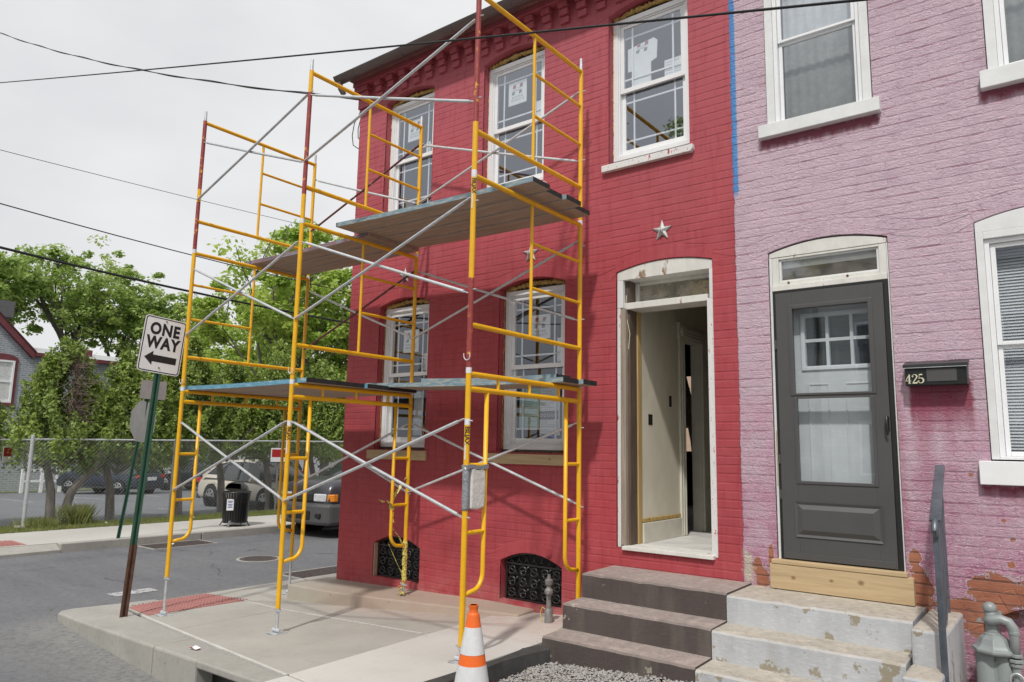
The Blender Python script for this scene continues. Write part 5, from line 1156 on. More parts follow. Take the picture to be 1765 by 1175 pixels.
# caution tape round the wall side leg of the middle frame
def tapemat():
    m, t, b = nodes('caution_tape'); q = NB(t); P = q.obj(); v = q.mapping(P, (18, 18, 30)); n = q.noise(v, 3.5, 2, .5)
    q.L(q.mix(q.ramp(n, .56, .58), (.66, .56, .13), (.03, .03, .02)), b.inputs['Base Color']); b.inputs['Roughness'].default_value = .45; return m
MAT['caution'] = tapemat()
CT = thing('caution_tape', (XM, YI, .3), 'yellow caution tape knotted round the wall side scaffold leg', 'tape')
def ribbon(pts, w, nm='tape_strand', wob=.006):
    m_ = MB(); P = [Vector(p) for p in pts]
    for i in range(len(P) - 1):
        a, b = P[i], P[i+1]; n = max(1, int((b - a).length / .03))
        for k in range(n):
            t0, t1 = k / n, (k + 1) / n; p, q_ = a.lerp(b, t0), a.lerp(b, t1); s0, s1 = (i * 3 + k) * .7, (i * 3 + k + 1) * .7
            u0, u1 = Vector((math.cos(s0) * w, -abs(math.sin(s0)) * w * .6, w * .3)), Vector((math.cos(s1) * w, -abs(math.sin(s1)) * w * .6, w * .3)); m_.quad(p - u0, q_ - u1, q_ + u1, p + u0)
    return m_.build(nm, MAT['caution'], CT, smooth='all')
ribbon([(XM, YI - .03, 1.47), (XM - .02, 5.42, 1.30), (XM - .03, 5.36, 1.20)], .018)
for k in range(7):
    a = rnd.uniform(0, 6.28); ribbon([(XM + rnd.uniform(-.03, .03), 5.35, 1.18 + rnd.uniform(-.03, .03)), (XM + .08 * math.cos(a), 5.33 - abs(.05 * math.sin(a)), 1.18 + .06 * math.sin(a))], .020)
ribbon([(XM - .08, 5.32, 1.22), (XM - .14, 5.30, 1.24)], .024); ribbon([(XM + .02, 5.36, 1.12), (XM + .03, 5.36, 1.02)], .012)
ribbon([(XM - .03, 5.36, 1.0), (XM + .01, 5.47, .86), (XM + .02, 5.54, .74), (XM + .02, 5.55, .62), (XM + .0, 5.55, .5)], .014)
ribbon([(XM - .03, 5.36, .80), (XM - .0, 5.46, .60), (XM + .02, 5.54, .46)], .006)
m_ = MB(); P = [(XM + .004 * math.sin(i), YI - .004 * math.cos(i * 2), .40 + i * .018) for i in range(24)]; m_.tube(P, [.0235 + rnd.uniform(0, .006) for _ in P], 9); m_.build('tape_wrap', MAT['caution'], CT, smooth='all')
for k in range(10):
    a = rnd.uniform(0, 6.28); z = rnd.uniform(.23, .37); ribbon([(XM + .02 * math.cos(a), YI - .03, z), (XM + .055 * math.cos(a), YI - .05, z - .02)], .026)
ribbon([(XM + .02, YI - .04, .24), (XM + .10, YI - .07, .215)], .024); ribbon([(XM - .03, YI - .04, .225), (XM - .16, YI - .02, .22), (XM - .28, YI, .216)], .010)

# ---------------------------------------------------------------- traffic cone
cx, cyy = -3.045, 3.60; cz = zs(cx, cyy) - .02
CN = thing('traffic_cone', (cx, cyy, cz), 'orange traffic cone with two white bands at the foot of the scaffold', 'traffic cone')
hC = .835 - cz
def conepart(nm, z0, z1, mt, extra=0):
    rr = lambda z: .022 + (hC - z) / hC * .086 + .006
    m_ = MB(); n = 6; m_.tube([(cx, cyy, cz + z0 + (z1 - z0) * i / n) for i in range(n + 1)], [rr(z0 + (z1 - z0) * i / n) + extra for i in range(n + 1)], 28, cap=False); return m_.build(nm, MAT[mt], CN, smooth=True)
conepart('cone_body', .02, hC - .055, 'orange')
m_ = MB(); m_.lathe((cx, cyy, cz + hC - .056), [(.036, 0), (.031, .004), (.028, .012), (.028, .040), (.030, .044), (.030, .055), (.022, .055), (.018, .01)], 24); m_.build('cone_tip', MAT['orange'], CN, smooth=True)
conepart('white_band', hC - .335 + .0, hC - .145, 'conewhite', .0015) if False else None
conepart('white_band', .835 - .128 - .155 - cz + 0, .835 - .128 - cz, 'conewhite', .0018)
conepart('white_band', .835 - .128 - .155 - .063 - .115 - cz, .835 - .128 - .155 - .063 - cz, 'conewhite', .0018)
m_ = MB(); m_.box(cx - .19, cx + .19, cyy - .19, cyy + .19, cz, cz + .03); m_.build('cone_base', MAT['signblack'], CN, bevel=.01)

# ---------------------------------------------------------------- one way sign
OW = thing('one_way_sign', (-7.94, 3.80, 0), 'leaning green post with black and white ONE WAY sign at the near corner', 'street sign')
base = Vector((-7.94, 3.80, zs(-7.94))); lean = Vector((.0, .052, 1)).normalized()
def chan(mb, a, b, w, d):                            # U-channel post with punched holes shown as studs of dark
    ax = (b - a).normalized(); s = Vector((.15, 1, 0)); s = (s - ax * s.dot(ax)).normalized(); f = s.cross(ax).normalized()
    for off, ww, dd, df in ((0, w * .42, .004, -d), (w * .34, w * .30, .004, 0), (-w * .34, w * .30, .004, 0)):
        mb.bar(a + s * off + f * df, b + s * off + f * df, ww, dd, 0, tuple(f)) if False else None
    P = [(-w/2, 0), (-w*.22, 0), (-w*.17, -d), (w*.17, -d), (w*.22, 0), (w/2, 0), (w/2, .004), (w*.19, .004), (w*.14, -d + .004), (-w*.14, -d + .004), (-w*.19, .004), (-w/2, .004)]
    n = len(P); vs = [a + s * p + f * q for p, q in P] + [b + s * p + f * q for p, q in P]
    mb.add(vs, [(i, (i+1) % n, n + (i+1) % n, n + i) for i in range(n)] + [tuple(range(n)), tuple(range(2*n-1, n-1, -1))]); return s, f
m_ = MB(); s_, f_ = chan(m_, base + lean * .42, base + lean * 2.98, .072, .032); m_.build('post', MAT['green'], OW)
m_ = MB(); chan(m_, base - lean * .2, base + lean * .95, .076, .026) if False else chan(m_, base - lean * .2 + f_ * .012, base + lean * .72 + f_ * .012, .078, .028); m_.build('ground_stub', MAT['postrust'], OW)
m_ = MB(); k = .5
while k < 2.45: c_ = base + lean * k + f_ * -.0335; m_.bar(c_ + lean * -.0 - s_ * .0045, c_ + s_ * .0045, .009, .0018, 0, tuple(f_)); k += .0254
hl = m_.build('punched_holes', MAT['conewhite'], OW, kind='stuff')
psi = R(87.8); ex = Vector((math.cos(psi), math.sin(psi), 0)); rl = -.0864
ax_ = ex * math.cos(rl) + Vector((0, 0, 1)) * math.sin(rl); az_ = -ex * math.sin(rl) + Vector((0, 0, 1)) * math.cos(rl); nn = ax_.cross(az_)
SM = Matrix((ax_, az_, nn)).transposed().to_4x4(); SM.translation = Vector((-7.80, 3.890, 2.826))
# sign face looks along nn (towards the viewer); text drawn in local xy
def rrect(w, h, r_, n=6):
    P = []
    for cx_, cy2, a0 in ((w/2 - r_, h/2 - r_, 0), (-w/2 + r_, h/2 - r_, 90), (-w/2 + r_, -h/2 + r_, 180), (w/2 - r_, -h/2 + r_, 270)):
        for i in range(n + 1): a = R(a0 + 90 * i / n); P.append((cx_ + r_ * math.cos(a), cy2 + r_ * math.sin(a)))
    return P
m_ = MB(); m_.prism(rrect(.457, .61, .038), -.002, .0, 'z'); m_.xf(SM); m_.build('sign_plate', MAT['signwhite'], OW)
m_ = MB(); A = rrect(.437, .590, .030); B_ = rrect(.417, .570, .022); n = len(A)
m_.add([(x, y, .0012) for x, y in A] + [(x, y, .0012) for x, y in B_], [(i, (i+1) % n, n + (i+1) % n, n + i) for i in range(n)]); m_.xf(SM); m_.build('border', MAT['signblack'], OW)
for s, yy_ in (('ONE', .165), ('WAY', .015)):
    t = text_mb(s, .172, .0002, bold=.0075, spacing=1.12); t.xf(SM @ Matrix.Translation((0, yy_ + .0, .0012)) @ Matrix.Diagonal((.84, 1.02, 1, 1))); t.build('lettering', MAT['signblack'], OW)
m_ = MB(); m_.prism([(-.172, -.150), (-.085, -.225 + .152), (-.085, -.113), (.172, -.113), (.172, -.187), (-.085, -.187), (-.085, -.227)], .0, .0014, 'z'); m_.xf(SM); m_.build('arrow', MAT['signblack'], OW)
for yy_ in (.265, -.245): m_ = MB(); m_.cyl((0, yy_, .001), .008, .006, 8); m_.xf(SM); m_.build('bolt', MAT['rust'], OW)
# stop sign seen from behind, far corner
ST = thing('stop_sign', (-14.25, 6.6, 0), 'grey back of an octagonal road sign with a plate above, across the road', 'street sign')
b0 = Vector((-14.26, 6.60, 0)); l0 = Vector((.0, .115, 1)).normalized(); m_ = MB(); sA, fA = chan(m_, b0, b0 + l0 * 2.93, .065, .03); m_.build('post', MAT['green'], ST)
def facing(c, yaw, tilt=0): 
    e = Vector((math.cos(yaw), math.sin(yaw), 0)); z = Vector((0, 0, 1)); a = e * math.cos(tilt) + z * math.sin(tilt); b = -e * math.sin(tilt) + z * math.cos(tilt); M_ = Matrix((a, b, a.cross(b))).transposed().to_4x4(); M_.translation = Vector(c); return M_
Mo = facing(b0 + l0 * 2.18 + Vector((.03, .0, 0)), R(121), -.08); m_ = MB(); m_.prism([(.42 * math.cos(R(22.5 + 45 * i)), .42 * math.sin(R(22.5 + 45 * i))) for i in range(8)], -.0015, .0015, 'z'); m_.xf(Mo); m_.build('octagon', MAT['signback'], ST)
Mo = facing(b0 + l0 * 2.80 + Vector((.06, .06, 0)), R(75), -.03); m_ = MB(); m_.prism(rrect(.46, .36, .02), -.0015, .0015, 'z'); m_.xf(Mo); m_.build('plate', MAT['signback'], ST)
# ---------------------------------------------------------------- litter bin
TC = thing('litter_bin', (-14.74, 9.28, .0), 'black slatted litter bin with raised lid on the far pavement', 'litter bin')
tx, ty, tz = -14.74, 9.28, .005
m_ = MB(); m_.cyl((tx, ty, tz + .07), .245, .44, 24); m_.build('liner', MAT['seal'], TC, smooth=True)
for k in range(30):
    a = 2 * math.pi * k / 30; m_ = MB(); P = [(tx + r_ * math.cos(a), ty + r_ * math.sin(a), tz + z) for r_, z in ((.255, .08), (.262, .2), (.275, .55), (.295, .70), (.305, .72))]
    d = Vector((-math.sin(a), math.cos(a), 0))
    for p, q_ in zip(P[:-1], P[1:]): m_.bar(p, q_, .034, .005, 0, (math.cos(a), math.sin(a), 0.01))
    m_.build('slat', MAT['black'], TC)
m_ = MB(); m_.tube([(tx + .30 * math.cos(a / 24 * 6.2832), ty + .30 * math.sin(a / 24 * 6.2832), tz + .725) for a in range(25)], .016, 8); m_.build('top_ring', MAT['black'], TC, smooth=True)
m_ = MB(); m_.tube([(tx + .262 * math.cos(a / 24 * 6.2832), ty + .262 * math.sin(a / 24 * 6.2832), tz + .09) for a in range(25)], .012, 8); m_.build('bottom_ring', MAT['black'], TC, smooth=True)
for k in range(4):
    a = k * math.pi / 2 + .6; m_ = MB(); m_.bar((tx + .25 * math.cos(a), ty + .25 * math.sin(a), tz + .13), (tx + .33 * math.cos(a), ty + .33 * math.sin(a), tz + .01), .04, .012); m_.build('foot', MAT['black'], TC)
m_ = MB(); m_.lathe((0, 0, 0), [(.25, 0), (.245, .05), (.20, .12), (.12, .17), (.01, .19)], 22)
keep = [f for f in m_.f if not all(m_.v[i][1] > -.06 and m_.v[i][2] < .135 and abs(m_.v[i][0]) < .19 for i in f)]; m_.f = keep; m_.m = [0] * len(keep)
m_.xf(Matrix.Translation((tx, ty, tz + .76)) @ Matrix.Rotation(R(205), 4, 'Z') @ Matrix.Rotation(R(12), 4, 'X')); m_.build('lid', MAT['black'], TC, smooth=True)
m_ = MB(); dv = Vector((.85, -.52, 0)).normalized(); sd = Vector((-dv.y, dv.x, 0)); c0 = Vector((tx, ty, tz + .47)) + dv * .272 - sd * .12
m_.quad(c0 - sd * .07 - Vector((0,0,.12)), c0 + sd * .07 - Vector((0,0,.12)), c0 + sd * .07 + Vector((0,0,.12)), c0 - sd * .07 + Vector((0,0,.12))); m_.build('notice', MAT['signwhite'], TC)
m_ = MB(); c1 = c0 + dv * .003
for k, (w0, zz) in enumerate(((.05, .07), (.04, .045), (.05, .0), (.035, -.03), (.05, -.06))): m_.quad(c1 - sd * w0 + Vector((0,0,zz)), c1 + sd * w0 + Vector((0,0,zz)), c1 + sd * w0 + Vector((0,0,zz + .014)), c1 - sd * w0 + Vector((0,0,zz + .014)))
m_.build('print', MAT['bluetape'], TC)
# drains, cover
MAT['drain'] = mat('drain_iron', (.10, .082, .075), .8, .2, .35, 20, .4, 80)
def drain(x0, x1, y0, y1, label, zz=-.146):
    t = thing('drain_grate', ((x0 + x1) / 2, (y0 + y1) / 2, zz), label, 'drain grate', 'road drain grates')
    m_ = MB(); m_.box(x0, x1, y0, y1, zz - .002, zz + .001); m_.build('pit', MAT['seal'], t)
    m_ = MB(); w = .04; m_.box(x0 - w, x0, y0 - w, y1 + w, zz - .02, zz + .007); m_.box(x1, x1 + w, y0 - w, y1 + w, zz - .02, zz + .007); m_.box(x0, x1, y0 - w, y0, zz - .02, zz + .007); m_.box(x0, x1, y1, y1 + w, zz - .02, zz + .007); m_.build('surround', MAT['kerb'], t)
    y = y0 + .02
    while y < y1: m_ = MB(); m_.box(x0, x1, y, y + .022, zz, zz + .007); m_.build('grate_bar', MAT['drain'], t); y += .052
    x = x0 + (x1 - x0) / 4
    for k in range(3): m_ = MB(); m_.box(x - .01, x + .01, y0, y1, zz, zz + .009); m_.build('cross_bar', MAT['drain'], t); x += (x1 - x0) / 4
drain(-14.1, -13.45, 6.9, 8.1, 'rusty road drain grate by the far kerb in front of the litter bin')
drain(-9.65, -9.1, 6.9, 8.1, 'rusty road drain grate by the near kerb beside the red house corner')
MH = thing('manhole_cover', (-11.2, 7.55, -.15), 'round iron manhole cover in the middle of the side road', 'manhole cover')
m_ = MB(); m_.cyl((-11.2, 7.55, -.17), .36, .026, 28); m_.build('rim', MAT['kerb'], MH); m_ = MB(); m_.cyl((-11.2, 7.55, -.16), .31, .020, 28)
for i in range(-4, 5):
    for j in range(-4, 5):
        if i * i + j * j < 18: m_.box(-11.2 + i * .06 - .018, -11.2 + i * .06 + .018, 7.55 + j * .06 - .018, 7.55 + j * .06 + .018, -.141, -.136)
m_.build('cover', MAT['drain'], MH)
m_ = MB(); m_.box(-10.0, -9.75, 4.55, 5.1, -.147, -.145); m_.build('worn_road_paint', MAT['roadmark'], kind='structure')
LT = []
for (x, y, z, mt, lab) in ((-5.72, 3.33, zs(-5.72) + .004, 'signwhite', 'crumpled white and red wrapper on the kerb above the drain inlet'), (-13.8, 7.4, -.135, 'signwhite', 'scrap of white paper on the far drain grate'), (-16.5, 9.3, .05, 'signwhite', 'white scrap of litter on the verge left of the litter bin'), (-16.6, 7.4, .05, 'signwhite', 'white litter on the verge beside the tall grass'), (-9.35, 7.9, -.13, 'signwhite', 'white scrap on the near drain grate')):
    m_ = MB(); 
    for k in range(4): a = rnd.uniform(0, 3); w = rnd.uniform(.03, .05); m_.quad((x - w, y - w * .5, z + rnd.uniform(.002, .012)), (x + w, y - w * .3, z + rnd.uniform(.002, .012)), (x + w * .9, y + w * .5, z + rnd.uniform(.002, .02)), (x - w * .8, y + w * .6, z + rnd.uniform(.002, .02)), 1 if (k == 1 and x > -7) else 0)
    m_.build('litter', [MAT[mt], MAT['txtred']], label=lab, cat='litter')
# ---------------------------------------------------------------- chain link fence
MAT['link'] = mat('chain_link_wire', (.30, .32, .31), .5, .4, .15, 20, 0)
FX = -16.85
FN = thing('chain_link_fence', (FX, 10, 0), 'grey chain link fence along the parking lot verge', 'fence')
zt_ = lambda y: 1.80 + (y - 5.9) * .012
def mesh_run(par, p0, p1, h0, h1, zt0, zt1, cell=.070, r_=.0014, nm='chain_link_mesh'):
    a, b = Vector(p0), Vector(p1); L_ = (b - a).length; d = (b - a) / L_; m_ = MB(); H = zt0 - h0; s = cell * 1.18; nrm = Vector((-d.y, d.x, 0))
    def rod(A, B_):
        ax = (B_ - A).normalized(); u = ax.cross(nrm).normalized() * r_; v = nrm * r_
        m_.add([A - u, A + v, A + u, A - v, B_ - u, B_ + v, B_ + u, B_ - v], [(0,1,5,4), (1,2,6,5), (2,3,7,6), (3,0,4,7)])
    k = -int(H / s) - 1
    while k * s < L_:
        for sg in (1, -1):
            t0 = k * s; t1 = t0 + H
            if sg == 1: s0, s1, za, zb = t0, t1, h0, zt0
            else: s0, s1, za, zb = t0, t1, zt0, h0
            c0, c1 = max(s0, 0), min(s1, L_)
            if c1 > c0:
                fa, fb = (c0 - s0) / H, (c1 - s0) / H; A = a + d * c0; B_ = a + d * c1; A.z = za + (zb - za) * fa; B_.z = za + (zb - za) * fb; rod(A, B_)
        k += 1
    return m_.build(nm, MAT['link'], par, kind='stuff')
posts = [5.92, 8.9, 11.75, 14.6, 17.6, 20.6]
for i in range(len(posts)):
    y = posts[i]; m_ = MB(); r_ = .036 if i == 0 else .024; m_.tube([(FX, y, -.05), (FX, y, zt_(y) + (.05 if i == 0 else 0))], r_, 12); m_.lathe((FX, y, zt_(y) + (.05 if i == 0 else 0)), [(r_ + .003, -.01), (r_, .015), (.001, .03)], 12); m_.build('post', MAT['greyd'] if i else MAT['steel'], FN, smooth=True)
m_ = MB(); m_.tube([(FX, posts[0], zt_(posts[0]) - .01), (FX, posts[-1], zt_(posts[-1]) - .01)], .020, 10); m_.build('top_rail', MAT['steel'], FN, smooth=True)
for a, b in zip(posts[:-1], posts[1:]): mesh_run(FN, (FX + .025, a, 0), (FX + .025, b, 0), .06, .06, zt_(a) - .01, zt_(b))
m_ = MB(); 
for z in (.5, .95, 1.4, 1.72): m_.cyl((FX, posts[0], z), .042, .018, 12)
m_.build('clamp_bands', MAT['steel'], FN, kind='stuff'); m_ = MB(); m_.cyl((FX, posts[0], -.02), .15, .10, 8); m_.build('footing', MAT['kerb'], FN)
F2 = thing('chain_link_fence', (-20, 5.9, 0), 'chain link fence running back from the corner post at the left', 'fence')
m_ = MB(); m_.tube([(FX, 5.92, 1.78), (-33, 4.9, 1.6)], .020, 8); m_.build('top_rail', MAT['steel'], F2, smooth=True)
mesh_run(F2, (FX - .05, 5.92, 0), (-33, 4.9, 0), -.1, -.1, 1.76, 1.6)
for k in range(1, 6): t = k / 5.4; m_ = MB(); m_.tube([(FX + t * (-16.1), 5.92 - t * 1.0, -.3), (FX + t * (-16.1), 5.92 - t * 1.0, 1.72)], .022, 8); m_.build('post', MAT['greyd'], F2)
def notice(c, yaw, w, h, lab):
    t = thing('fence_notice', c, lab, 'notice', 'red notices on the chain link fence'); Mo = facing(c, yaw)
    m_ = MB(); m_.prism(rrect(w, h, .01, 2), -.002, 0, 'z'); m_.xf(Mo); m_.build('board', MAT['signwhite'], t)
    m_ = MB(); m_.prism([(-w*.43, -h*.16), (w*.43, -h*.16), (w*.43, h*.40), (-w*.43, h*.40)], 0, .002, 'z'); m_.xf(Mo); m_.build('red_field', MAT['noticered'], t)
MAT['noticered'] = mat('notice_red', (.42, .015, .02), .5, 0, .1, 10, 0)
notice((FX + .05, 11.72, 1.50), R(88), .46, .36, 'red and white notice on the fence behind the middle front scaffold leg')
notice((-17.6, 5.75, 1.48), R(140), .42, .32, 'red and white notice at the left edge, left of the corner fence post')
# grass of the verge
def gmat(name, a, b, c_=None):
    m, t, bs = nodes(name); q = NB(t); P = q.pos(); n = q.noise(P, 3.0, 3); n2 = q.noise(P, 17, 2)
    c = q.mix(q.ramp(n, .35, .65), a, b); c = q.mix(q.ramp(n2, .5, .75), c, c_ or b)
    q.L(c, bs.inputs['Base Color']); bs.inputs['Roughness'].default_value = .6
    tr = q.n('ShaderNodeBsdfTranslucent'); q.L(c, tr.inputs[0]); mx = q.n('ShaderNodeMixShader'); mx.inputs[0].default_value = .35
    q.L(bs.outputs[0], mx.inputs[1]); q.L(tr.outputs[0], mx.inputs[2]); q.L(mx.outputs[0], t.nodes['Material Output'].inputs[0]); return m
MAT['grass'] = gmat('grass_blades', (.17, .22, .05), (.27, .30, .09), (.36, .32, .16))
rg = np.random.default_rng(5)
def blades(n, x0, x1, y0, y1, hmin, hmax, z0, nm, lab, w=.008, gauss=None):
    v = []; f = []
    for i in range(n):
        if gauss: x, y = rg.normal(gauss[0], gauss[2]), rg.normal(gauss[1], gauss[3])
        else: x, y = rg.uniform(x0, x1), rg.uniform(y0, y1)
        h = rg.uniform(hmin, hmax); a = rg.uniform(0, 6.28); dx, dy = math.cos(a) * w, math.sin(a) * w; lx, ly = rg.normal(0, h * .24), rg.normal(0, h * .24); b = len(v)
        v += [(x - dx, y - dy, z0), (x + dx, y + dy, z0), (x + lx * .5 + dx * .6, y + ly * .5 + dy * .6, z0 + h * .6), (x + lx, y + ly, z0 + h)]; f += [(b, b+1, b+2), (b, b+2, b+3)]
    me = bpy.data.meshes.new(nm); me.from_pydata(v, [], f); me.materials.append(MAT['grass']); o = bpy.data.objects.new(nm, me); COL.objects.link(o); tag(o, lab, 'grass', 'stuff'); return o
blades(46000, -17.2, -16.15, 0, 18, .015, .065, .02, 'grass', 'short patchy grass along the foot of the chain link fence')
blades(3000, 0, 0, 0, 0, .12, .48, .0, 'tall_grass', 'tuft of tall grass at the foot of the double trunked shrub tree', .007, (-17.0, 6.95, .12, .12))
blades(1300, 0, 0, 0, 0, .06, .26, .0, 'tall_grass', 'low weeds beside the corner fence post', .008, (-16.9, 6.2, .14, .18))
MAT['farlawn'] = mat('far_lawn', (.13, .17, .05), .95, 0, .25, 3, .3, 20, col2=(.24, .20, .12), c2t=(.5, .7))
grid([-60, -41, -39.2], [-20, 0, 10, 14, 22, 30, 60], lambda x, y: -.12 + .03 * (x + 20) + .03).build('far_lawn', MAT['farlawn'], kind='structure')

# ---------------------------------------------------------------- foliage
def leafmat(name, a, b, c_, trans=.4):
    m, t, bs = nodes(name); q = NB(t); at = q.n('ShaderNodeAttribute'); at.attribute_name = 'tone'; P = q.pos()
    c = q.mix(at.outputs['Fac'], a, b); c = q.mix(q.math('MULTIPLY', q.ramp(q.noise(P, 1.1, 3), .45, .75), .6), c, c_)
    q.L(c, bs.inputs['Base Color']); bs.inputs['Roughness'].default_value = .5
    tr = q.n('ShaderNodeBsdfTranslucent'); q.L(c, tr.inputs[0]); mx = q.n('ShaderNodeMixShader'); mx.inputs[0].default_value = trans
    q.L(bs.outputs[0], mx.inputs[1]); q.L(tr.outputs[0], mx.inputs[2]); q.L(mx.outputs[0], t.nodes['Material Output'].inputs[0]); return m
MAT['maple'] = leafmat('spring_maple_leaf', (.20, .32, .065), (.42, .53, .15), (.44, .52, .16), .5)
MAT['maple2'] = leafmat('pale_maple_leaf', (.27, .41, .06), (.50, .62, .14), (.54, .60, .15), .55)
MAT['cedar'] = leafmat('arborvitae_spray', (.085, .14, .030), (.27, .37, .065), (.30, .39, .085), .3)
MAT['bark'] = mat('grey_bark', (.13, .115, .10), .9, 0, .3, 9, .9, 30, (1, 1, .3), bdist=.02)
MAT['cbark'] = mat('cedar_bark', (.21, .185, .165), .9, 0, .3, 12, .9, 40, (1, 1, .25), col2=(.32, .27, .22), c2t=(.5, .7), bdist=.02)
MAT['deadtwig'] = mat('dead_twig', (.26, .20, .17), .9, 0, .3, 12, 0)
def leaf_mesh(C, N, size, jitter, name, mt, parent, tone, aspect=.7):
    n = len(C); rr = rg
    a = rr.uniform(0, 2 * np.pi, n); N = N + rr.normal(0, jitter, (n, 3)); N /= np.linalg.norm(N, axis=1)[:, None]
    ref = np.where(np.abs(N[:, 2:3]) < .9, np.array([[0, 0, 1.]]), np.array([[1., 0, 0]])); U = np.cross(N, ref); U /= np.linalg.norm(U, axis=1)[:, None]; V = np.cross(N, U)
    U2 = U * np.cos(a)[:, None] + V * np.sin(a)[:, None]; V2 = -U * np.sin(a)[:, None] + V * np.cos(a)[:, None]; s = (size * rr.uniform(.6, 1.35, n))[:, None]
    P = np.empty((n, 4, 3)); P[:, 0] = C - U2 * s; P[:, 1] = C + V2 * s * aspect - U2 * s * .1; P[:, 2] = C + U2 * s; P[:, 3] = C - V2 * s * aspect + U2 * s * .1
    me = bpy.data.meshes.new(name); me.vertices.add(4 * n); me.vertices.foreach_set('co', P.ravel()); me.loops.add(4 * n); me.loops.foreach_set('vertex_index', np.arange(4 * n, dtype=np.int32))
    me.polygons.add(n); me.polygons.foreach_set('loop_start', np.arange(0, 4 * n, 4, dtype=np.int32)); me.polygons.foreach_set('loop_total', np.full(n, 4, np.int32))
    at = me.attributes.new('tone', 'FLOAT', 'FACE'); at.data.foreach_set('value', np.clip(tone, 0, 1).astype(np.float32)); me.materials.append(MAT[mt]); me.update()
    o = bpy.data.objects.new(name, me); COL.objects.link(o); adopt(o, parent); return o
def tree(x, y, z0, H, Rc, lab, mt='maple', nl=16000, leaf=.13, grp='leafy trees beyond the parking lot', trunk_h=.30, seed=1, tr=.22, nbr=9, clumps=95, hollow=.35, forks=3, lean=(0, 0)):
    global rg
    r_ = random.Random(seed); rg = np.random.default_rng(seed)
    t = thing('leafy_tree', (x, y, z0), lab, 'tree', grp); m_ = MB(); tips = []
    th = H * trunk_h
    def branch(p, d, L_, rad, dep):
        P = [p]; q_ = Vector(p); dd = Vector(d)
        n = 5
        for k in range(n):
            dd = (dd + Vector((r_.gauss(0, .10), r_.gauss(0, .10), r_.gauss(.04, .06)))).normalized(); q_ = q_ + dd * L_ / n; P.append(q_.copy())
        m_.tube(P, [rad * (1 - .5 * k / n) for k in range(n + 1)], 7 if rad > .05 else 5, cap=False)
        if dep == 0: tips.append(P[-1]); tips.append(P[3]); return
        for k in range(3 if dep > 1 else 3):
            i = r_.choice((2, 3, 4, 5)) if k else 5; a = r_.uniform(0, 6.28); sp = r_.uniform(.45, .95); u = Vector((math.cos(a), math.sin(a), r_.uniform(-.1, .5)))
            branch(P[i], (dd + u * sp).normalized(), L_ * r_.uniform(.55, .8), rad * .5, dep - 1)
    base = Vector((x, y, z0 - .2)); topv = base + Vector((lean[0], lean[1], th)); m_.tube([base, base.lerp(topv, .5) + Vector((r_.gauss(0, .08), r_.gauss(0, .08), 0)), topv], [tr * 1.25, tr, tr * .85], 10, cap=False)
    for k in range(forks + 2):
        a = 6.28 * k / (forks + 2) + r_.uniform(-.4, .4); branch(topv - Vector((0, 0, r_.uniform(0, th * .15))), Vector((math.cos(a) * .55, math.sin(a) * .55, 1)).normalized(), (H - th) * r_.uniform(.38, .52), tr * .55, 2)
    m_.build('trunk', MAT['bark'], t, smooth='all')
    cc = np.array([x + lean[0] * 1.5, y + lean[1] * 1.5, z0 + th + (H - th) * .50]); rx, rz = Rc, (H - th) * .52
    cs = []
    for p in tips:
        cs.append(np.array(p) + rg.normal(0, .25, 3))
    while len(cs) < clumps + len(tips) * .6:
        u = rg.normal(0, 1, 3); u /= np.linalg.norm(u); rr = rg.uniform(hollow, 1) ** .5; cs.append(cc + u * rr * np.array([rx, rx, rz]))
    cs = np.array(cs); cs = cs[cs[:, 2] > z0 + th * 1.02]; ins = (((cs - cc) / np.array([rx * 1.12, rx * 1.12, rz * 1.1])) ** 2).sum(1) < 1; cs = cs[ins]
    per = nl // len(cs); C = []; N = []; T_ = []
    for c in cs:
        sz = rg.uniform(.30, .80) * Rc * .20; k = int(per * rg.uniform(.5, 1.5)); u = rg.normal(0, 1, (k, 3)); u /= np.linalg.norm(u, axis=1)[:, None]; r2 = rg.uniform(.3, 1.1, (k, 1)) ** .6
        pts = c + u * r2 * sz * np.array([1.2, 1.2, .75]); C.append(pts); N.append(u * .5 + np.array([0, 0, .7])); T_.append(np.clip(rg.uniform(.1, .9) + rg.normal(0, .22, k), 0, 1))
    leaf_mesh(np.concatenate(C), np.concatenate(N), leaf, .45, 'crown', mt, t, np.concatenate(T_)); return t
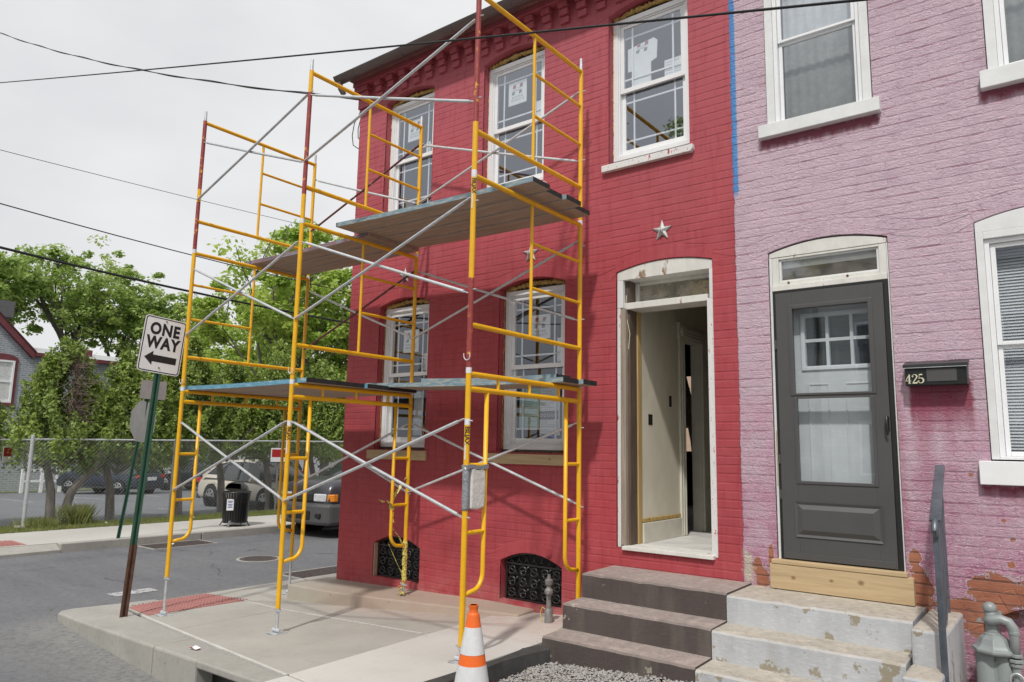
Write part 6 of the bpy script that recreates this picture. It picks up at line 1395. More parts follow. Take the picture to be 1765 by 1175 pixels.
def arbor(x, y, z0, H, Rc, lab, seed, tops=3, zb=1.7, nl=27000, lean=0, dead=False):
    global rg
    r_ = random.Random(seed); rg = np.random.default_rng(seed)
    Rc *= 1.14; zb -= .12
    t = thing('arborvitae_tree', (x, y, z0), lab, 'tree', 'arborvitae trees along the fence')
    stems = []
    for k in range(2 if dead or tops == 9 else 1):
        m_ = MB(); a = r_.uniform(0, 6.28); dx, dy = ((-.10, .28)[k] if k < 2 else 0), ((-.12, .42)[k])
        m_.tube([(x + dx * .4, y + dy * .25, z0 - .1), (x + dx * .8, y + dy * .55, z0 + zb * .5), (x + dx * 1.5 , y + dy * 1.5, z0 + zb * .95), (x + dx * 1.8, y + dy * 1.9, z0 + zb + .9)], [.11 if k == 0 else .10, .09, .07, .04], 10, cap=False); m_.build('trunk', MAT['cbark'], t, smooth='all')
    for k in range(7):
        m_ = MB(); a = r_.uniform(0, 6.28); z = z0 + zb * r_.uniform(.75, 1.05); m_.tube([(x, y, z), (x + math.cos(a) * Rc * .5, y + math.sin(a) * Rc * .5, z + .35), (x + math.cos(a) * Rc * .85, y + math.sin(a) * Rc * .85, z + .65)], [.035, .022, .01], 6, cap=False); m_.build('limb', MAT['cbark'], t, smooth='all')
    C = []; N = []; T_ = []
    cones = [(0, 0, H, Rc)] + [(r_.uniform(-.6, .6) * Rc, r_.uniform(-.75, .75) * Rc, H * r_.uniform(.78, .93), Rc * r_.uniform(.55, .75)) for _ in range(tops - 1)]
    tot = sum(c[3] * c[2] for c in cones)
    for cx_, cy2, h, rc in cones:
        k = int(nl * rc * h / tot); nb = 230
        bz = rg.uniform(0, 1, nb) ** .85; ba = rg.uniform(0, 2 * np.pi, nb)
        for j in range(nb):
            zz = zb + (h - zb) * bz[j]; env = rc * (1 - bz[j]) ** .80 * (1 - .45 * max(0, .12 - bz[j]) / .12); rr = env * rg.uniform(.78, 1.10)
            c = np.array([x + cx_ + rr * math.cos(ba[j]), y + cy2 + rr * math.sin(ba[j]), z0 + zz]); m = k // nb; up_ = rg.uniform(0, 1, (m, 1)); d = np.array([math.cos(ba[j]) * .45, math.sin(ba[j]) * .45, 1.0])
            pts = c + (up_ - .5) * d * .50 * rg.uniform(.7, 1.2) + rg.normal(0, 1, (m, 3)) * np.array([.085, .085, .07]) * (1.25 - up_)
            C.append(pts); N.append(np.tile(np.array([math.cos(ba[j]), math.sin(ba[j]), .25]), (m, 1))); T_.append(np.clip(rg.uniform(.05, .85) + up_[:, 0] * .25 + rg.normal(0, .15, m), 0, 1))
        # inner fill of sprays, all in the darkest leaf tone
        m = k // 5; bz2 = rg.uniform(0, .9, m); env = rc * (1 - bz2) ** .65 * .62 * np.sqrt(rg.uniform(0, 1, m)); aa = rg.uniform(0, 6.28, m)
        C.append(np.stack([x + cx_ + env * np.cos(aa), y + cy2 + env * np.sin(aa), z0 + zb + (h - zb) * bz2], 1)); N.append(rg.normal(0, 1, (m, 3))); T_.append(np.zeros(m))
    C = np.concatenate(C); N = np.concatenate(N); T_ = np.concatenate(T_)
    if dead:
        dc = np.array([x + .55, y + .1, z0 + 2.75]); q_ = (((C - dc) / np.array([.8, .42, .85])) ** 2).sum(1) < 1; C, N, T_ = C[~q_], N[~q_], T_[~q_]
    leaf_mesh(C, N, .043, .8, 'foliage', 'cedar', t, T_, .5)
    if dead:
        m_ = MB()
        for k in range(170):
            p = Vector((x + .15, y + .1, z0 + 1.9 + r_.uniform(0, 1.6))); d = Vector((r_.uniform(.2, 1), r_.uniform(-.5, .5), r_.uniform(-.2, .8))).normalized(); P = [p]
            for j in range(4): d = (d + Vector((r_.gauss(0, .35), r_.gauss(0, .35), r_.gauss(0, .3)))).normalized(); P.append(P[-1] + d * r_.uniform(.1, .2))
            m_.tube(P, [.009, .007, .005, .004, .003], 4, cap=False)
        m_.build('dead_branches', MAT['deadtwig'], t, kind='stuff')
    return t
AX_ = -18.0
arbor(AX_ - 1.0, 4.9, -.1, 3.2, 1.0, 'low arborvitae at the left edge behind the corner fence post', 11, 2)
arbor(AX_ + .1, 6.85, 0, 3.85, 1.25, 'arborvitae with a forked trunk and a dead brown patch near the corner fence post', 12, 3, 1.45, dead=True)
arbor(AX_ + .0, 8.15, 0, 3.7, .95, 'arborvitae right behind the stop sign post', 13, 3, 1.4)
arbor(AX_ - .2, 9.9, 0, 4.3, 1.15, 'tall arborvitae behind the far front scaffold leg', 14, 2, 1.5)
arbor(AX_ - .4, 11.2, 0, 3.9, 1.1, 'arborvitae behind the litter bin', 15, 3, 1.7)
arbor(AX_ - .3, 12.6, 0, 4.5, 1.15, 'tallest arborvitae, behind the lower left deck', 16, 2, 1.65)
arbor(AX_ - .2, 14.1, 0, 4.2, 1.15, 'arborvitae beside the corner of the red house', 17, 3, 1.6)
arbor(AX_ - .4, 15.8, 0, 4.6, 1.2, 'arborvitae farthest along the fence, mostly behind the red house', 18, 2, 1.6)
def polar(deg, dist): return (-math.sin(R(deg)) * dist, math.cos(R(deg)) * dist)
for (deg, dist, H, Rc, lab, kw) in (
    (73.5, 56, 15.2, 5.2, 'leafy tree at the far left above the grey house gable', dict(seed=21, lean=(0, -1.0), trunk_h=.55, tr=.3)),
    (69.3, 58, 16.2, 5.4, 'tallest leafy tree behind the grey house roof, thick dark trunk', dict(seed=22, trunk_h=.55, tr=.32)),
    (66.4, 60, 15.2, 5.0, 'leafy tree behind the flat end of the grey house roof', dict(seed=23, trunk_h=.55)),
    (63.2, 58, 13.4, 4.8, 'leafy tree rising behind the one way sign', dict(seed=24, trunk_h=.50, tr=.3)),
    (58.2, 44, 10.8, 4.3, 'pale green tree left of the centre scaffold legs', dict(seed=25, mt='maple2', trunk_h=.22)),
    (54.9, 37, 13.0, 4.6, 'tall bright green tree between the scaffold and the red house', dict(seed=26, mt='maple2', trunk_h=.22, nl=19000, leaf=.115)),
    (51.6, 38, 13.2, 4.2, 'bright green tree touching the corner of the red house', dict(seed=27, mt='maple2', trunk_h=.22, nl=17000, leaf=.115))):
    x, y = polar(deg, dist); kw.setdefault('nl', 13000); kw.setdefault('hollow', .12); kw.setdefault('leaf', .125 if dist > 50 else .115); kw.setdefault('clumps', 150 if dist > 50 else 110); tree(x, y, -.6, H, Rc * (.86 if dist > 50 else 1), lab, **kw)
x, y = polar(60, 75)
for k in range(6):
    x, y = polar(50 + k * 3.1, 68 + (k % 2) * 4); tree(x, y, -.8, 9.5 + (k * 7 % 3), 4.6, ['', 'low ', 'broad ', 'round ', 'pale ', 'distant '][k] + 'tree in the hazy back row ' + ['behind the red house corner', 'near the red house corner', 'behind the middle scaffold leg', 'left of the middle scaffold leg', 'behind the far scaffold leg', 'right of the one way sign'][k], seed=40 + k, nl=9000, leaf=.22, trunk_h=.15, grp='back row of trees')

# ---------------------------------------------------------------- grey brick house across the lot
MAT['greybrick'] = None
def gb():
    m, t, b = nodes('grey_painted_brick'); q = NB(t); P = q.pos(); X, Y, Z = q.xyz(P)
    br = q.n('ShaderNodeTexBrick'); cv = q.n('ShaderNodeCombineXYZ'); q.L(q.math('ADD', Y, X), cv.inputs[0]); q.L(Z, cv.inputs[1]); q.L(cv.outputs[0], br.inputs['Vector'])
    br.inputs['Scale'].default_value = 1; br.inputs['Brick Width'].default_value = .30; br.inputs['Row Height'].default_value = .105; br.inputs['Mortar Size'].default_value = .016
    br.inputs['Color1'].default_value = (.20, .22, .25, 1); br.inputs['Color2'].default_value = (.29, .31, .34, 1); br.inputs['Mortar'].default_value = (.40, .42, .45, 1)
    c = q.mix(q.math('MULTIPLY', q.ramp(q.noise(P, 6, 4), .5, .7), .5), br.outputs['Color'], (.42, .44, .47)); q.L(c, b.inputs['Base Color']); b.inputs['Roughness'].default_value = .85; return m
MAT['greybrick'] = gb(); MAT['maroon'] = mat('maroon_trim', (.15, .035, .045), .6, 0, .15, 3, 0); MAT['shingle'] = mat('grey_shingle', (.13, .13, .14), .9, 0, .25, 8, .3, 30, (1, 1, 3)); MAT['flat_roof'] = mat('pale_roof_edge', (.40, .41, .42), .7, 0, .15, 3, 0)
GH = thing('grey_house', (-44, 10, -.7), 'grey painted brick house with maroon gable trim beyond the parking lot', 'house'); HX = -41.0
m_ = MB(); m_.prism([(-1, -1.0), (24.5, -1.0), (24.5, 5.80), (13.95, 5.95), (8.2, 11.6), (2.4, 5.95), (-1, 5.95)], HX, HX - 9, 'x'); m_.build('wall', MAT['greybrick'], GH)
for a, b in (((14.05, 5.82), (8.2, 11.62)), ((2.3, 5.82), (8.2, 11.62))):
    m_ = MB(); m_.bar((HX + .12, a[0], a[1] + .05), (HX + .12, b[0], b[1] + .05), .34, .30, 0, (1, 0, 0)); m_.build('rake_board', MAT['maroon'], GH)
    m_ = MB(); m_.add([(HX + .35, a[0] + (.2 if a[0] > 8 else -.2), a[1]), (HX - 9, a[0] + (.2 if a[0] > 8 else -.2), a[1]), (HX - 9, b[0], b[1] + .32), (HX + .35, b[0], b[1] + .32)], [(0,1,2,3)]); m_.build('roof', MAT['shingle'], GH)
m_ = MB(); m_.add([(HX + .40, 14.0, 5.86), (HX + .40, 24.6, 5.70), (HX + .40, 24.6, 5.88), (HX + .40, 14.0, 6.04), (HX - .1, 14.0, 5.86), (HX - .1, 24.6, 5.70)], [(0,1,2,3), (0,4,5,1)]); m_.build('eaves_board', MAT['maroon'], GH)
m_ = MB(); m_.add([(HX + .41, 14.05, 6.045), (HX + .41, 24.6, 5.885), (HX - 3.0, 24.6, 6.5), (HX - 3.0, 14.05, 6.66)], [(0,1,2,3)]); m_.build('lean_to_roof', MAT['flat_roof'], GH)
m_ = MB(); m_.box(HX - 1.0, HX - .6, 16.6, 17.0, 6.2, 6.55); m_.build('vent', MAT['maroon'], GH)
m_ = MB(); m_.box(HX - 4, HX - .9, 10.6, 12.95, 6.5, 7.75); m_.build('dormer_wall', MAT['shingle'], GH); m_ = MB(); m_.box(HX - 4.2, HX - .6, 10.4, 13.15, 7.75, 8.55); m_.build('dormer_roof', MAT['shingle'], GH)
def gwin(y0, y1, z0, z1, archd=True):
    f = ring('window', 0, y1 - y0, z0, z1, .09, .09, .09, .09, 0, .1, MAT['white'], None); f.data.transform(Matrix(((0, 1, 0, HX - .02), (1, 0, 0, y0), (0, 0, 1, 0), (0, 0, 0, 1)))); adopt(f, GH)
    m_ = MB(); m_.box(HX + .02, HX + .05, y0 + .09, y1 - .09, (z0 + z1) / 2 - .04, (z0 + z1) / 2 + .04); m_.build('meeting_rail', MAT['white'], f)
    m_ = MB(); m_.box(HX + .005, HX + .02, y0 + .09, y1 - .09, z0 + .09, z1 - .09); m_.build('pane', MAT['curtain'], f)
    m_ = MB(); c = (y0 + y1) / 2; h = (y1 - y0) / 2 + .16
    P = [(c + h * math.cos(R(a)), z1 + .02 + .30 * math.sin(R(a))) for a in range(0, 181, 15)] + [(c - h + .001, z1 - .06), (c + h - .001, z1 - .06)]
    if archd: m_.prism(P, HX + .001, HX + .04, 'x')
    m_.box(HX + .002, HX + .05, y0 - .14, y0 + .0, z0 - .1, z1); m_.box(HX + .002, HX + .05, y1, y1 + .14, z0 - .1, z1); m_.box(HX + .003, HX + .08, y0 - .16, y1 + .16, z0 - .16, z0); m_.build('window_surround', MAT['maroon'], f)
gwin(12.15, 13.25, 3.5, 5.55); gwin(7.5, 8.7, 3.5, 5.55); gwin(3.4, 4.6, 3.5, 5.55); gwin(21.9, 22.5, 4.4, 5.2, False)
WRL = thing('white_railing', (-38.5, 13.5, -.7), 'low white railing before the grey house beyond the parking lot', 'railing')
for y0_, y1_ in ((13.3, 14.9), (17.0, 20.6)):
    for z in (-.15, .35): m_ = MB(); m_.box(-38.6, -38.5, y0_, y1_, z - .05, z + .05); m_.build('rail', MAT['signwhite'], WRL)
    y = y0_
    while y <= y1_ + .01: m_ = MB(); m_.box(-38.61, -38.49, y - .06, y + .06, -.7, .42); m_.build('post', MAT['signwhite'], WRL); y += .8
# ---------------------------------------------------------------- cars
MAT['tyre'] = mat('tyre', (.018, .018, .02), .8, 0, .2, 20, .1); MAT['rim'] = mat('alloy_rim', (.45, .46, .47), .3, .8, .1, 20, 0); MAT['carglass'] = mat('car_glass', (.03, .036, .038), .06, 0, .1, 2, 0, spec=.6)
MAT['tail'] = mat('tail_lamp', (.40, .012, .015), .15, 0, .1, 20, 0); MAT['lamp'] = mat('head_lamp', (.62, .64, .66), .12, .2, .25, 14, 0); MAT['amber'] = mat('amber_lamp', (.72, .24, .02), .2, 0, .1, 20, 0)
MAT['plastic'] = mat('dark_trim', (.03, .03, .032), .6, 0, .1, 20, .05); MAT['carunder'] = mat('underbody', (.012, .012, .012), .9, 0, .1, 10, 0)
def carpaint(nm, c, metal=.5): return mat(nm, c, .28, metal, .05, 3, 0)
def car(x, y, z, yaw, L_, W_, H, kind, paint, lab, wheelr=.33, grp='parked cars', front='sedan'):
    t = thing('parked_car', (x, y, z), lab, 'car', grp); TM = Matrix.Translation((x, y, z)) @ Matrix.Rotation(yaw, 4, 'Z'); w = W_ / 2; h = L_ / 2
    belt = H * {'sedan': .60, 'hatch': .58, 'suv': .69}[kind]; hood = H * {'sedan': .585, 'hatch': .60, 'suv': .69}[kind]; zb = .20 if kind == 'sedan' else .27
    if kind == 'sedan': top = [(-h, belt * .80, .84), (-h + .10, belt * .99, .90), (-h + .65, belt * 1.03, .95), (-h + 1.4, belt * 1.0, .985), (0, belt * .98, 1), (h - 1.55, belt * .97, .985), (h - .9, hood * .93, .95), (h - .35, hood * .84, .90), (h - .05, hood * .70, .80), (h, hood * .55, .74)]
    else: top = [(-h, belt * .95, .90), (-h + .06, belt * 1.02, .94), (-h + .6, belt * 1.02, .985), (-h + 1.4, belt, .995), (0, belt, 1), (h - 1.35, belt * 1.0, .99), (h - .75, hood * 1.0, .96), (h - .25, hood * .98, .93), (h - .05, hood * .90, .88), (h, hood * .70, .84)]
    m_ = MB(); rings = []
    def sec(xx, zt, ws): return [(xx, 0, zb), (xx, ws * w * .86, zb), (xx, ws * w * .97, zb + .10), (xx, ws * w, (zb + zt) * .45), (xx, ws * w * .995, zt * .80), (xx, ws * w * .95, zt * .95), (xx, ws * w * .82, zt), (xx, ws * w * .4, zt + .02), (xx, 0, zt + .025)]
    for xx, zt, ws in top:
        s_ = sec(xx, zt, ws); rings.append(s_ + [(p[0], -p[1], p[2]) for p in s_[-2:0:-1]])
    n = len(rings[0]); vs = [p for r_ in rings for p in r_]; fs = [(i*n+k, i*n+(k+1) % n, (i+1)*n+(k+1) % n, (i+1)*n+k) for i in range(len(rings)-1) for k in range(n)] + [tuple(range(n)), tuple(range((len(rings)-1)*n, len(rings)*n))]
    m_.add(vs, fs); m_.xf(TM); o = m_.build('body', paint, t, smooth='all'); sb = o.modifiers.new('s', 'SUBSURF'); sb.levels = sb.render_levels = 2
    # greenhouse
    if kind == 'sedan': gh = [(-h + .42, belt * 1.0, .74, belt * 1.0), (-h + 1.15, belt, .74, H * .93), (-h + 1.6, belt, .72, H * .985), (0.1, belt, .72, H), (.55, belt, .72, H * .975), (h - 1.28, belt * .97, .78, belt * .99)]
    elif kind == 'hatch': gh = [(-h + .10, belt, .80, belt * 1.0), (-h + .38, belt, .78, H * .93), (-h + .8, belt, .76, H * .99), (0.0, belt, .74, H), (.45, belt, .74, H * .985), (h - 1.12, belt * .98, .80, belt * 1.0)]
    else: gh = [(-h + .08, belt, .88, belt * 1.0), (-h + .22, belt, .84, H * .96), (-h + .6, belt, .80, H), (.1, belt, .80, H), (.5, belt, .80, H * .985), (h - 1.15, belt * .99, .86, belt * 1.0)]
    m_ = MB(); rings = []; m2 = MB(); roof = []
    for xx, zb2, wr, zt in gh:
        k = (zt - zb2) / max(H - belt, .01); wt = w * (.93 * (1 - k) + wr * k); s_ = [(xx, w * .93, zb2 - .03), (xx, w * .92, zb2), (xx, wt, zb2 + (zt - zb2) * .88), (xx, wt * .90, zb2 + (zt - zb2) * .98), (xx, wt * .45, zt), (xx, 0, zt + .008)]
        rings.append(s_ + [(p[0], -p[1], p[2]) for p in s_[-2::-1]])
    n = len(rings[0]); m_.add([p for r_ in rings for p in r_], [(i*n+k, i*n+k+1, (i+1)*n+k+1, (i+1)*n+k) for i in range(len(rings)-1) for k in range(n-1)]); m_.xf(TM); m_.build('windows', MAT['carglass'], t, smooth='all')
    rr = rings[1:5]; e = .012
    vs = [(p[0], p[1] * 1.01, p[2] + e) for r_ in rr for p in r_[2:n-2]]; n2 = n - 4
    m2.add(vs, [(i*n2+k, i*n2+k+1, (i+1)*n2+k+1, (i+1)*n2+k) for i in range(len(rr)-1) for k in range(n2-1)]); m2.xf(TM); m2.build('roof_panel', paint, t, smooth='all')
    if kind == 'sedan':                              # broad rear pillars in body colour
        for s in (1, -1):
            A0, A1, B0, B1 = Vector(rings[0][1]), Vector(rings[1][1]), Vector(rings[1][3]), Vector(rings[2][3]); m_ = MB()
            P = [A0, A1.lerp(Vector(rings[2][1]), .15), B0.lerp(B1, .55), B0]; vs = [(p.x, (p.y + (.012 if p.y > 0 else -.012)) * s, p.z) for p in P] + [(p.x, (p.y - .02) * s, p.z) for p in P]
            m_.add(vs, [(0,1,2,3), (4,7,6,5), (0,4,5,1), (1,5,6,2), (2,6,7,3), (3,7,4,0)]); m_.xf(TM); m_.build('rear_pillar', paint, t)
    for s in (1, -1):                                # pillars follow the glass edge
        for i0, i1, wd in ((0, 1, .11), (4, 5, .07)) + (((0, 1, .16),) if kind == 'sedan' else ()):
            A, B_ = rings[i0][1], rings[i1][3]; m_ = MB(); m_.bar((A[0], A[1] * s, A[2]), (B_[0], B_[1] * s, B_[2]), wd, .03, 0, (0, s, .3)); m_.xf(TM); m_.build('pillar', paint, t)
        m_ = MB(); m_.bar((-.05 if kind == 'sedan' else .05, s * w * .935, belt), (-.12, s * w * .76, H * .95), .07, .02, 0, (0, s, .3)); m_.xf(TM); m_.build('pillar', MAT['plastic'], t)
        if kind != 'sedan': m_ = MB(); m_.bar((-1.0, s * w * .935, belt), (-.98, s * w * .78, H * .95), .12, .02, 0, (0, s, .3)); m_.xf(TM); m_.build('pillar', paint, t)
        m_ = MB(); m_.bar((h - 1.42, s * (w + .02), belt + .03), (h - 1.42, s * (w + .16), belt + .07), .10, .13, 0, (0, 0, 1)); m_.xf(TM); m_.build('mirror', paint, t, bevel=.02)
        m_ = MB(); m_.bar((-.45, s * (w * 1.0 + .006), belt * .86), (-.25, s * (w + .006), belt * .86), .02, .02); m_.bar((-1.35, s * (w * .995 + .006), belt * .86), (-1.17, s * (w + .004), belt * .86), .02, .02); m_.xf(TM); m_.build('door_handles', paint, t, kind='stuff')
        m_ = MB(); m_.box(-h + 1.2, h - 1.3, s * (w + .002) - .006, s * (w + .002) + .006, zb + .02, zb + .12); m_.xf(TM); m_.build('sill_trim', MAT['plastic'], t)
    wb = L_ * .285
    for xx in (wb + .08, -wb):
        for s in (1, -1):
            m_ = MB(); m_.cyl((xx, s * (w - .17), wheelr), wheelr * 1.16, s * .178, 24, axis='y'); m_.xf(TM); m_.build('wheel_arch', MAT['plastic'] if kind == 'suv' else MAT['carunder'], t)
            wh = MB(); P = [(w - .21, wheelr * .8), (w - .20, wheelr * .98), (w - .12, wheelr), (w - .03, wheelr * .98), (w + .012, wheelr * .90), (w + .012, wheelr * .66)]; wh.tube([(xx, s * a, wheelr) for a, b in P], [b for a, b in P], 26); wh.xf(TM); wo = wh.build('wheel', MAT['tyre'], t, smooth=True)
            m_ = MB(); m_.cyl((xx, s * (w + .006), wheelr), wheelr * .67, s * .010, 24, axis='y'); m_.xf(TM); m_.build('rim_well', MAT['carunder'], wo)
            m_ = MB()
            for k in range(7): a = k * 2 * math.pi / 7; m_.bar((xx + .03 * math.cos(a), s * (w + .024), wheelr + .03 * math.sin(a)), (xx + wheelr * .64 * math.cos(a), s * (w + .020), wheelr + wheelr * .64 * math.sin(a)), wheelr * .20, .014, 0, (0, s, 0))
            m_.tube([(xx + wheelr * .66 * math.cos(a * .2618), s * (w + .018), wheelr + wheelr * .66 * math.sin(a * .2618)) for a in range(25)], .016, 6); m_.cyl((xx, s * (w + .016), wheelr), .06, s * .016, 12, axis='y'); m_.xf(TM); m_.build('rim', MAT['rim'], wo)
    zt = belt * .83
    for s in (1, -1):
        m_ = MB(); m_.box(-h - .005, -h + .18, min(s * w * .90, s * w * .60), max(s * w * .90, s * w * .60), zt - .02, zt + (.13 if kind != 'suv' else .25)); m_.xf(TM); m_.build('tail_lamp', MAT['tail'], t, bevel=.03)
        m_ = MB(); zl = hood * .72 if kind != 'suv' else hood * .70
        a, b = sorted((s * w * .50, s * w * .90)); m_.add([(h - .10, a, zl - .085), (h - (.20 if s > 0 else .10), b, zl - .085), (h - (.20 if s > 0 else .10), b, zl + .10), (h - .10, a, zl + .10)], []) if False else m_.box(h - .22, h + .012, a, b, zl - .085, zl + .095); m_.xf(TM); m_.build('head_lamp', MAT['lamp'], t, bevel=.03)
    m_ = MB(); m_.box(-h - .012, -h + .05, -.26, .26, zt - .12, zt + .03); m_.xf(TM); m_.build('number_plate', MAT['signwhite'], t)
    m_ = MB(); m_.box(-h - .02, -h + .1, -w * .84, w * .84, zb + .02, zb + .16); m_.box(h - .10, h + .006, -w * .45, w * .45, hood * .50, hood * .56); m_.xf(TM); m_.build('bumper_trim', MAT['plastic'], t, kind='stuff')
    m_ = MB(); m_.box(h - .12, h + .014, -w * .42, w * .42, hood * .64, hood * .78); m_.xf(TM); m_.build('grille', MAT['plastic'], t, bevel=.01)
    return t, TM, w, h, hood
car(-20.0, 13.45, -.18, R(0), 4.80, 1.82, 1.47, 'sedan', carpaint('champagne_paint', (.62, .57, .49), .25), 'champagne sedan parked behind the fence and litter bin')
car(-34.4, 15.35, -.56, R(202), 4.46, 1.80, 1.60, 'hatch', carpaint('slate_blue_paint', (.045, .055, .075)), 'slate blue crossover seen from behind, left of the stop sign post')
car(-34.9, 19.9, -.56, R(198), 4.6, 1.80, 1.46, 'sedan', carpaint('black_paint', (.012, .013, .017)), 'black sedan seen from behind, between the sign posts and the scaffold')
car(-36.5, 24.3, -.60, R(196), 4.6, 1.85, 1.65, 'hatch', carpaint('dark_grey_paint', (.03, .03, .034)), 'dark grey car behind the roof of the champagne sedan')
car(-34.0, 29.3, -.55, R(192), 4.7, 1.85, 1.70, 'hatch', carpaint('graphite_paint', (.035, .038, .045)), 'graphite car with red tail lamps, right of the red notice')
car(-27.0, 24.5, -.35, R(150), 4.5, 1.8, 1.45, 'sedan', carpaint('silver_paint', (.42, .43, .43)), 'silver car behind the bonnet of the grey vehicle')
# grey sport utility vehicle parked at the far kerb, nose towards us
gp = carpaint('grey_suv_paint', (.085, .085, .095), .5)
t, TM, w, h, hood = car(-13.26, 12.16, -.15, R(-90), 4.4, 1.82, 1.78, 'suv', gp, 'dark grey sport utility vehicle at the far kerb, half hidden by the red house', .36)
for ch in [o for o in COL.objects if o.parent == t and o.name.split('.')[0] in ('grille', 'bumper_trim', 'head_lamp')]: bpy.data.objects.remove(ch)
MAT['bumpergrey'] = mat('grey_plastic_bumper', (.075, .075, .078), .55, 0, .08, 8, .1, 60)
def carpart(nm, fn, mt, bev=.02): m_ = MB(); fn(m_); m_.xf(TM); return m_.build(nm, mt, t, bevel=bev)
carpart('front_bumper', lambda m: m.prism([(h - .32, -w * .99), (h - .02, -w * .93), (h + .09, -w * .62), (h + .12, 0), (h + .09, w * .62), (h - .02, w * .93), (h - .32, w * .99)], .27, .72, 'z'), MAT['bumpergrey'], .07)
carpart('lower_intake', lambda m: m.box(h + .02, h + .128, -.36, .36, .38, .56), MAT['carunder'], .02)
for s in (1, -1):
    carpart('fog_lamp_recess', lambda m: m.box(h - .05, h + .100, min(s * .50, s * .66), max(s * .50, s * .66), .42, .52), MAT['carunder'], .02)
    carpart('head_lamp', lambda m: m.prism([(h - .16, s * .84), (h + .02, s * .66), (h + .055, s * .38), (h - .1, s * .38)], .755, .915, 'z'), MAT['lamp'], .02)
    carpart('indicator_lamp', lambda m: m.prism([(h - .22, s * .855), (h - .12, s * .852), (h - .02, s * .745), (h - .12, s * .70)], .760, .910, 'z'), MAT['amber'], .012)
carpart('grille', lambda m: m.box(h - .05, h + .07, -.36, .36, .76, .93), MAT['plastic'], .02)
for k in range(3): carpart('grille_bar', lambda m: m.box(h + .06, h + .082, -.35, .35, .785 + k * .05, .797 + k * .05), gp, .003)
# ---------------------------------------------------------------- wires and poles
def wire(p0, p1, sag, r_, lab, twist=False, n=40, grp='overhead wires', t0=0, t1=1):
    a, b = Vector(p0), Vector(p1); m_ = MB(); T_ = [t0 + (t1 - t0) * i / n for i in range(n + 1)]; P = [a + (b - a) * u - Vector((0, 0, sag * 4 * u * (1 - u))) for u in T_]
    m_.tube(P, r_, 6)
    if twist:
        n2 = n * 4; Q = []
        for i in range(n2 + 1):
            u = i / n2; p = a.lerp(b, u) - Vector((0, 0, sag * 4 * u * (1 - u))); Q.append(p + Vector((.0, math.cos(u * 55) * r_ * 1.9, math.sin(u * 55) * r_ * 1.9)))
        m_.tube(Q, r_ * .8, 5)
    return m_.build('overhead_wire', MAT['seal'], label=lab, cat='wire', group=grp, smooth=True)
def ln(y, pA, pB):                                   # helper only for the numbers noted below
    return None
wire((-24, 3.0, 10.1), (6, 3.0, 1.95 + 0.0), 0, .010, 'x') if False else None
wire((-14.0, 3.0, 7.27), (3.0, 3.0, 2.72), .0, .0085, 'black cable crossing in front of the upper windows of both houses') if False else None
wire((-30, 3.0, 11.90), (-.2, 3.0, 3.525), .10, .0060, 'black cable crossing in front of the upper windows of both houses', t1=1.1)
wire((-30, 5.8, 16.6), (-7.08, 5.84, 6.26), .55, .009, 'twisted service cable running to the upper corner of the red house', True)
wire((-12, 1.9, 4.60), (-12, 20, 4.95), .42, .020, 'thick black cable sagging across the trees, lowest of the overhead lines', t0=-.9, t1=1.15)
wire((-12, 1.9, 5.22), (-12, 20, 5.60), .40, .009, 'thin black cable above the thick one, across the trees', t0=-.9, t1=1.15)
wire((-12, 1.9, 5.86), (-12, 13, 6.42), .06, .0045, 'thinnest wire, across the empty sky at the left', t0=-1.2, t1=1.3)
m_ = MB()
CL = thing('cable_loops', (-7.1, D, 6), 'black cable loops hanging at the upper corner of the red house', 'cable')
for P in ([(-7.08, 5.84, 6.26), (-7.10, 5.86, 6.10), (-7.20, 5.85, 5.96), (-7.23, 5.85, 5.80), (-7.20, 5.85, 5.66), (-7.09, 5.87, 5.58)], [(-7.08, 5.84, 6.24), (-7.09, 5.86, 6.0), (-7.12, 5.85, 5.86), (-7.11, 5.85, 5.74), (-7.08, 5.87, 5.70)]): m_ = MB(); m_.tube(P, .006, 6); m_.build('loop', MAT['seal'], CL, smooth='all')
UP = thing('lamp_pole', (-39.5, 24.6, -.7), 'pale pole rising between the trees behind the lower left deck', 'pole'); m_ = MB(); m_.tube([(-39.5, 24.55, -.7), (-39.5, 24.55, 6.05)], .11, 10); m_.build('pole_shaft', MAT['conewhite'], UP, smooth=True)
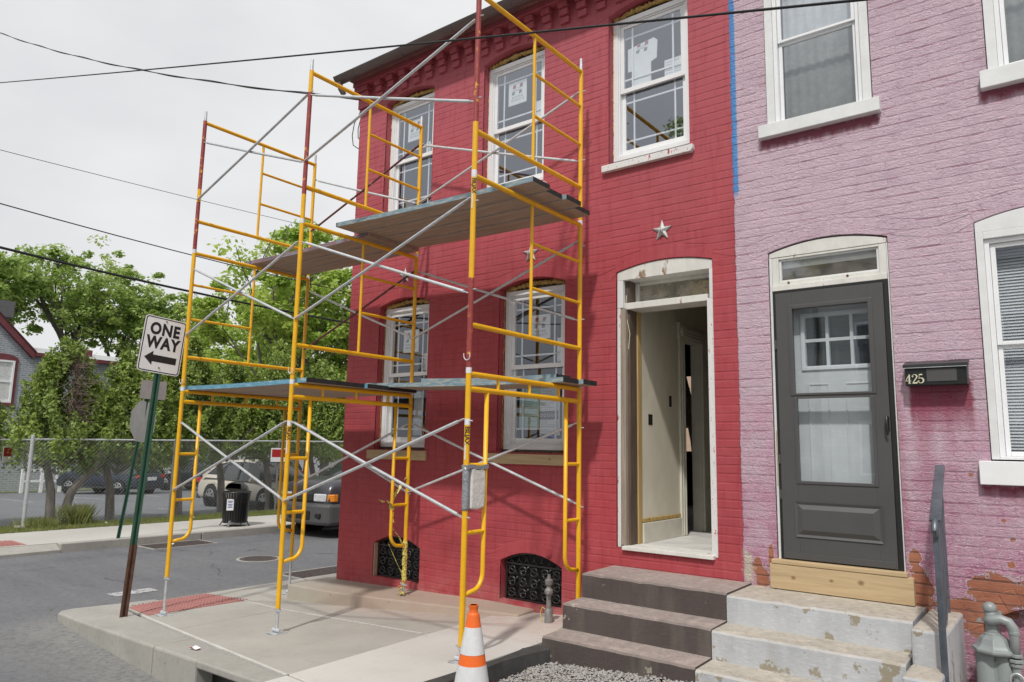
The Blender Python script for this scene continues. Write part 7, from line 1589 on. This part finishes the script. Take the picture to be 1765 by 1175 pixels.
# ---------------------------------------------------------------- across the main street (seen in the panes)
MAT['siding'] = None
def sd_():
    m, t, b = nodes('pale_clapboard'); q = NB(t); P = q.pos(); X, Y, Z = q.xyz(P); f = q.math('FRACT', q.math('MULTIPLY', Z, 7.0))
    q.L(q.mix(q.ramp(f, .0, .14), (.16, .17, .16), (.42, .44, .40)), b.inputs['Base Color']); b.inputs['Roughness'].default_value = .7; return m
MAT['siding'] = sd_()
for (x0, x1, hh, lab) in ((-13, -6.4, 6.4, 'pale clapboard house across the street, facing the red house'), (-6.2, .5, 7.2, 'pale clapboard house across the street, facing the storm door'), (.7, 8, 6.6, 'pale clapboard house across the street, right of the camera')):
    hs_ = thing('clapboard_house', ((x0 + x1) / 2, -12, 0), lab, 'house', 'houses across the street'); m_ = MB(); m_.box(x0, x1, -19, -12, -.3, hh); m_.build('wall', MAT['siding'], hs_)
    m_ = MB(); m_.prism([(-19.3, hh), (-11.7, hh), (-15.5, hh + 1.9)], x0 - .05, x1 + .05, 'x'); m_.build('roof', MAT['shingle'], hs_)
    for xx in (x0 + 1, (x0 + x1) / 2 - .5, x1 - 2):
        for zz in (1.2, 4.2):
            m_ = MB(); m_.box(xx, xx + 1, -12.0, -11.94, zz, zz + 1.6); wo = m_.build('window', MAT['white'], hs_); m_ = MB(); m_.box(xx + .08, xx + .92, -11.945, -11.93, zz + .08, zz + 1.52); m_.build('pane', MAT['carglass'], wo)
tree(-13.5, -18.5, 0, 17, 3.8, 'street tree behind the camera, left', 'maple', 15000, .10, 'street trees across the street', .3, 61)
tree(-5.0, -23, 0, 20, 5.5, 'tall tree behind the clapboard houses', 'maple', 20000, .11, 'street trees across the street', .3, 62)
tree(1.5, -24, 0, 18, 4.8, 'tree behind the right clapboard house', 'maple', 14000, .12, 'street trees across the street', .3, 63)

# rubble at the foot of the lilac wall
r_ = random.Random(3)
for k, (x, y, sz, lab) in enumerate(((-.60, 5.45, .075, 'pale rounded stone at the foot of the gas meter'), (-.72, 5.62, .045, 'small stone between the cheek block and the gas meter'), (-.28, 5.55, .05, 'stone lying right of the gas meter'))):
    m_ = MB(); m_.lathe((x, y, zs(x) - .24), [(.001, 0), (sz * .8, sz * .1), (sz, sz * .5), (sz * .75, sz * .95), (sz * .3, sz * 1.15), (.001, sz * 1.18)], 9)
    m_.v = [(v[0] + r_.uniform(-.12, .12) * sz, v[1] + r_.uniform(-.12, .12) * sz, v[2]) for v in m_.v]
    m_.build('rubble_stone', MAT['farslab'], smooth='all', label=lab, cat='stone', group='loose stones by the gas meter')
